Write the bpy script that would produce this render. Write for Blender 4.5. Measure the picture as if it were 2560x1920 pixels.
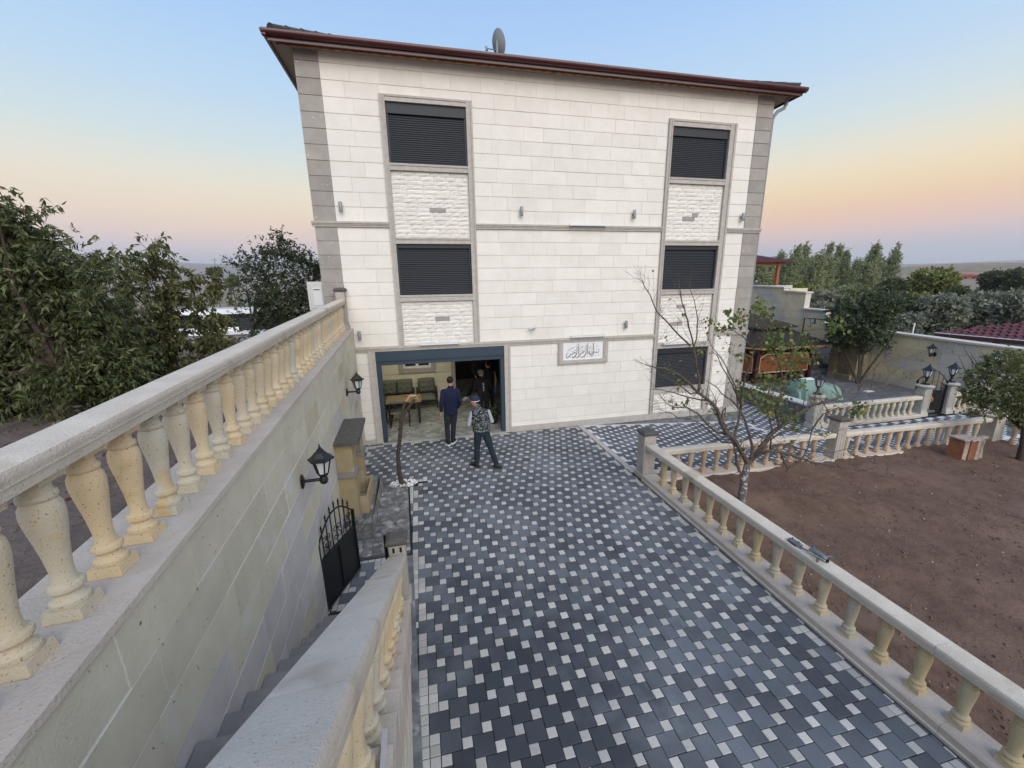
import bpy, math, random
import numpy as np
from mathutils import Vector, Matrix
for _o in list(bpy.data.objects):
    bpy.data.objects.remove(_o)
sc = bpy.context.scene
R = math.radians
rnd = random.Random(11)
nrs = np.random.RandomState(5)

# ------------------------------------------------------------------ camera
EYE = Vector((0, 0, 4.1))
_y, _p, _r = R(12.667), R(-13.867), R(-0.915)
_f = Vector((math.sin(_y)*math.cos(_p), math.cos(_y)*math.cos(_p), math.sin(_p)))
_ri = Vector((math.cos(_y), -math.sin(_y), 0)); _u = _ri.cross(_f)
_r2 = math.cos(_r)*_ri + math.sin(_r)*_u
_u2 = -math.sin(_r)*_ri + math.cos(_r)*_u
cd = bpy.data.cameras.new('camera'); cam = bpy.data.objects.new('camera', cd)
sc.collection.objects.link(cam)
cd.sensor_width = 36; cd.lens = 999.15/2560*36; cd.clip_start = 0.05; cd.clip_end = 60000
m = Matrix((( _r2.x, _u2.x, -_f.x, EYE.x), (_r2.y, _u2.y, -_f.y, EYE.y), (_r2.z, _u2.z, -_f.z, EYE.z), (0, 0, 0, 1)))
cam.matrix_world = m
sc.camera = cam

def pix(px, py, y=None, x=None, z=None):
    """photo pixel -> world point on a plane of known depth / height"""
    d = _f + _r2*((px-1280)/999.15) + _u2*((960-py)/999.15)
    t = (y/d.y) if y is not None else (x/d.x) if x is not None else ((z-4.1)/d.z)
    return EYE + d*t

# ------------------------------------------------------------------ sky, sun, exposure
def lin(c):
    return tuple((v/255/12.92) if v/255 <= 0.04045 else ((v/255+0.055)/1.055)**2.4 for v in c)
EXPO = 0.95
HAZE = 0.00024
w = bpy.data.worlds.new('World'); sc.world = w; w.use_nodes = True
nt = w.node_tree; nt.nodes.clear()
out = nt.nodes.new('ShaderNodeOutputWorld'); bg = nt.nodes.new('ShaderNodeBackground')
tc = nt.nodes.new('ShaderNodeTexCoord'); sx = nt.nodes.new('ShaderNodeSeparateXYZ')
rp = nt.nodes.new('ShaderNodeValToRGB'); rp.color_ramp.interpolation = 'B_SPLINE'
stops = [(0.0, (190, 200, 214)), (0.042, (196, 204, 218)), (0.066, (226, 208, 212)), (0.093, (255, 208, 188)), (0.122, (255, 209, 166)),
         (0.155, (255, 222, 168)), (0.20, (252, 234, 196)), (0.26, (218, 230, 226)), (0.34, (192, 219, 242)), (0.46, (166, 203, 246)), (0.60, (144, 184, 238)), (1.0, (112, 150, 205))]
el = rp.color_ramp.elements
while len(el) < len(stops): el.new(0.5)
for e, (p_, c_) in zip(el, stops):
    e.position = p_; e.color = (*lin(c_), 1)
sky = nt.nodes.new('ShaderNodeTexSky'); sky.sky_type = 'NISHITA'; sky.sun_disc = False
SUN_EL, SUN_AZ = R(34), R(172)          # broad glow of the dusk sky behind the camera
sky.sun_elevation = SUN_EL; sky.sun_rotation = SUN_AZ
skm = nt.nodes.new('ShaderNodeVectorMath'); skm.operation = 'SCALE'; skm.inputs['Scale'].default_value = 0.06
mix = nt.nodes.new('ShaderNodeMix'); mix.data_type = 'RGBA'; mix.inputs['Factor'].default_value = 0.06
L = nt.links.new
L(tc.outputs['Generated'], sx.inputs[0]); L(sx.outputs['Z'], rp.inputs[0])
L(sky.outputs[0], skm.inputs[0]); L(skm.outputs[0], mix.inputs['B'])
# paler blush towards the left of the view
rp2 = nt.nodes.new('ShaderNodeValToRGB'); rp2.color_ramp.interpolation = 'B_SPLINE'
stops2 = [(0.0, (194, 202, 214)), (0.042, (200, 208, 220)), (0.066, (222, 214, 222)), (0.093, (248, 220, 212)), (0.122, (254, 226, 200)), (0.155, (252, 232, 202)), (0.20, (244, 236, 214)),
          (0.26, (214, 230, 230)), (0.34, (190, 219, 242)), (0.46, (164, 202, 246)), (0.60, (144, 184, 238)), (1.0, (112, 150, 205))]
e2_ = rp2.color_ramp.elements
while len(e2_) < len(stops2): e2_.new(0.5)
for e, (p_, c_) in zip(e2_, stops2):
    e.position = p_; e.color = (*lin(c_), 1)
L(sx.outputs['Z'], rp2.inputs[0])
mr_ = nt.nodes.new('ShaderNodeMapRange'); mr_.inputs['From Min'].default_value = -0.7; mr_.inputs['From Max'].default_value = 0.8; mr_.interpolation_type = 'SMOOTHSTEP'; L(sx.outputs['X'], mr_.inputs['Value'])
mx2 = nt.nodes.new('ShaderNodeMix'); mx2.data_type = 'RGBA'; L(mr_.outputs[0], mx2.inputs['Factor']); L(rp2.outputs[0], mx2.inputs['A']); L(rp.outputs[0], mx2.inputs['B']); L(mx2.outputs['Result'], mix.inputs['A'])
L(mix.outputs['Result'], bg.inputs['Color']); bg.inputs['Strength'].default_value = 1.13*2**-EXPO
L(bg.outputs[0], out.inputs[0])
sd = bpy.data.lights.new('sun', 'SUN'); sun = bpy.data.objects.new('sun', sd); sc.collection.objects.link(sun)
sd.energy = 1.76; sd.angle = R(62); sd.color = (1.0, 0.935, 0.85)
sdir = Vector((math.sin(SUN_AZ)*math.cos(SUN_EL), math.cos(SUN_AZ)*math.cos(SUN_EL), math.sin(SUN_EL)))
sun.rotation_euler = sdir.to_track_quat('Z', 'Y').to_euler()
vs = sc.view_settings; vs.view_transform = 'Standard'; vs.look = 'None'; vs.exposure = EXPO; vs.gamma = 1; vs.use_curve_mapping = False
sc.render.engine = 'CYCLES'
sc.cycles.max_bounces = 4; sc.cycles.diffuse_bounces = 3; sc.cycles.glossy_bounces = 2; sc.cycles.transmission_bounces = 2; sc.cycles.volume_bounces = 0

# ------------------------------------------------------------------ helpers
C = sc.collection
def link(o):
    C.objects.link(o); return o
def woff(p):
    v = Vector((0, 0, 0))
    while p is not None:
        v += p.location; p = p.parent
    return v
def tag(o, label=None, cat=None, group=None, kind=None):
    if label: o['label'] = label
    if cat: o['category'] = cat
    if group: o['group'] = group
    if kind: o['kind'] = kind
    return o
def thing(name, label, cat, loc=(0, 0, 0), group=None):
    o = link(bpy.data.objects.new(name, None)); o.location = loc; o.empty_display_size = 0.1
    return tag(o, label, cat, group)
def meshobj(name, me, parent=None, world=True, kind=None):
    o = link(bpy.data.objects.new(name, me))
    if parent is not None:
        if world: o.location = -woff(parent)
        o.parent = parent
    if kind: o['kind'] = kind
    return o
def copy_tree(o, parent=None):
    c = o.copy(); C.objects.link(c); c.parent = parent
    for ch in o.children:
        copy_tree(ch, c)
    return c

class MB:
    def __init__(s): s.v = []; s.f = []; s.m = []
    def add(s, vs, fs, m=0):
        o = len(s.v); s.v += [tuple(q) for q in vs]; s.f += [tuple(i+o for i in f) for f in fs]; s.m += [m]*len(fs); return s
    def hexa(s, p, m=0):   # p: 4 bottom ccw, 4 top ccw
        return s.add(p, [(3, 2, 1, 0), (4, 5, 6, 7), (0, 1, 5, 4), (1, 2, 6, 5), (2, 3, 7, 6), (3, 0, 4, 7)], m)
    def box(s, x0, x1, y0, y1, z0, z1, m=0):
        return s.hexa([(x0, y0, z0), (x1, y0, z0), (x1, y1, z0), (x0, y1, z0), (x0, y0, z1), (x1, y0, z1), (x1, y1, z1), (x0, y1, z1)], m)
    def frust(s, x0, x1, y0, y1, z0, z1, i, m=0):
        return s.hexa([(x0, y0, z0), (x1, y0, z0), (x1, y1, z0), (x0, y1, z0), (x0+i, y0+i, z1), (x1-i, y0+i, z1), (x1-i, y1-i, z1), (x0+i, y1-i, z1)], m)
    def obox(s, a, b, w, h, m=0, up=(0, 0, 1)):   # bar from a to b
        a = Vector(a); b = Vector(b); d = (b-a).normalized(); u = Vector(up)
        sd_ = d.cross(u)
        if sd_.length < 1e-4: sd_ = d.cross(Vector((0, 1, 0)))
        sd_.normalize(); u2 = sd_.cross(d)
        q = [(-1, -1), (1, -1), (1, 1), (-1, 1)]
        return s.add([a+sd_*(i*w/2)+u2*(j*h/2) for i, j in q]+[b+sd_*(i*w/2)+u2*(j*h/2) for i, j in q],
                     [(3, 2, 1, 0), (4, 5, 6, 7), (0, 1, 5, 4), (1, 2, 6, 5), (2, 3, 7, 6), (3, 0, 4, 7)], m)
    def prism(s, poly, fa, fb, m=0):   # poly of 2d pts; fa, fb map (u,v)->xyz
        n = len(poly)
        return s.add([fa(*q) for q in poly]+[fb(*q) for q in poly],
                     [tuple(range(n-1, -1, -1)), tuple(range(n, 2*n))]+[(i, (i+1) % n, n+(i+1) % n, n+i) for i in range(n)], m)
    def lathe(s, prof, c=(0, 0, 0), n=16, m=0, ph=0.0, ax='Z', sx=1, sy=1):
        vs = []; fs = []
        for r, z in prof:
            for k in range(n):
                a = 2*math.pi*k/n+ph
                q = (r*math.cos(a)*sx, r*math.sin(a)*sy, z)
                if ax == 'Y': q = (q[0], q[2], q[1])
                elif ax == 'X': q = (q[2], q[0], q[1])
                vs.append((c[0]+q[0], c[1]+q[1], c[2]+q[2]))
        k_ = len(prof)
        for j in range(k_-1):
            for k in range(n):
                fs.append((j*n+k, j*n+(k+1) % n, (j+1)*n+(k+1) % n, (j+1)*n+k))
        fs.append(tuple(range(n-1, -1, -1))); fs.append(tuple((k_-1)*n+k for k in range(n)))
        return s.add(vs, fs, m)
    def tube(s, pts, rad, n=8, m=0):
        pts = [Vector(p) for p in pts]
        if not isinstance(rad, (list, tuple)): rad = [rad]*len(pts)
        vs = []; fs = []; ref = None
        for i, p in enumerate(pts):
            d = (pts[min(i+1, len(pts)-1)]-pts[max(i-1, 0)]).normalized()
            if ref is None or abs(ref.dot(d)) > 0.98:
                ref = Vector((0, 0, 1)) if abs(d.z) < 0.9 else Vector((1, 0, 0))
            u = d.cross(ref).normalized(); v = u.cross(d); ref = v.cross(d)*0+v
            r = rad[i]; ra, rb = r if isinstance(r, tuple) else (r, r)
            for k in range(n):
                a = 2*math.pi*k/n
                vs.append(p+u*(ra*math.cos(a))+v*(rb*math.sin(a)))
        for j in range(len(pts)-1):
            for k in range(n):
                fs.append((j*n+k, j*n+(k+1) % n, (j+1)*n+(k+1) % n, (j+1)*n+k))
        fs.append(tuple(range(n-1, -1, -1))); e = (len(pts)-1)*n; fs.append(tuple(e+k for k in range(n)))
        return s.add(vs, fs, m)
    def sweep(s, prof, a, b, side, m=0, up=(0, 0, 1)):  # profile (u along side, v up) extruded a->b
        a = Vector(a); b = Vector(b); side = Vector(side); up = Vector(up)
        return s.prism(prof, lambda u, v: a+side*u+up*v, lambda u, v: b+side*u+up*v, m)
    def mesh(s, name, mat, smooth=False):
        me = bpy.data.meshes.new(name); me.from_pydata(s.v, [], s.f)
        for q in (mat if isinstance(mat, (list, tuple)) else [mat]): me.materials.append(q)
        if isinstance(mat, (list, tuple)) and len(mat) > 1: me.polygons.foreach_set('material_index', s.m)
        if smooth:
            me.polygons.foreach_set('use_smooth', [True]*len(me.polygons))
            try: me.set_sharp_from_angle(angle=R(38))
            except Exception: pass
        me.update(); return me
    def build(s, name, mat, parent=None, smooth=False, world=True, kind=None):
        return meshobj(name, s.mesh(name, mat, smooth), parent, world, kind)

# ------------------------------------------------------------------ materials
def mat(name, col, col2=None, scale=6.0, rough=0.85, rv=0.0, ramp=None, speck=None, sscale=90.0, sthr=0.7, bump=0.0, bscale=60.0,
        metal=0.0, spec=0.3, stain=None, stscale=1.2, stthr=0.55, stw=0.15, trans=0.0, emit=0.0, coat=0.0, detail=4.0, isl=True):
    m_ = bpy.data.materials.new(name); m_.use_nodes = True
    t = m_.node_tree; N = t.nodes; K = t.links.new
    bs = N['Principled BSDF']; bs.inputs['Roughness'].default_value = rough; bs.inputs['Metallic'].default_value = metal
    bs.inputs['Specular IOR Level'].default_value = spec
    if coat: bs.inputs['Coat Weight'].default_value = coat
    geo = N.new('ShaderNodeNewGeometry'); pos = geo.outputs['Position']
    def noise(sc_, det=detail, ro=0.55):
        n = N.new('ShaderNodeTexNoise'); n.inputs['Scale'].default_value = sc_; n.inputs['Detail'].default_value = det
        n.inputs['Roughness'].default_value = ro; K(pos, n.inputs['Vector']); return n.outputs['Fac']
    def mixc(f, a, b):
        x = N.new('ShaderNodeMix'); x.data_type = 'RGBA'
        for s_, v in (('Factor', f), ('A', a), ('B', b)):
            if isinstance(v, (int, float)): x.inputs[s_].default_value = v
            elif isinstance(v, tuple): x.inputs[s_].default_value = (*v, 1)
            else: K(v, x.inputs[s_])
        return x.outputs['Result']
    def mrange(v, a, b, c=0.0, d=1.0):
        x = N.new('ShaderNodeMapRange'); K(v, x.inputs['Value'])
        x.inputs['From Min'].default_value = a; x.inputs['From Max'].default_value = b
        x.inputs['To Min'].default_value = c; x.inputs['To Max'].default_value = d
        return x.outputs['Result']
    c = col
    rv_out = None
    if rv or ramp:
        oi = N.new('ShaderNodeObjectInfo')
        ad = N.new('ShaderNodeMath'); ad.operation = 'ADD'; K(oi.outputs['Random'], ad.inputs[0]); ad.inputs[1].default_value = 0.0
        if isl: K(geo.outputs['Random Per Island'], ad.inputs[1])
        fr = N.new('ShaderNodeMath'); fr.operation = 'FRACT'; K(ad.outputs[0], fr.inputs[0]); rv_out = fr.outputs[0]
    if ramp:
        cr = N.new('ShaderNodeValToRGB'); cr.color_ramp.interpolation = 'LINEAR'
        e = cr.color_ramp.elements
        while len(e) < len(ramp): e.new(0.5)
        for k, (q, cc) in enumerate(zip(e, ramp)):
            q.position = k/(len(ramp)-1); q.color = (*cc, 1)
        K(rv_out, cr.inputs[0]); c = cr.outputs[0]
    if col2 is not None:
        c = mixc(mrange(noise(scale), 0.35, 0.65), c, col2)
    if stain:
        c = mixc(mrange(noise(stscale, 3.0), stthr, stthr+stw), c, stain)
    if speck:
        c = mixc(mrange(noise(sscale, 1.0), sthr, sthr+0.04), c, speck)
    if rv:
        h = N.new('ShaderNodeHueSaturation'); K(c, h.inputs['Color']) if not isinstance(c, tuple) else setattr(h.inputs['Color'], 'default_value', (*c, 1))
        K(mrange(rv_out, 0, 1, 1-rv, 1+rv), h.inputs['Value']); c = h.outputs[0]
    if isinstance(c, tuple): bs.inputs['Base Color'].default_value = (*c, 1)
    else: K(c, bs.inputs['Base Color'])
    if emit:
        bs.inputs['Emission Color'].default_value = (*col, 1); bs.inputs['Emission Strength'].default_value = emit
    if bump:
        b = N.new('ShaderNodeBump'); b.inputs['Strength'].default_value = bump; b.inputs['Distance'].default_value = 0.02
        K(noise(bscale, 5.0, 0.6), b.inputs['Height']); K(b.outputs[0], bs.inputs['Normal'])
    if trans:
        tr = N.new('ShaderNodeBsdfTranslucent'); mx = N.new('ShaderNodeMixShader'); mx.inputs[0].default_value = trans
        if isinstance(c, tuple): tr.inputs[0].default_value = (*c, 1)
        else: K(c, tr.inputs[0])
        K(bs.outputs[0], mx.inputs[1]); K(tr.outputs[0], mx.inputs[2]); K(mx.outputs[0], N['Material Output'].inputs['Surface'])
    return m_

S = lin
M = {}
M['facade'] = mat('facade_stone', (0.765, 0.73, 0.675), (0.73, 0.69, 0.63), 3.0, 0.9, rv=0.035, speck=(0.45, 0.41, 0.36), sscale=45, sthr=0.69, bump=0.25, bscale=70, stain=(0.70, 0.66, 0.60), stscale=0.8, stthr=0.58, stw=0.2)
M['joint'] = mat('mortar_joint', (0.58, 0.53, 0.47), rough=0.95)
M['quoin'] = mat('quoin_stone', (0.36, 0.33, 0.30), (0.31, 0.283, 0.26), 4.0, 0.9, rv=0.10, speck=(0.62, 0.6, 0.58), sscale=14, sthr=0.74, bump=0.35, bscale=60)
M['trim'] = mat('trim_stone', (0.47, 0.435, 0.395), (0.40, 0.37, 0.335), 9.0, 0.9, rv=0.05, speck=(0.22, 0.2, 0.19), sscale=60, sthr=0.70, bump=0.3)
M['split'] = mat('split_stone', (0.78, 0.745, 0.69), (0.73, 0.69, 0.63), 20, 0.95, rv=0.06, bump=0.7, bscale=55)
M['grey_insert'] = mat('grey_insert', (0.36, 0.33, 0.31), (0.28, 0.26, 0.25), 20, 0.9)
M['anthracite'] = mat('anthracite_metal', (0.017, 0.021, 0.028), rough=0.5, spec=0.4)
M['garage_blue'] = mat('blue_grey_metal', (0.030, 0.050, 0.072), rough=0.45, spec=0.4)
M['gutter'] = mat('maroon_gutter', (0.062, 0.009, 0.009), rough=0.35, spec=0.5, coat=0.2)
M['wood_trim'] = mat('orange_timber', (0.34, 0.12, 0.05), (0.22, 0.075, 0.03), 12, 0.7, bump=0.3, bscale=30)
M['soffit'] = mat('soffit_board', (0.40, 0.33, 0.24), rough=0.8)
M['tile_roof'] = mat('dark_roof_tile', (0.10, 0.085, 0.085), (0.06, 0.05, 0.05), 6, 0.7, rv=0.25)
M['rail'] = mat('rail_stone', (0.64, 0.57, 0.475), (0.57, 0.50, 0.41), 5, 0.9, rv=0.05, speck=(0.33, 0.29, 0.245), sscale=130, sthr=0.675, bump=0.4, bscale=90, stain=(0.40, 0.33, 0.25), stscale=2.2, stthr=0.60, stw=0.15)
M['coping'] = mat('coping_stone', (0.55, 0.48, 0.41), (0.475, 0.41, 0.35), 4, 0.92, rv=0.06, speck=(0.30, 0.26, 0.22), sscale=110, sthr=0.68, bump=0.4, stain=(0.56, 0.55, 0.52), stscale=3, stthr=0.63)
M['baluster'] = mat('yellow_baluster_stone', (0.6, 0.46, 0.28), None, rough=0.92, ramp=[(0.66, 0.53, 0.34), (0.64, 0.55, 0.40), (0.66, 0.54, 0.36), (0.53, 0.50, 0.41), (0.67, 0.55, 0.37), (0.65, 0.50, 0.30), (0.66, 0.57, 0.42)], rv=0.05, speck=(0.30, 0.21, 0.12), sscale=105, sthr=0.675, bump=0.4, bscale=110, stain=(0.58, 0.42, 0.22), stscale=5, stthr=0.60, stw=0.12, isl=False)
M['baluster_pale'] = mat('pale_baluster_stone', (0.5, 0.4, 0.26), None, rough=0.92, ramp=[(0.50, 0.40, 0.24), (0.52, 0.42, 0.25), (0.46, 0.39, 0.27), (0.42, 0.38, 0.30), (0.54, 0.44, 0.28)], rv=0.05, speck=(0.2, 0.15, 0.1), sscale=60, sthr=0.71, bump=0.4, bscale=110, stain=(0.42, 0.30, 0.17), stscale=5, stthr=0.62, isl=False)
M['baluster_rust'] = mat('rust_baluster_stone', (0.4, 0.22, 0.12), None, rough=0.92, ramp=[(0.42, 0.30, 0.205), (0.47, 0.36, 0.25), (0.40, 0.28, 0.19), (0.52, 0.43, 0.32), (0.44, 0.32, 0.22)], rv=0.06, bump=0.4, bscale=110, isl=False)
M['cream_baluster'] = mat('cream_baluster_stone', (0.55, 0.49, 0.37), None, rough=0.92, ramp=[(0.55, 0.49, 0.37), (0.60, 0.52, 0.36), (0.5, 0.46, 0.37)], rv=0.05, isl=False)
M['slab_green'] = mat('green_grey_slab', (0.63, 0.585, 0.46), (0.565, 0.525, 0.41), 4, 0.92, rv=0.07, speck=(0.12, 0.11, 0.09), sscale=32, sthr=0.735, bump=0.3, bscale=80, stain=(0.62, 0.61, 0.54), stscale=2.5, stthr=0.60)
M['slab_lavender'] = mat('lavender_slab', (0.58, 0.55, 0.52), (0.52, 0.49, 0.465), 4, 0.92, rv=0.07, speck=(0.2, 0.19, 0.19), sscale=32, sthr=0.745, bump=0.3, bscale=80, stain=(0.62, 0.605, 0.58), stscale=2.5, stthr=0.60)
M['slab_yellow'] = mat('yellow_slab', (0.54, 0.48, 0.335), (0.49, 0.44, 0.32), 4, 0.92, rv=0.08, speck=(0.15, 0.12, 0.08), sscale=32, sthr=0.74, bump=0.3, bscale=80, stain=(0.54, 0.51, 0.42), stscale=3, stthr=0.56)
M['grout'] = mat('pale_grout', (0.80, 0.78, 0.72), rough=0.95, bump=0.3)
M['paver_dark'] = mat('dark_paver', (0.150, 0.163, 0.180), (0.084, 0.094, 0.109), 0.6, 0.82, rv=0.30, speck=(0.26, 0.27, 0.28), sscale=70, sthr=0.73, bump=0.35, bscale=160, stain=(0.055, 0.062, 0.075), stscale=1.6, stthr=0.60, stw=0.2)
M['paver_white'] = mat('pale_paver', (0.52, 0.50, 0.465), (0.43, 0.415, 0.385), 1.2, 0.9, rv=0.14, speck=(0.3, 0.28, 0.25), sscale=60, sthr=0.68, bump=0.35, bscale=160)
M['paver_joint'] = mat('paver_joint_sand', (0.022, 0.025, 0.029), rough=0.95)
M['cement'] = mat('cement_strip', (0.22, 0.225, 0.23), (0.12, 0.125, 0.13), 7, 0.92, stain=(0.5, 0.5, 0.5), stscale=4, stthr=0.62, bump=0.4)
M['step'] = mat('step_stone', (0.26, 0.25, 0.24), (0.20, 0.19, 0.185), 6, 0.9, rv=0.08, speck=(0.1, 0.09, 0.09), bump=0.4)
M['dark_cap'] = mat('dark_basalt_cap', (0.12, 0.11, 0.10), (0.09, 0.08, 0.075), 14, 0.9, speck=(0.03, 0.03, 0.03), sscale=80, sthr=0.68, bump=0.5)
M['newel'] = mat('newel_stone', (0.44, 0.405, 0.36), (0.36, 0.33, 0.29), 6, 0.92, speck=(0.17, 0.15, 0.14), bump=0.4)
M['black_iron'] = mat('black_iron', (0.008, 0.008, 0.009), rough=0.42, spec=0.45)
M['lantern_black'] = mat('lantern_black', (0.010, 0.010, 0.011), rough=0.38, spec=0.5)
M['frost'] = mat('frosted_pane', (0.86, 0.87, 0.90), rough=0.35, spec=0.4, trans=0.25)
M['gold'] = mat('gold_boss', (0.35, 0.16, 0.03), rough=0.4, metal=0.4)
M['tan_stone'] = mat('tan_fountain_stone', (0.36, 0.29, 0.17), (0.31, 0.25, 0.15), 5, 0.92, speck=(0.17, 0.12, 0.07), stain=(0.40, 0.365, 0.28), stscale=2.4, stthr=0.56, bump=0.35)
M['grey_stone'] = mat('grey_fountain_stone', (0.26, 0.245, 0.225), (0.21, 0.2, 0.185), 8, 0.92, bump=0.4)
M['slate'] = mat('crazy_paving_slate', (0.22, 0.215, 0.21), (0.13, 0.128, 0.127), 9, 0.55, rv=0.3, stain=(0.38, 0.375, 0.37), stscale=7, stthr=0.55, stw=0.08, bump=0.2)
M['bark'] = mat('bark', (0.085, 0.062, 0.048), (0.045, 0.034, 0.028), 30, 0.95, bump=0.9, bscale=50)
M['bark_grey'] = mat('grey_bark', (0.135, 0.105, 0.09), (0.075, 0.057, 0.048), 25, 0.95, bump=0.8, bscale=60)
M['whitewash'] = mat('whitewashed_bark', (0.17, 0.155, 0.15), (0.10, 0.09, 0.085), 25, 0.95, stain=(0.55, 0.53, 0.51), stscale=22, stthr=0.55, stw=0.06, bump=0.8, bscale=60)
M['cut_wood'] = mat('cut_wood', (0.55, 0.36, 0.20), (0.42, 0.2, 0.1), 12, 0.85)
M['soil'] = mat('brown_soil', (0.155, 0.095, 0.066), (0.112, 0.068, 0.048), 5, 0.98, speck=(0.18, 0.13, 0.10), sscale=40, sthr=0.70, bump=1.0, bscale=17, stain=(0.178, 0.114, 0.081), stscale=0.9, stthr=0.5, stw=0.2)
M['terrace_soil'] = mat('terrace_soil', (0.15, 0.115, 0.098), (0.105, 0.08, 0.068), 5, 0.98, speck=(0.17, 0.14, 0.12), sscale=28, sthr=0.69, bump=1.0, bscale=22)
M['pebble'] = mat('white_pebble', (0.72, 0.71, 0.69), rough=0.8, rv=0.12)
M['clod'] = mat('soil_clod', (0.150, 0.092, 0.064), rough=0.98, rv=0.28)
M['chip'] = mat('pale_chip', (0.36, 0.31, 0.26), rough=0.95, rv=0.3)
M['red_leaf'] = mat('fallen_red_leaf', (0.085, 0.022, 0.018), rough=0.8, rv=0.3)
M['black_cloth'] = mat('black_cloth', (0.012, 0.012, 0.014), rough=0.95)
M['white'] = mat('white_paint', (0.78, 0.78, 0.78), rough=0.5)
M['alu'] = mat('aluminium', (0.62, 0.65, 0.70), rough=0.35, metal=0.6)
M['grey_lamp'] = mat('grey_lamp_metal', (0.28, 0.30, 0.31), rough=0.45, metal=0.3)
M['glass_dark'] = mat('dark_glass', (0.012, 0.014, 0.016), rough=0.08, spec=0.6)
M['skin'] = mat('skin', (0.42, 0.24, 0.17), rough=0.6)
M['hair'] = mat('dark_hair', (0.012, 0.010, 0.010), rough=0.7)

def oil_patch(m_, centre, rad, col, amt):
    """irregular oily patch with its own place on the driveway"""
    t = m_.node_tree; N = t.nodes; K = t.links.new; bs = N['Principled BSDF']; src = bs.inputs['Base Color'].links[0].from_socket
    g = N.new('ShaderNodeNewGeometry'); mp = N.new('ShaderNodeMapping'); mp.inputs['Location'].default_value = (-centre[0]/rad[0], -centre[1]/rad[1], 0); mp.inputs['Scale'].default_value = (1/rad[0], 1/rad[1], 1); K(g.outputs['Position'], mp.inputs[0])
    ln = N.new('ShaderNodeVectorMath'); ln.operation = 'LENGTH'; K(mp.outputs[0], ln.inputs[0])
    ns = N.new('ShaderNodeTexNoise'); ns.inputs['Scale'].default_value = 2.2; ns.inputs['Detail'].default_value = 6; K(g.outputs['Position'], ns.inputs['Vector'])
    ad = N.new('ShaderNodeMath'); ad.operation = 'MULTIPLY_ADD'; ad.inputs[1].default_value = 1.7; ad.inputs[2].default_value = -0.85; K(ns.outputs['Fac'], ad.inputs[0])
    sm = N.new('ShaderNodeMath'); sm.operation = 'ADD'; K(ln.outputs['Value'], sm.inputs[0]); K(ad.outputs[0], sm.inputs[1])
    mr = N.new('ShaderNodeMapRange'); mr.inputs['From Min'].default_value = 1.15; mr.inputs['From Max'].default_value = 0.35; mr.inputs['To Max'].default_value = amt; K(sm.outputs[0], mr.inputs['Value'])
    x = N.new('ShaderNodeMix'); x.data_type = 'RGBA'; K(mr.outputs[0], x.inputs['Factor']); K(src, x.inputs['A']); x.inputs['B'].default_value = (*col, 1); K(x.outputs['Result'], bs.inputs['Base Color'])
oil_patch(M['paver_dark'], (0.85, 3.0), (1.45, 2.1), (0.026, 0.031, 0.040), 0.72)
# ================================================================== HOUSE
D = 10.69
HX0, HX1, HZ = -2.25, 10.0, 9.14
house = thing('stone_house', 'three storey cream stone house with grey corner stones, dark shutters and open garage', 'house', (3.9, D+5, 0))
# carcass: hollow around the garage room, dark room beyond
cw = MB()
yb = D+12
cw.box(HX0, -1.66, D+0.11, D+0.3, -0.7, HZ)
cw.box(-1.66, -1.19, D+0.11, D+0.3, 0, HZ)
cw.box(-1.19, 2.19, D+0.205, D+0.3, 2.5, HZ)
cw.box(2.19, HX1, D+0.11, D+0.3, -0.7, HZ)
for _b in ((HX0, -1.37, -0.7, HZ), (-1.37, -0.56, 2.45, HZ), (1.52, 2.35, 2.45, HZ), (2.35, 6.78, -0.7, HZ), (8.85, HX1, -0.7, HZ), (-0.56, 1.52, 8.3, HZ), (6.78, 8.85, 8.28, HZ), (6.78, 8.85, -0.7, 0.13), (-0.56, 1.52, 2.45, 2.63)):
    cw.box(_b[0], _b[1], D+0.0085, D+0.109, _b[2], _b[3])
cw.box(HX0, HX0+0.3, D+0.3, yb, -0.7, HZ); cw.box(HX1-0.3, HX1, D+0.3, yb, -0.7, HZ)
cw.box(HX0+0.3, HX1-0.3, yb-0.3, yb, -0.7, HZ)
cw.box(HX0+0.3, HX1-0.3, D+0.3, yb-0.3, 2.66, 2.9)          # garage ceiling slab
cw.box(-1.95, -1.65, D+0.3, yb-0.3, -0.02, 2.66)              # garage left wall
cw.box(3.3, 3.5, D+0.3, yb-0.3, -0.02, 2.66)
cw.build('wall_core', M['joint'], house)

def fillrows(x0, x1, z0, z1, h, holes, top_down=False, wmin=0.42, wmax=0.92, first=None):
    rows = []
    z = z1 if top_down else z0
    while (z-z0 > 0.03) if top_down else (z1-z > 0.03):
        a, b = (max(z-h, z0), z) if top_down else (z, min(z+h, z1)); z = a if top_down else b
        iv = [(x0, x1)]
        for hx0, hx1, hz0, hz1 in holes:
            if hz0 < b-0.02 and hz1 > a+0.02:
                nv = []
                for p, q in iv:
                    if hx1 <= p or hx0 >= q: nv.append((p, q)); continue
                    if hx0 > p+0.01: nv.append((p, hx0))
                    if hx1 < q-0.01: nv.append((hx1, q))
                    if b-hz1 > 0.04: rows += [(max(p, hx0), (max(p, hx0)+min(q, hx1))/2-.11, hz1, b), ((max(p, hx0)+min(q, hx1))/2-.11, min(q, hx1), hz1, b)]
                iv = nv
        for p, q in iv:
            x = p
            while x < q-0.01:
                wd = rnd.uniform(wmin, wmax)
                e = x+wd
                if q-e < 0.3: e = q if q-x < 1.05 else (x+q)/2
                rows.append((x, min(e, q), a, b)); x = e
    return rows
WL = (-0.57, 1.53, 2.62, 8.33); WR = (6.77, 8.86, 0.10, 8.31); GA = (-1.36, 2.36, -0.1, 2.62)
holes = [WL, WR, GA]
blk = []
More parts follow.
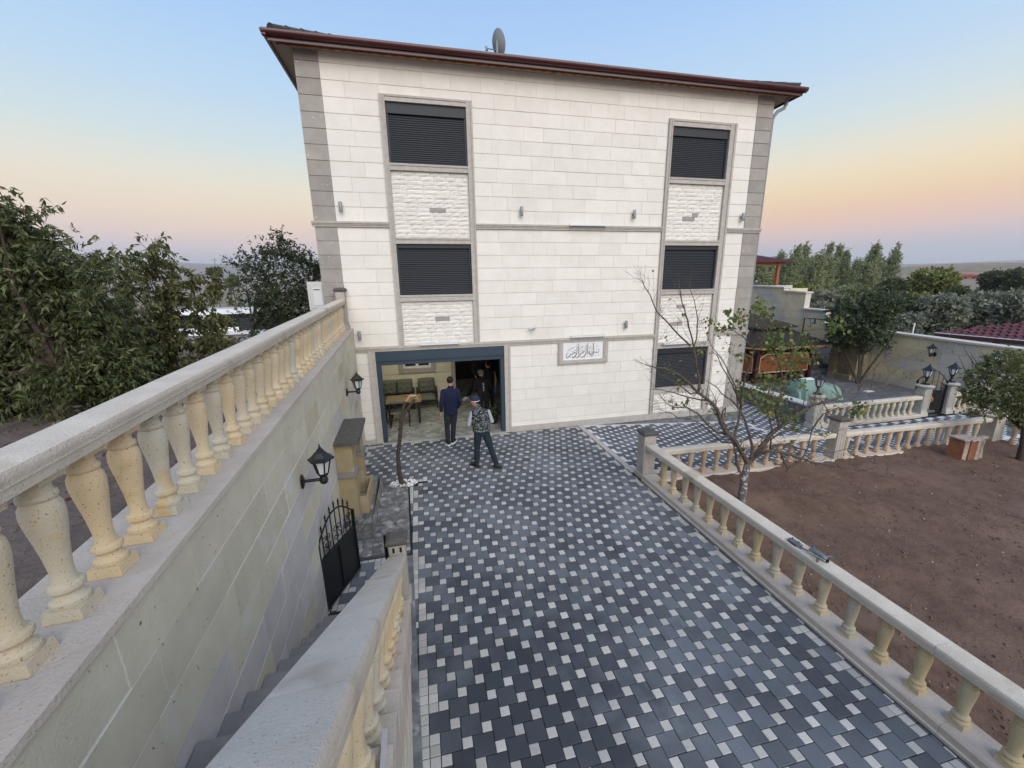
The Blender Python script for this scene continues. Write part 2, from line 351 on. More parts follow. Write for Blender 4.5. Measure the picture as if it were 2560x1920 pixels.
blk += fillrows(-1.76, 9.47, 5.62, 9.13, 0.322, holes)
blk += fillrows(-1.76, 9.47, 2.62, 5.50, 0.32, holes)
blk += fillrows(-1.76, 9.47, 0.12, 2.50, 0.32, holes, top_down=True)
blk.sort(key=lambda b: -(b[1]-b[0])*(b[3]-b[2]))
rest = MB()
def stone(mb, b, y0=D, gz=0.006, gx=0.0014):
    x0, x1, z0, z1 = b; dy = rnd.uniform(-0.002, 0.003)
    x0 += gx; x1 -= gx; z0 += gz; z1 -= gz; e = 0.003
    mb.add([(x0, y0+dy+e, z0), (x1, y0+dy+e, z0), (x1, y0+dy+e, z1), (x0, y0+dy+e, z1),
            (x0+e, y0+dy, z0+e), (x1-e, y0+dy, z0+e), (x1-e, y0+dy, z1-e), (x0+e, y0+dy, z1-e),
            (x0, y0+0.03, z0), (x1, y0+0.03, z0), (x1, y0+0.03, z1), (x0, y0+0.03, z1)],
           [(4, 5, 6, 7), (0, 1, 5, 4), (1, 2, 6, 5), (2, 3, 7, 6), (3, 0, 4, 7), (8, 9, 1, 0), (9, 10, 2, 1), (10, 11, 3, 2), (11, 8, 0, 3)])
for i, b in enumerate(blk):
    if i < 300:
        q = MB(); stone(q, b); q.build('stone_block', M['facade'], house)
    else: stone(rest, b)
if rest.v: rest.build('stone_block_rest', M['facade'], house, kind='stuff')
for xa, xb_ in ((HX0, -1.76), (9.47, HX1)):
    for b in fillrows(xa, xb_, 5.62, 9.13, 0.322, [], wmin=2, wmax=2)+fillrows(xa, xb_, 2.62, 5.5, 0.32, [], wmin=2, wmax=2)+fillrows(xa, xb_, -0.2, 2.5, 0.32, [], True, wmin=2, wmax=2):
        q = MB(); stone(q, b, D-0.012, 0.008, 0.003); q.build('quoin_stone', M['quoin'], house)

# belt courses and mouldings: three-band profile
def band(x0, x1, z0, z1, pr=0.07, name='belt_course'):
    q = MB(); h = z1-z0
    q.box(x0, x1, D-pr*0.55, D+0.01, z0, z0+h*0.34)
    q.box(x0, x1, D-pr*0.75, D+0.01, z0+h*0.34, z0+h*0.62)
    q.box(x0, x1, D-pr, D+0.01, z0+h*0.62, z1)
    return q.build(name, M['trim'], house)
def upright(x0, x1, z0, z1, pr=0.055, name='window_surround', outer='L'):
    q = MB(); wd = x1-x0
    a, b = (x0+wd*0.38, x0+wd*0.72)
    p = (pr, pr*0.62, pr*0.85) if outer == 'L' else (pr*0.85, pr*0.62, pr)
    q.box(x0, a, D-p[0], D+0.03, z0, z1); q.box(a, b, D-p[1], D+0.03, z0, z1); q.box(b, x1, D-p[2], D+0.03, z0, z1)
    return q.build(name, M['trim'], house)
def level(x0, x1, z0, z1, pr=0.052, name='window_surround'):
    q = MB(); h = z1-z0
    q.box(x0, x1, D-pr, D+0.03, z0, z0+h*0.4); q.box(x0, x1, D-pr*0.6, D+0.03, z0+h*0.4, z0+h*0.7); q.box(x0, x1, D-pr*0.9, D+0.03, z0+h*0.7, z1)
    return q.build(name, M['trim'], house)
for x0, x1 in ((HX0-0.05, -0.575), (1.535, 6.765), (8.865, HX1+0.05)): band(x0, x1, 5.50, 5.62)
for x0, x1 in ((HX0+0.6, 6.765), (8.865, HX1+0.05)): band(x0, x1, 2.50, 2.62)
upright(-0.57, -0.45, 2.62, 8.33); upright(1.385, 1.53, 2.62, 8.33, outer='R')
upright(6.77, 6.89, 0.12, 8.31); upright(8.65, 8.86, 0.12, 8.31, outer='R')
for z0, z1 in ((8.19, 8.33), (6.77, 6.92), (5.13, 5.27), (3.74, 3.90)): level(-0.449, 1.384, z0, z1)
for z0, z1 in ((8.14, 8.31), (6.75, 6.90), (5.13, 5.27), (3.77, 3.91), (2.18, 2.33), (0.80, 0.95)): level(6.891, 8.649, z0, z1)
upright(-1.36, -1.19, 0.0, 2.50, name='garage_surround'); upright(2.19, 2.36, 0.0, 2.50, name='garage_surround', outer='R')
bm_ = MB(); bm_.box(2.361, HX1+0.04, D-0.07, D+0.02, 0.03, 0.12); bm_.box(2.361, HX1+0.05, D-0.10, D+0.02, -0.04, 0.03)
bm_.build('base_moulding', M['trim'], house)
MB().box(2.362, HX1+0.02, D-0.06, D+0.02, -0.75, -0.04).build('plinth', M['cement'], house)
MB().box(-1.66, -1.361, D-0.03, D+0.02, -0.05, 0.10).build('base_block', M['trim'], house)

# windows with roller shutters: frame > box, guide, slat
def slat_mesh(wd):
    q = MB(); pr = [(-0.004, 0), (-0.012, 0.012), (-0.013, 0.024), (-0.008, 0.036), (0, 0.043), (0.004, 0.043), (0.004, 0)]
    q.prism(pr, lambda u, v: (0, u, v), lambda u, v: (wd, u, v)); return q.mesh('slat', M['anthracite'])
def window(x0, x1, z0, z1, boxh, mesh_):
    f = MB(); f.box(x0, x1, D+0.075, D+0.095, z0, z1); fr = f.build('window', M['anthracite'], house)
    MB().box(x0+0.003, x1-0.003, D+0.0, D+0.07, z1-boxh, z1-0.003).build('shutter_box', M['anthracite'], fr)
    MB().box(x0+0.003, x0+0.05, D+0.015, D+0.07, z0+0.003, z1-boxh-0.002).build('guide_rail', M['anthracite'], fr)
    MB().box(x1-0.05, x1-0.003, D+0.015, D+0.07, z0+0.003, z1-boxh-0.002).build('guide_rail', M['anthracite'], fr)
    n = int((z1-boxh-z0-0.02)/0.0455)
    for k in range(n):
        o = meshobj('slat', mesh_, fr); o.location += Vector((x0+0.051, D+0.05, z0+0.012+k*0.0455+(0.0455*0)))
sl_l = slat_mesh(1.835-0.102); sl_r = slat_mesh(1.76-0.102)
window(-0.45, 1.385, 6.92, 8.19, 0.225, sl_l); window(-0.45, 1.385, 3.90, 5.13, 0.10, sl_l)
window(6.89, 8.65, 6.90, 8.14, 0.215, sl_r); window(6.89, 8.65, 3.91, 5.13, 0.11, sl_r); window(6.89, 8.65, 0.95, 2.18, 0.17, sl_r)

# rough split-face panels between the windows
cnt = [0]
def split_panel(x0, x1, z0, z1, marks):
    p = MB().box(x0, x1, D+0.03, D+0.05, z0, z1).build('split_stone_panel', M['joint'], house)
    extra = MB(); z = z0; rows = max(1, round((z1-z0)/0.102)); rh = (z1-z0)/rows
    for r_ in range(rows):
        x = x0
        while x < x1-0.01:
            e = x+rnd.uniform(0.16, 0.42)
            if x1-e < 0.14: e = x1
            dark = any(x < mx < e and abs(z+rh/2-mz) < rh*0.55 for mx, mz in marks)
            if dark: pass
            q = MB() if cnt[0] < 300 or dark else extra
            nx = max(2, int((e-x)/0.09)); vs = []; fs = []
            a, b = x+0.002, e-0.002; c_, d_ = z+0.002, z+rh-0.002
            for j in range(4):
                for i in range(nx+1):
                    ed = (j in (0, 3)) or i in (0, nx)
                    yy = D+0.018+rnd.uniform(-0.002, 0.004) if ed else D+0.008+rnd.uniform(-0.007, 0.006)
                    if dark: yy = D+0.004
                    vs.append((a+(b-a)*i/nx, yy, c_+(d_-c_)*(0, 0.3, 0.72, 1)[j]))
            for j in range(3):
                for i in range(nx):
                    k = j*(nx+1)+i; fs.append((k, k+1, k+nx+2, k+nx+1))
            n_ = len(vs)
            ring = [i for i in range(nx+1)]+[(nx+1)*j+nx for j in (1, 2, 3)]+[3*(nx+1)+i for i in range(nx-1, -1, -1)]+[(nx+1)*j for j in (2, 1)]
            for k in ring: vs.append((vs[k][0], D+0.034, vs[k][2]))
            for k in range(len(ring)): fs.append((ring[k], n_+k, n_+(k+1) % len(ring), ring[(k+1) % len(ring)]))
            q.add(vs, fs)
            if q is not extra:
                cnt[0] += 0 if dark else 1
                q.build('grey_insert_stone' if dark else 'split_stone', M['grey_insert'] if dark else M['split'], p, smooth=False)
            x = e
        z += rh
    if extra.v: extra.build('split_stone_rest', M['split'], p, kind='stuff')
split_panel(-0.449, 1.384, 5.272, 6.768, [(0.54, 5.90)])
split_panel(6.892, 8.648, 5.272, 6.748, [(7.80, 5.90)])
split_panel(-0.449, 1.384, 2.622, 3.738, [(0.47, 3.26)])
split_panel(6.892, 8.648, 2.332, 3.768, [(7.72, 3.45), (7.66, 2.92)])
split_panel(6.892, 8.648, 0.122, 0.798, [(7.6, 0.42)])

# roof: hipped, soffit, gutter, scalloped timber trim, barrel tiles
EX0, EX1, EY0, EY1, EZ = -2.66, 10.60, 10.33, yb+0.45, 9.07
roof = MB()
rx = (EX0+EX1)/2; ry0, ry1 = EY0+4.6, EY1-4.6; rz = EZ+0.12+1.55
a = [(EX0+.05, EY0+.05, EZ+.1), (EX1-.05, EY0+.05, EZ+.1), (EX1-.05, EY1, EZ+.1), (EX0+.05, EY1, EZ+.1), (rx-2, ry0, rz), (rx+2, ry0, rz), (rx+2, ry1, rz), (rx-2, ry1, rz)]
roof.add(a, [(0, 1, 5, 4), (1, 2, 6, 5), (2, 3, 7, 6), (3, 0, 4, 7), (4, 5, 6, 7), (3, 2, 1, 0)])
rf = roof.build('roof', M['tile_roof'], house)
so = MB(); so.box(EX0+0.04, EX1-0.04, EY0+0.04, D-0.001, 9.05, 9.08); so.box(EX0+0.04, HX0, D, EY1, 9.05, 9.08); so.box(HX1, EX1-0.04, D, EY1, 9.05, 9.08)
so.build('soffit', M['soffit'], rf)
g = MB()
def gut(a, b, side):
    pr = [(-0.065, 0.065), (-0.075, 0.04), (-0.065, 0.0), (-0.035, -0.035), (0.0, -0.045), (0.03, -0.045), (0.03, 0.065), (0.018, 0.065), (0.018, 0.02), (-0.05, 0.02), (-0.053, 0.065)]
    g.sweep(pr, a, b, side)
gut((EX0-0.05, EY0, EZ+0.03), (EX1+0.05, EY0, EZ+0.03), (0, 1, 0)); gut((EX0, EY1, EZ+0.03), (EX0, EY0-0.05, EZ+0.03), (1, 0, 0)); gut((EX1, EY0-0.05, EZ+0.03), (EX1, EY1, EZ+0.03), (-1, 0, 0))
g.build('gutter', M['gutter'], rf, smooth=True)
fb = MB(); fb.box(EX0+0.03, EX1-0.03, EY0+0.032, EY0+0.06, 8.995, EZ+0.08); fb.box(EX0+0.032, EX0+0.06, EY0+0.061, EY1, 8.995, EZ+0.08); fb.box(EX1-0.06, EX1-0.032, EY0+0.061, EY1, 8.995, EZ+0.08)
fb.build('fascia', M['gutter'], rf)
# scalloped board hanging under the fascia
def scallop(x0, x1, y, name='scalloped_board'):
    q = MB(); x = x0; top = 9.049
    n = int((x1-x0)/0.03); pts = []
    for k in range(n+1):
        xx = x0+(x1-x0)*k/n; t = (xx-x0)/0.26
        pts.append((xx, 8.968+0.022*abs(math.sin(math.pi*t))+0.004*math.sin(7*t)))
    vs = [(p, y, z) for p, z in pts]+[(p, y, top) for p, z in pts]+[(p, y+0.022, z) for p, z in pts]+[(p, y+0.022, top) for p, z in pts]
    m1 = n+1; fs = []
    for k in range(n):
        fs += [(k, k+1, m1+k+1, m1+k), (2*m1+k+1, 2*m1+k, 3*m1+k, 3*m1+k+1), (2*m1+k, 2*m1+k+1, k+1, k)]
    q.add(vs, fs); q.build(name, M['wood_trim'], rf)
bx_ = EX0+0.16
while bx_ < EX1-0.3:
    e = min(bx_+rnd.choice((1.3, 1.82, 2.08)), EX1-0.12)
    if EX1-0.12-e < 0.6: e = EX1-0.12
    scallop(bx_, e-0.004, EY0+0.12); bx_ = e
# eave tiles
tm = MB(); prof = [(0.07, 0.0), (0.062, 0.3)]
vs = []; fs = []
for j, (r_, yy) in enumerate(((0.085, -0.02), (0.075, 0.42))):
    for k in range(7):
        an = math.pi*k/6; vs.append((math.cos(an)*r_, yy, math.sin(an)*r_*0.62+yy*0.33))
for j, (r_, yy) in enumerate(((0.070, -0.02), (0.060, 0.42))):
    for k in range(7):
        an = math.pi*k/6; vs.append((math.cos(an)*r_, yy, math.sin(an)*r_*0.55+yy*0.33))
for k in range(6): fs += [(k, k+1, 8+k, 7+k)]; fs += [(14+k, 14+k+1, k+1, k)]
tm.add(vs, fs); tile_me = tm.mesh('eave_tile', M['tile_roof'], True)
nt_ = 60
for k in range(nt_):
    o = meshobj('eave_tile', tile_me, rf); o.location += Vector((EX0+0.12+(EX1-EX0-0.24)*k/(nt_-1), EY0+0.02, EZ+0.075+rnd.uniform(-.006, .006))); o.rotation_euler.z = rnd.uniform(-.05, .05)
hm = MB(); hm.lathe([(0.12, 0), (0.105, 0.02), (0.09, 0.40), (0.075, 0.42)], n=12, ax='Y', sy=0.75); hip_me = hm.mesh('hip_tile', M['tile_roof'], True)
for sgn, cx in ((1, EX0), (-1, EX1)):
    for k in range(8):
        o = meshobj('hip_tile', hip_me, rf); t = 0.05+k*0.34
        o.location += Vector((cx+sgn*(0.06+t*0.72), EY0+0.06+t*0.72, EZ+0.15+t*0.30)); o.rotation_euler = (R(17), 0, -sgn*R(45))
dp = MB(); dp.tube([(10.40, EY0+0.35, 9.05), (10.40, EY0+0.36, 8.90), (10.35, EY0+0.37, 8.80), (10.18, EY0+0.38, 8.72), (10.08, EY0+0.40, 8.60), (10.07, EY0+0.44, 8.50), (10.07, EY0+0.44, -0.6)], 0.045, 10)
dp.build('downpipe', M['grey_lamp'], house, True)

# garage: dark frame, rolled shutter housing, room
ga = MB(); ga.box(-1.185, -1.08, D-0.02, D+0.16, 0.0, 2.13); ga.box(2.085, 2.187, D-0.02, D+0.16, 0.0, 2.13)
ga.box(-1.185, 2.187, D-0.03, D+0.2, 2.24, 2.498); ga.box(-1.183, 2.185, D+0.0, D+0.18, 2.131, 2.238)
ga.build('garage_door_frame', M['garage_blue'], house)
YB = 14.45
gs = thing_floor = None
bw = MB(); bw.box(-1.65, 0.98, YB+0.03, YB+0.2, 0, 2.66); bwo = bw.build('garage_back_wall', M['joint'], house)
M['inner'] = mat('inner_stone', (0.80, 0.76, 0.56), (0.75, 0.71, 0.53), 5, 0.9, rv=0.04)
for b in fillrows(-1.65, 0.98, 0.0, 2.66, 0.36, [(-0.86, 0.42, 1.12, 2.3)], wmin=0.8, wmax=1.4):
    q = MB(); x0, x1, z0, z1 = b; q.box(x0+.004, x1-.004, YB, YB+.04, z0+.008, z1-.008); q.build('inner_stone_block', M['inner'], bwo)
q = MB(); q.box(-0.85, -0.70, YB-.05, YB+.03, 1.12, 2.3); q.box(0.26, 0.41, YB-.05, YB+.03, 1.12, 2.3); q.box(-0.699, 0.259, YB-.05, YB+.03, 1.12, 1.28); q.box(-0.699, 0.259, YB-.05, YB+.03, 2.18, 2.3)
q.build('inner_window_surround', M['trim'], bwo)
q = MB(); q.box(-0.70, -0.63, YB-.01, YB+.03, 1.28, 2.18); q.box(0.19, 0.26, YB-.01, YB+.03, 1.28, 2.18); q.box(-0.27, -0.17, YB-.01, YB+.03, 1.28, 2.18); q.box(-0.629, -0.271, YB-.01, YB+.03, 1.28, 1.36); q.box(-0.169, 0.189, YB-.01, YB+.03, 1.28, 1.36)
q.build('inner_window_frame', M['white'], bwo)
MB().box(-0.63, 0.19, YB+.01, YB+.028, 1.36, 2.18).build('inner_window_pane', M['glass_dark'], bwo)
MB().box(0.98, 1.12, YB-0.03, YB+0.15, 0, 2.66).build('inner_door_post', M['trim'], house)
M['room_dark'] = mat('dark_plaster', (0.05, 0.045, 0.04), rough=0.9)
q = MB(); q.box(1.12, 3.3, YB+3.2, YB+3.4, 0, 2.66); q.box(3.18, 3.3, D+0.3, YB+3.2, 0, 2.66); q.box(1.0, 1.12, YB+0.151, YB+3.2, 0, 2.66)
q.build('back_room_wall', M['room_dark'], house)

# flat printed floor tile of the garage
def cobble_print(name, c1, c2, c3, scale, edge=0.05):
    m_ = mat(name, c1, rough=0.45); t = m_.node_tree; N = t.nodes; K = t.links.new
    geo = N.new('ShaderNodeNewGeometry')
    v = N.new('ShaderNodeTexVoronoi'); v.inputs['Scale'].default_value = scale; K(geo.outputs['Position'], v.inputs['Vector'])
    v2 = N.new('ShaderNodeTexVoronoi'); v2.feature = 'DISTANCE_TO_EDGE'; v2.inputs['Scale'].default_value = scale; K(geo.outputs['Position'], v2.inputs['Vector'])
    ns = N.new('ShaderNodeTexNoise'); ns.inputs['Scale'].default_value = scale*2.5; K(geo.outputs['Position'], ns.inputs['Vector'])
    a_ = N.new('ShaderNodeMix'); a_.data_type = 'RGBA'; a_.inputs['A'].default_value = (*c1, 1); a_.inputs['B'].default_value = (*c2, 1)
    ad = N.new('ShaderNodeMath'); ad.operation = 'MULTIPLY_ADD'; ad.inputs[1].default_value = 0.9; ad.inputs[2].default_value = -0.25
    K(ns.outputs['Fac'], ad.inputs[0]); s2 = N.new('ShaderNodeMath'); s2.operation = 'ADD'; s2.use_clamp = True
    sp = N.new('ShaderNodeSeparateColor'); K(v.outputs['Color'], sp.inputs[0]); K(sp.outputs[0], s2.inputs[0]); K(ad.outputs[0], s2.inputs[1])
    K(s2.outputs[0], a_.inputs['Factor'])
    mr = N.new('ShaderNodeMapRange'); mr.inputs['From Max'].default_value = edge; K(v2.outputs['Distance'], mr.inputs['Value'])
    b_ = N.new('ShaderNodeMix'); b_.data_type = 'RGBA'; b_.inputs['A'].default_value = (*c3, 1); K(mr.outputs[0], b_.inputs['Factor']); K(a_.outputs['Result'], b_.inputs['B'])
    K(b_.outputs['Result'], N['Principled BSDF'].inputs['Base Color']); return m_
M['garage_tile'] = cobble_print('printed_stone_tile', (0.50, 0.50, 0.43), (0.22, 0.225, 0.19), (0.20, 0.20, 0.17), 6.5, 0.05)
gf = MB().box(-1.65, 3.3, D-0.06, YB+3.2, -0.05, 0.012).build('garage_floor', M['garage_tile']); tag(gf, kind='structure')
MB().box(-1.19, 2.2, D-0.13, D-0.061, -0.05, 0.008).build('threshold', M['trim'], gf)

# ---- fittings on the facade (each its own thing)
def spot(x, z, label):
    t = thing('wall_spotlight', label, 'lamp', (x, D-0.004, z), 'small grey up-and-down spotlights on the facade')
    MB().lathe([(0.036, -0.11), (0.040, -0.10), (0.040, 0.10), (0.036, 0.11)], (0, -0.085, 0), 14).build('lamp_body', M['grey_lamp'], t, True, False)
    MB().box(-0.022, 0.022, -0.05, -0.001, -0.035, 0.035).build('bracket', M['grey_lamp'], t, False, False)
for x, z, l in ((-1.62, 5.93, 'grey spotlight above the upper ledge beside the grey corner stones nearest the tall trees'), (2.71, 5.93, 'grey spotlight above the upper ledge right of the left window column'),
                (5.87, 5.92, 'grey spotlight above the upper ledge next to the right window column'), (9.33, 5.92, 'grey spotlight beside the corner stones under the downpipe'),
                (-1.51, 2.94, 'grey spotlight just above the terrace wall end and garage ledge'), (5.80, 2.95, 'grey spotlight above the lower ledge right of the calligraphy plaque')):
    spot(x, z, l)
t = thing('security_camera', 'small pale bullet camera on the facade above the garage corner', 'camera', (2.98, D-0.004, 2.95))
q = MB(); q.tube([(-0.10, -0.13, -0.02), (0.09, -0.06, 0.02)], [0.034, 0.036], 12); q.build('camera_body', M['alu'], t, True, False)
q = MB(); q.tube([(0.04, -0.07, 0.0), (0.05, -0.002, 0.02)], [0.014, 0.018], 8); q.build('mount', M['alu'], t, True, False)
for x0, x1, z, l in ((4.02, 5.03, 5.60, 'silver light bar on the upper ledge of the facade'), (-0.05, 0.95, 2.62, 'silver light bar on the ledge over the garage opening'), (4.11, 5.11, 2.64, 'silver light bar on the ledge over the calligraphy plaque'), (7.05, 8.05, 2.30, 'silver light bar over the lowest shuttered window')):
    t = thing('light_bar', l, 'lamp', ((x0+x1)/2, D-0.075, z), 'silver light bars on the facade'); h = (x1-x0)/2
    MB().box(-h, h, -0.07, -0.002, 0.0, 0.05).build('housing', M['alu'], t, False, False)
    MB().box(-h+0.02, h-0.02, -0.074, -0.0705, 0.008, 0.042).build('lens', M['frost'], t, False, False)
    for e in (-h-0.012, h+0.001): MB().box(e, e+0.011, -0.072, -0.002, -0.004, 0.055).build('end_cap', M['white'], t, False, False)

# calligraphy plaque
pq = thing('calligraphy_plaque', 'pale stone plaque with black Arabic calligraphy in a grey frame', 'plaque', (4.515, D-0.006, 2.19))
px0, px1, pz0, pz1 = -0.62, 0.62, -0.20, 0.305
MB().box(px0, px1, -0.015, -0.001, pz0, pz1).build('panel', mat('plaque_white', (0.74, 0.74, 0.74), rough=0.7), pq, False, False)
q = MB()
for (a, b, c_, d_) in ((px0-0.14, px0, pz0-0.12, pz1), (px1, px1+0.14, pz0-0.12, pz1), (px0, px1, pz0-0.12, pz0)):
    q.box(a+.001, b-.001, -0.05, 0, c_, d_)
q.build('frame', M['trim'], pq, False, False)
q = MB()
for (a, b, c_, d_) in ((px0-0.11, px0-0.05, pz0-0.09, pz1), (px1+0.05, px1+0.11, pz0-0.09, pz1), (px0-0.05, px1+0.05, pz0-0.09, pz0-0.03)):
    q.box(a, b, -0.062, -0.049, c_, d_)
q.build('frame_ridge', M['trim'], pq, False, False)
strokes = [([(1668, 650), (1668, 740), (1655, 785), (1612, 800), (1585, 770), (1572, 800), (1540, 800), (1520, 770), (1490, 775), (1478, 830), (1432, 900), (1380, 945), (1345, 925), (1352, 885)], 20),
 ([(1440, 505), (1458, 515), (1462, 680), (1462, 850)], 24), ([(1395, 730), (1420, 760), (1418, 850), (1390, 880), (1345, 872), (1338, 730)], 20), ([(1335, 720), (1335, 850), (1305, 845), (1288, 800), (1300, 740)], 18),
 ([(1240, 520), (1262, 535), (1252, 700), (1258, 870)], 24), ([(1185, 530), (1202, 545), (1200, 720), (1206, 820), (1180, 890), (1120, 950), (1062, 985), (1035, 950)], 24),
 ([(1015, 735), (1080, 735), (1155, 765), (1085, 795), (1020, 835), (1000, 880), (940, 950), (880, 998), (848, 970), (852, 930)], 22),
 ([(925, 555), (938, 580), (936, 900)], 24), ([(862, 550), (878, 570), (876, 800), (858, 870), (800, 950), (745, 1000), (715, 985), (722, 935)], 24),
 ([(705, 775), (770, 778), (842, 812), (770, 822), (715, 850), (690, 872), (650, 870), (640, 905), (570, 975), (520, 1000), (500, 975), (515, 870), (540, 800)], 22),
 ([(530, 762), (550, 740), (680, 670), (822, 605)], 11), ([(960, 692), (975, 670), (1060, 625), (1160, 580)], 11), ([(1300, 635), (1350, 605), (1420, 572)], 11),
 ([(890, 525), (930, 510), (965, 490)], 16), ([(1222, 505), (1255, 498), (1290, 478)], 16), ([(1432, 495), (1470, 480), (1500, 465)], 16), ([(975, 560), (1010, 590), (1050, 585), (1085, 570)], 9),
 ([(1018, 505), (1030, 550)], 9), ([(1355, 525), (1362, 565)], 9), ([(1300, 700), (1340, 660)], 9), ([(1130, 690), (1165, 680)], 20), ([(1060, 660), (1080, 690)], 12), ([(795, 730), (835, 720)], 22), ([(738, 695), (740, 730)], 8),
 ([(575, 650), (600, 640)], 12), ([(685, 600), (690, 640)], 14), ([(1385, 665), (1430, 650)], 20), ([(1320, 650), (1350, 660)], 12), ([(1510, 590), (1515, 620)], 13), ([(1575, 600), (1605, 590)], 12), ([(1588, 520), (1592, 560)], 16), ([(1510, 660), (1520, 690)], 10),
 ([(1570, 700), (1600, 685)], 15), ([(1530, 910), (1580, 895)], 10), ([(1640, 895), (1690, 880)], 10), ([(1655, 850), (1665, 880)], 9), ([(1225, 960), (1275, 940)], 9), ([(1155, 940), (1150, 985), (1175, 985)], 9), ([(960, 975), (1030, 945)], 9), ([(810, 965), (815, 1000)], 9),
 ([(630, 980), (665, 985)], 16), ([(575, 820), (595, 845)], 12), ([(985, 745), (985, 790)], 14), ([(970, 820), (975, 840)], 12), ([(645, 745), (655, 785)], 14), ([(530, 890), (600, 900)], 6), ([(740, 900), (735, 960)], 7), ([(1120, 830), (1100, 870)], 7), ([(1045, 930), (1035, 960)], 8), ([(1440, 940), (1490, 915)], 9)]
def cal(x, y):
    u = (x-380)/1440; yt = 458-68*u; ybm = 1085-85*u
    return (px0+(px1-px0)*u, pz1-(pz1-pz0)*(y-yt)/(ybm-yt))
q = MB()
for pts, wd in strokes:
    P_ = [Vector((*cal(*p), 0)) for p in pts]; hw = wd*1.24/1440*0.47; n = len(P_)
    dense = []
    for i in range(n-1):
        for k in range(4): dense.append(P_[i].lerp(P_[i+1], k/4))
    dense.append(P_[-1])
    sm = [dense[0]]+[(dense[i-1]+dense[i]*2+dense[i+1])/4 for i in range(1, len(dense)-1)]+[dense[-1]]
    vs = []; m1 = len(sm)
    for i, p in enumerate(sm):
        d_ = (sm[min(i+1, m1-1)]-sm[max(i-1, 0)]).normalized(); nn = Vector((-d_.y, d_.x, 0))
        f_ = hw*(0.55+0.45*math.sin(math.pi*min(1, (i+0.6)/m1*1.0)))*(0.75+0.45*abs(d_.y*0.6+d_.x*0.8))
        vs += [(p.x+nn.x*f_, -0.0185, p.y+nn.y*f_), (p.x-nn.x*f_, -0.0185, p.y-nn.y*f_)]
    q.add(vs, [(2*i, 2*i+2, 2*i+3, 2*i+1) for i in range(m1-1)])
q.build('lettering', mat('calligraphy_black', (0.03, 0.03, 0.035), rough=0.6), pq, False, False)

# satellite dish on the roof
sdh = thing('satellite_dish', 'grey satellite dish standing on the roof edge', 'satellite dish', (2.22, 10.9, 9.28))
pr = [(0.0, 0.0)]+[(0.42*k/8, 0.10*(k/8)**2) for k in range(1, 9)]+[(0.43, 0.10), (0.42, 0.095)]+[(0.42*k/8, 0.10*(k/8)**2-0.012) for k in range(8, 0, -1)]
q = MB(); q.lathe([(max(r_, 0.001), z) for r_, z in pr], n=28)
o = q.build('dish', mat('dish_grey', (0.22, 0.245, 0.26), rough=0.6), sdh, True, False); o.location = (0, 0, 0.40); o.rotation_euler = (R(76), 0, R(128)); o.scale = (.46, .66, .66)
q = MB(); q.tube([(0, 0, -0.2), (0, 0, 0.45)], 0.025, 8); q.tube([(0, 0, 0.42), (0.12, 0.02, 0.5)], 0.02, 8); q.build('mast', M['grey_lamp'], sdh, True, False)
q = MB(); q.tube([(0.02, 0, 0.25), (-0.20, 0.28, 0.40)], 0.012, 6); q.tube([(-0.20, 0.28, 0.36), (-0.21, 0.29, 0.44)], 0.03, 8); q.build('arm', M['grey_lamp'], sdh, True, False)
# ================================================================== GROUND AND DRIVEWAY
def fx(y): return -0.331-0.04*(y-2.77)      # foot of stair wall
def dx(y): return -0.25-0.04*(y-2.75)       # left edge of the paving
def wx(y): return -1.65+0.04*(10.6-y)       # face of terrace wall
def cz(y): return 3.08-0.0338*(10.6-y)      # underside of its coping
def walk_z(x): return 0.0 if x < 4.3 else max(-0.40, -0.065*(x-4.3))
A = 0.0982
drive = MB().add([(-1.75, -3, -0.012), (4.44, -3, -0.012), (4.44, D-0.07, -0.012), (-1.75, D-0.07, -0.012)], [(0, 1, 2, 3)]).build('driveway', M['paver_joint'])
tag(drive, kind='structure')
def clip(poly, edges):
    for (ax, ay, bx, by) in edges:       # keep left of a->b
        out_ = []
        for i in range(len(poly)):
            p, q = poly[i], poly[(i+1) % len(poly)]
            sp = (bx-ax)*(p[1]-ay)-(by-ay)*(p[0]-ax); sq = (bx-ax)*(q[1]-ay)-(by-ay)*(q[0]-ax)
            if sp >= 0: out_.append(p)
            if (sp >= 0) != (sq >= 0):
                t = sp/(sp-sq); out_.append((p[0]+(q[0]-p[0])*t, p[1]+(q[1]-p[1])*t))
        poly = out_
        if len(poly) < 3: return []
    return poly
def area(p): return abs(sum(p[i][0]*p[(i+1) % len(p)][1]-p[(i+1) % len(p)][0]*p[i][1] for i in range(len(p)))/2)
def paver(mb, poly, zf=None, g=0.0036, bev=0.0055, h=0.0):
    n = len(poly); cx_ = sum(p[0] for p in poly)/n; cy_ = sum(p[1] for p in poly)/n
    def ins(p, d):
        v = Vector((cx_-p[0], cy_-p[1])); l = v.length; v = v*(d*1.414/l) if l > 1e-6 else v; return (p[0]+v.x, p[1]+v.y)
    z = lambda x: (zf(x) if zf else 0.0)+h
    lo = [ins(p, g) for p in poly]; hi = [ins(p, g+bev) for p in poly]
    vs = [(p[0], p[1], z(p[0])-0.014) for p in lo]+[(p[0], p[1], z(p[0])-0.003) for p in lo]+[(p[0], p[1], z(p[0])) for p in hi]
    fs = [tuple(range(2*n, 3*n))]+[(i, (i+1) % n, n+(i+1) % n, n+i) for i in range(n)]+[(n+i, n+(i+1) % n, 2*n+(i+1) % n, 2*n+i) for i in range(n)]
    mb.add(vs, fs)
qd = MB(); paver(qd, [(0, 0), (2*A, 0), (2*A, 2*A), (0, 2*A)]); dark_me = qd.mesh('dark_paver', M['paver_dark'])
qw = MB(); paver(qw, [(0, 0), (A, 0), (A, A), (0, A)]); white_me = qw.mesh('pale_paver', M['paver_white'])
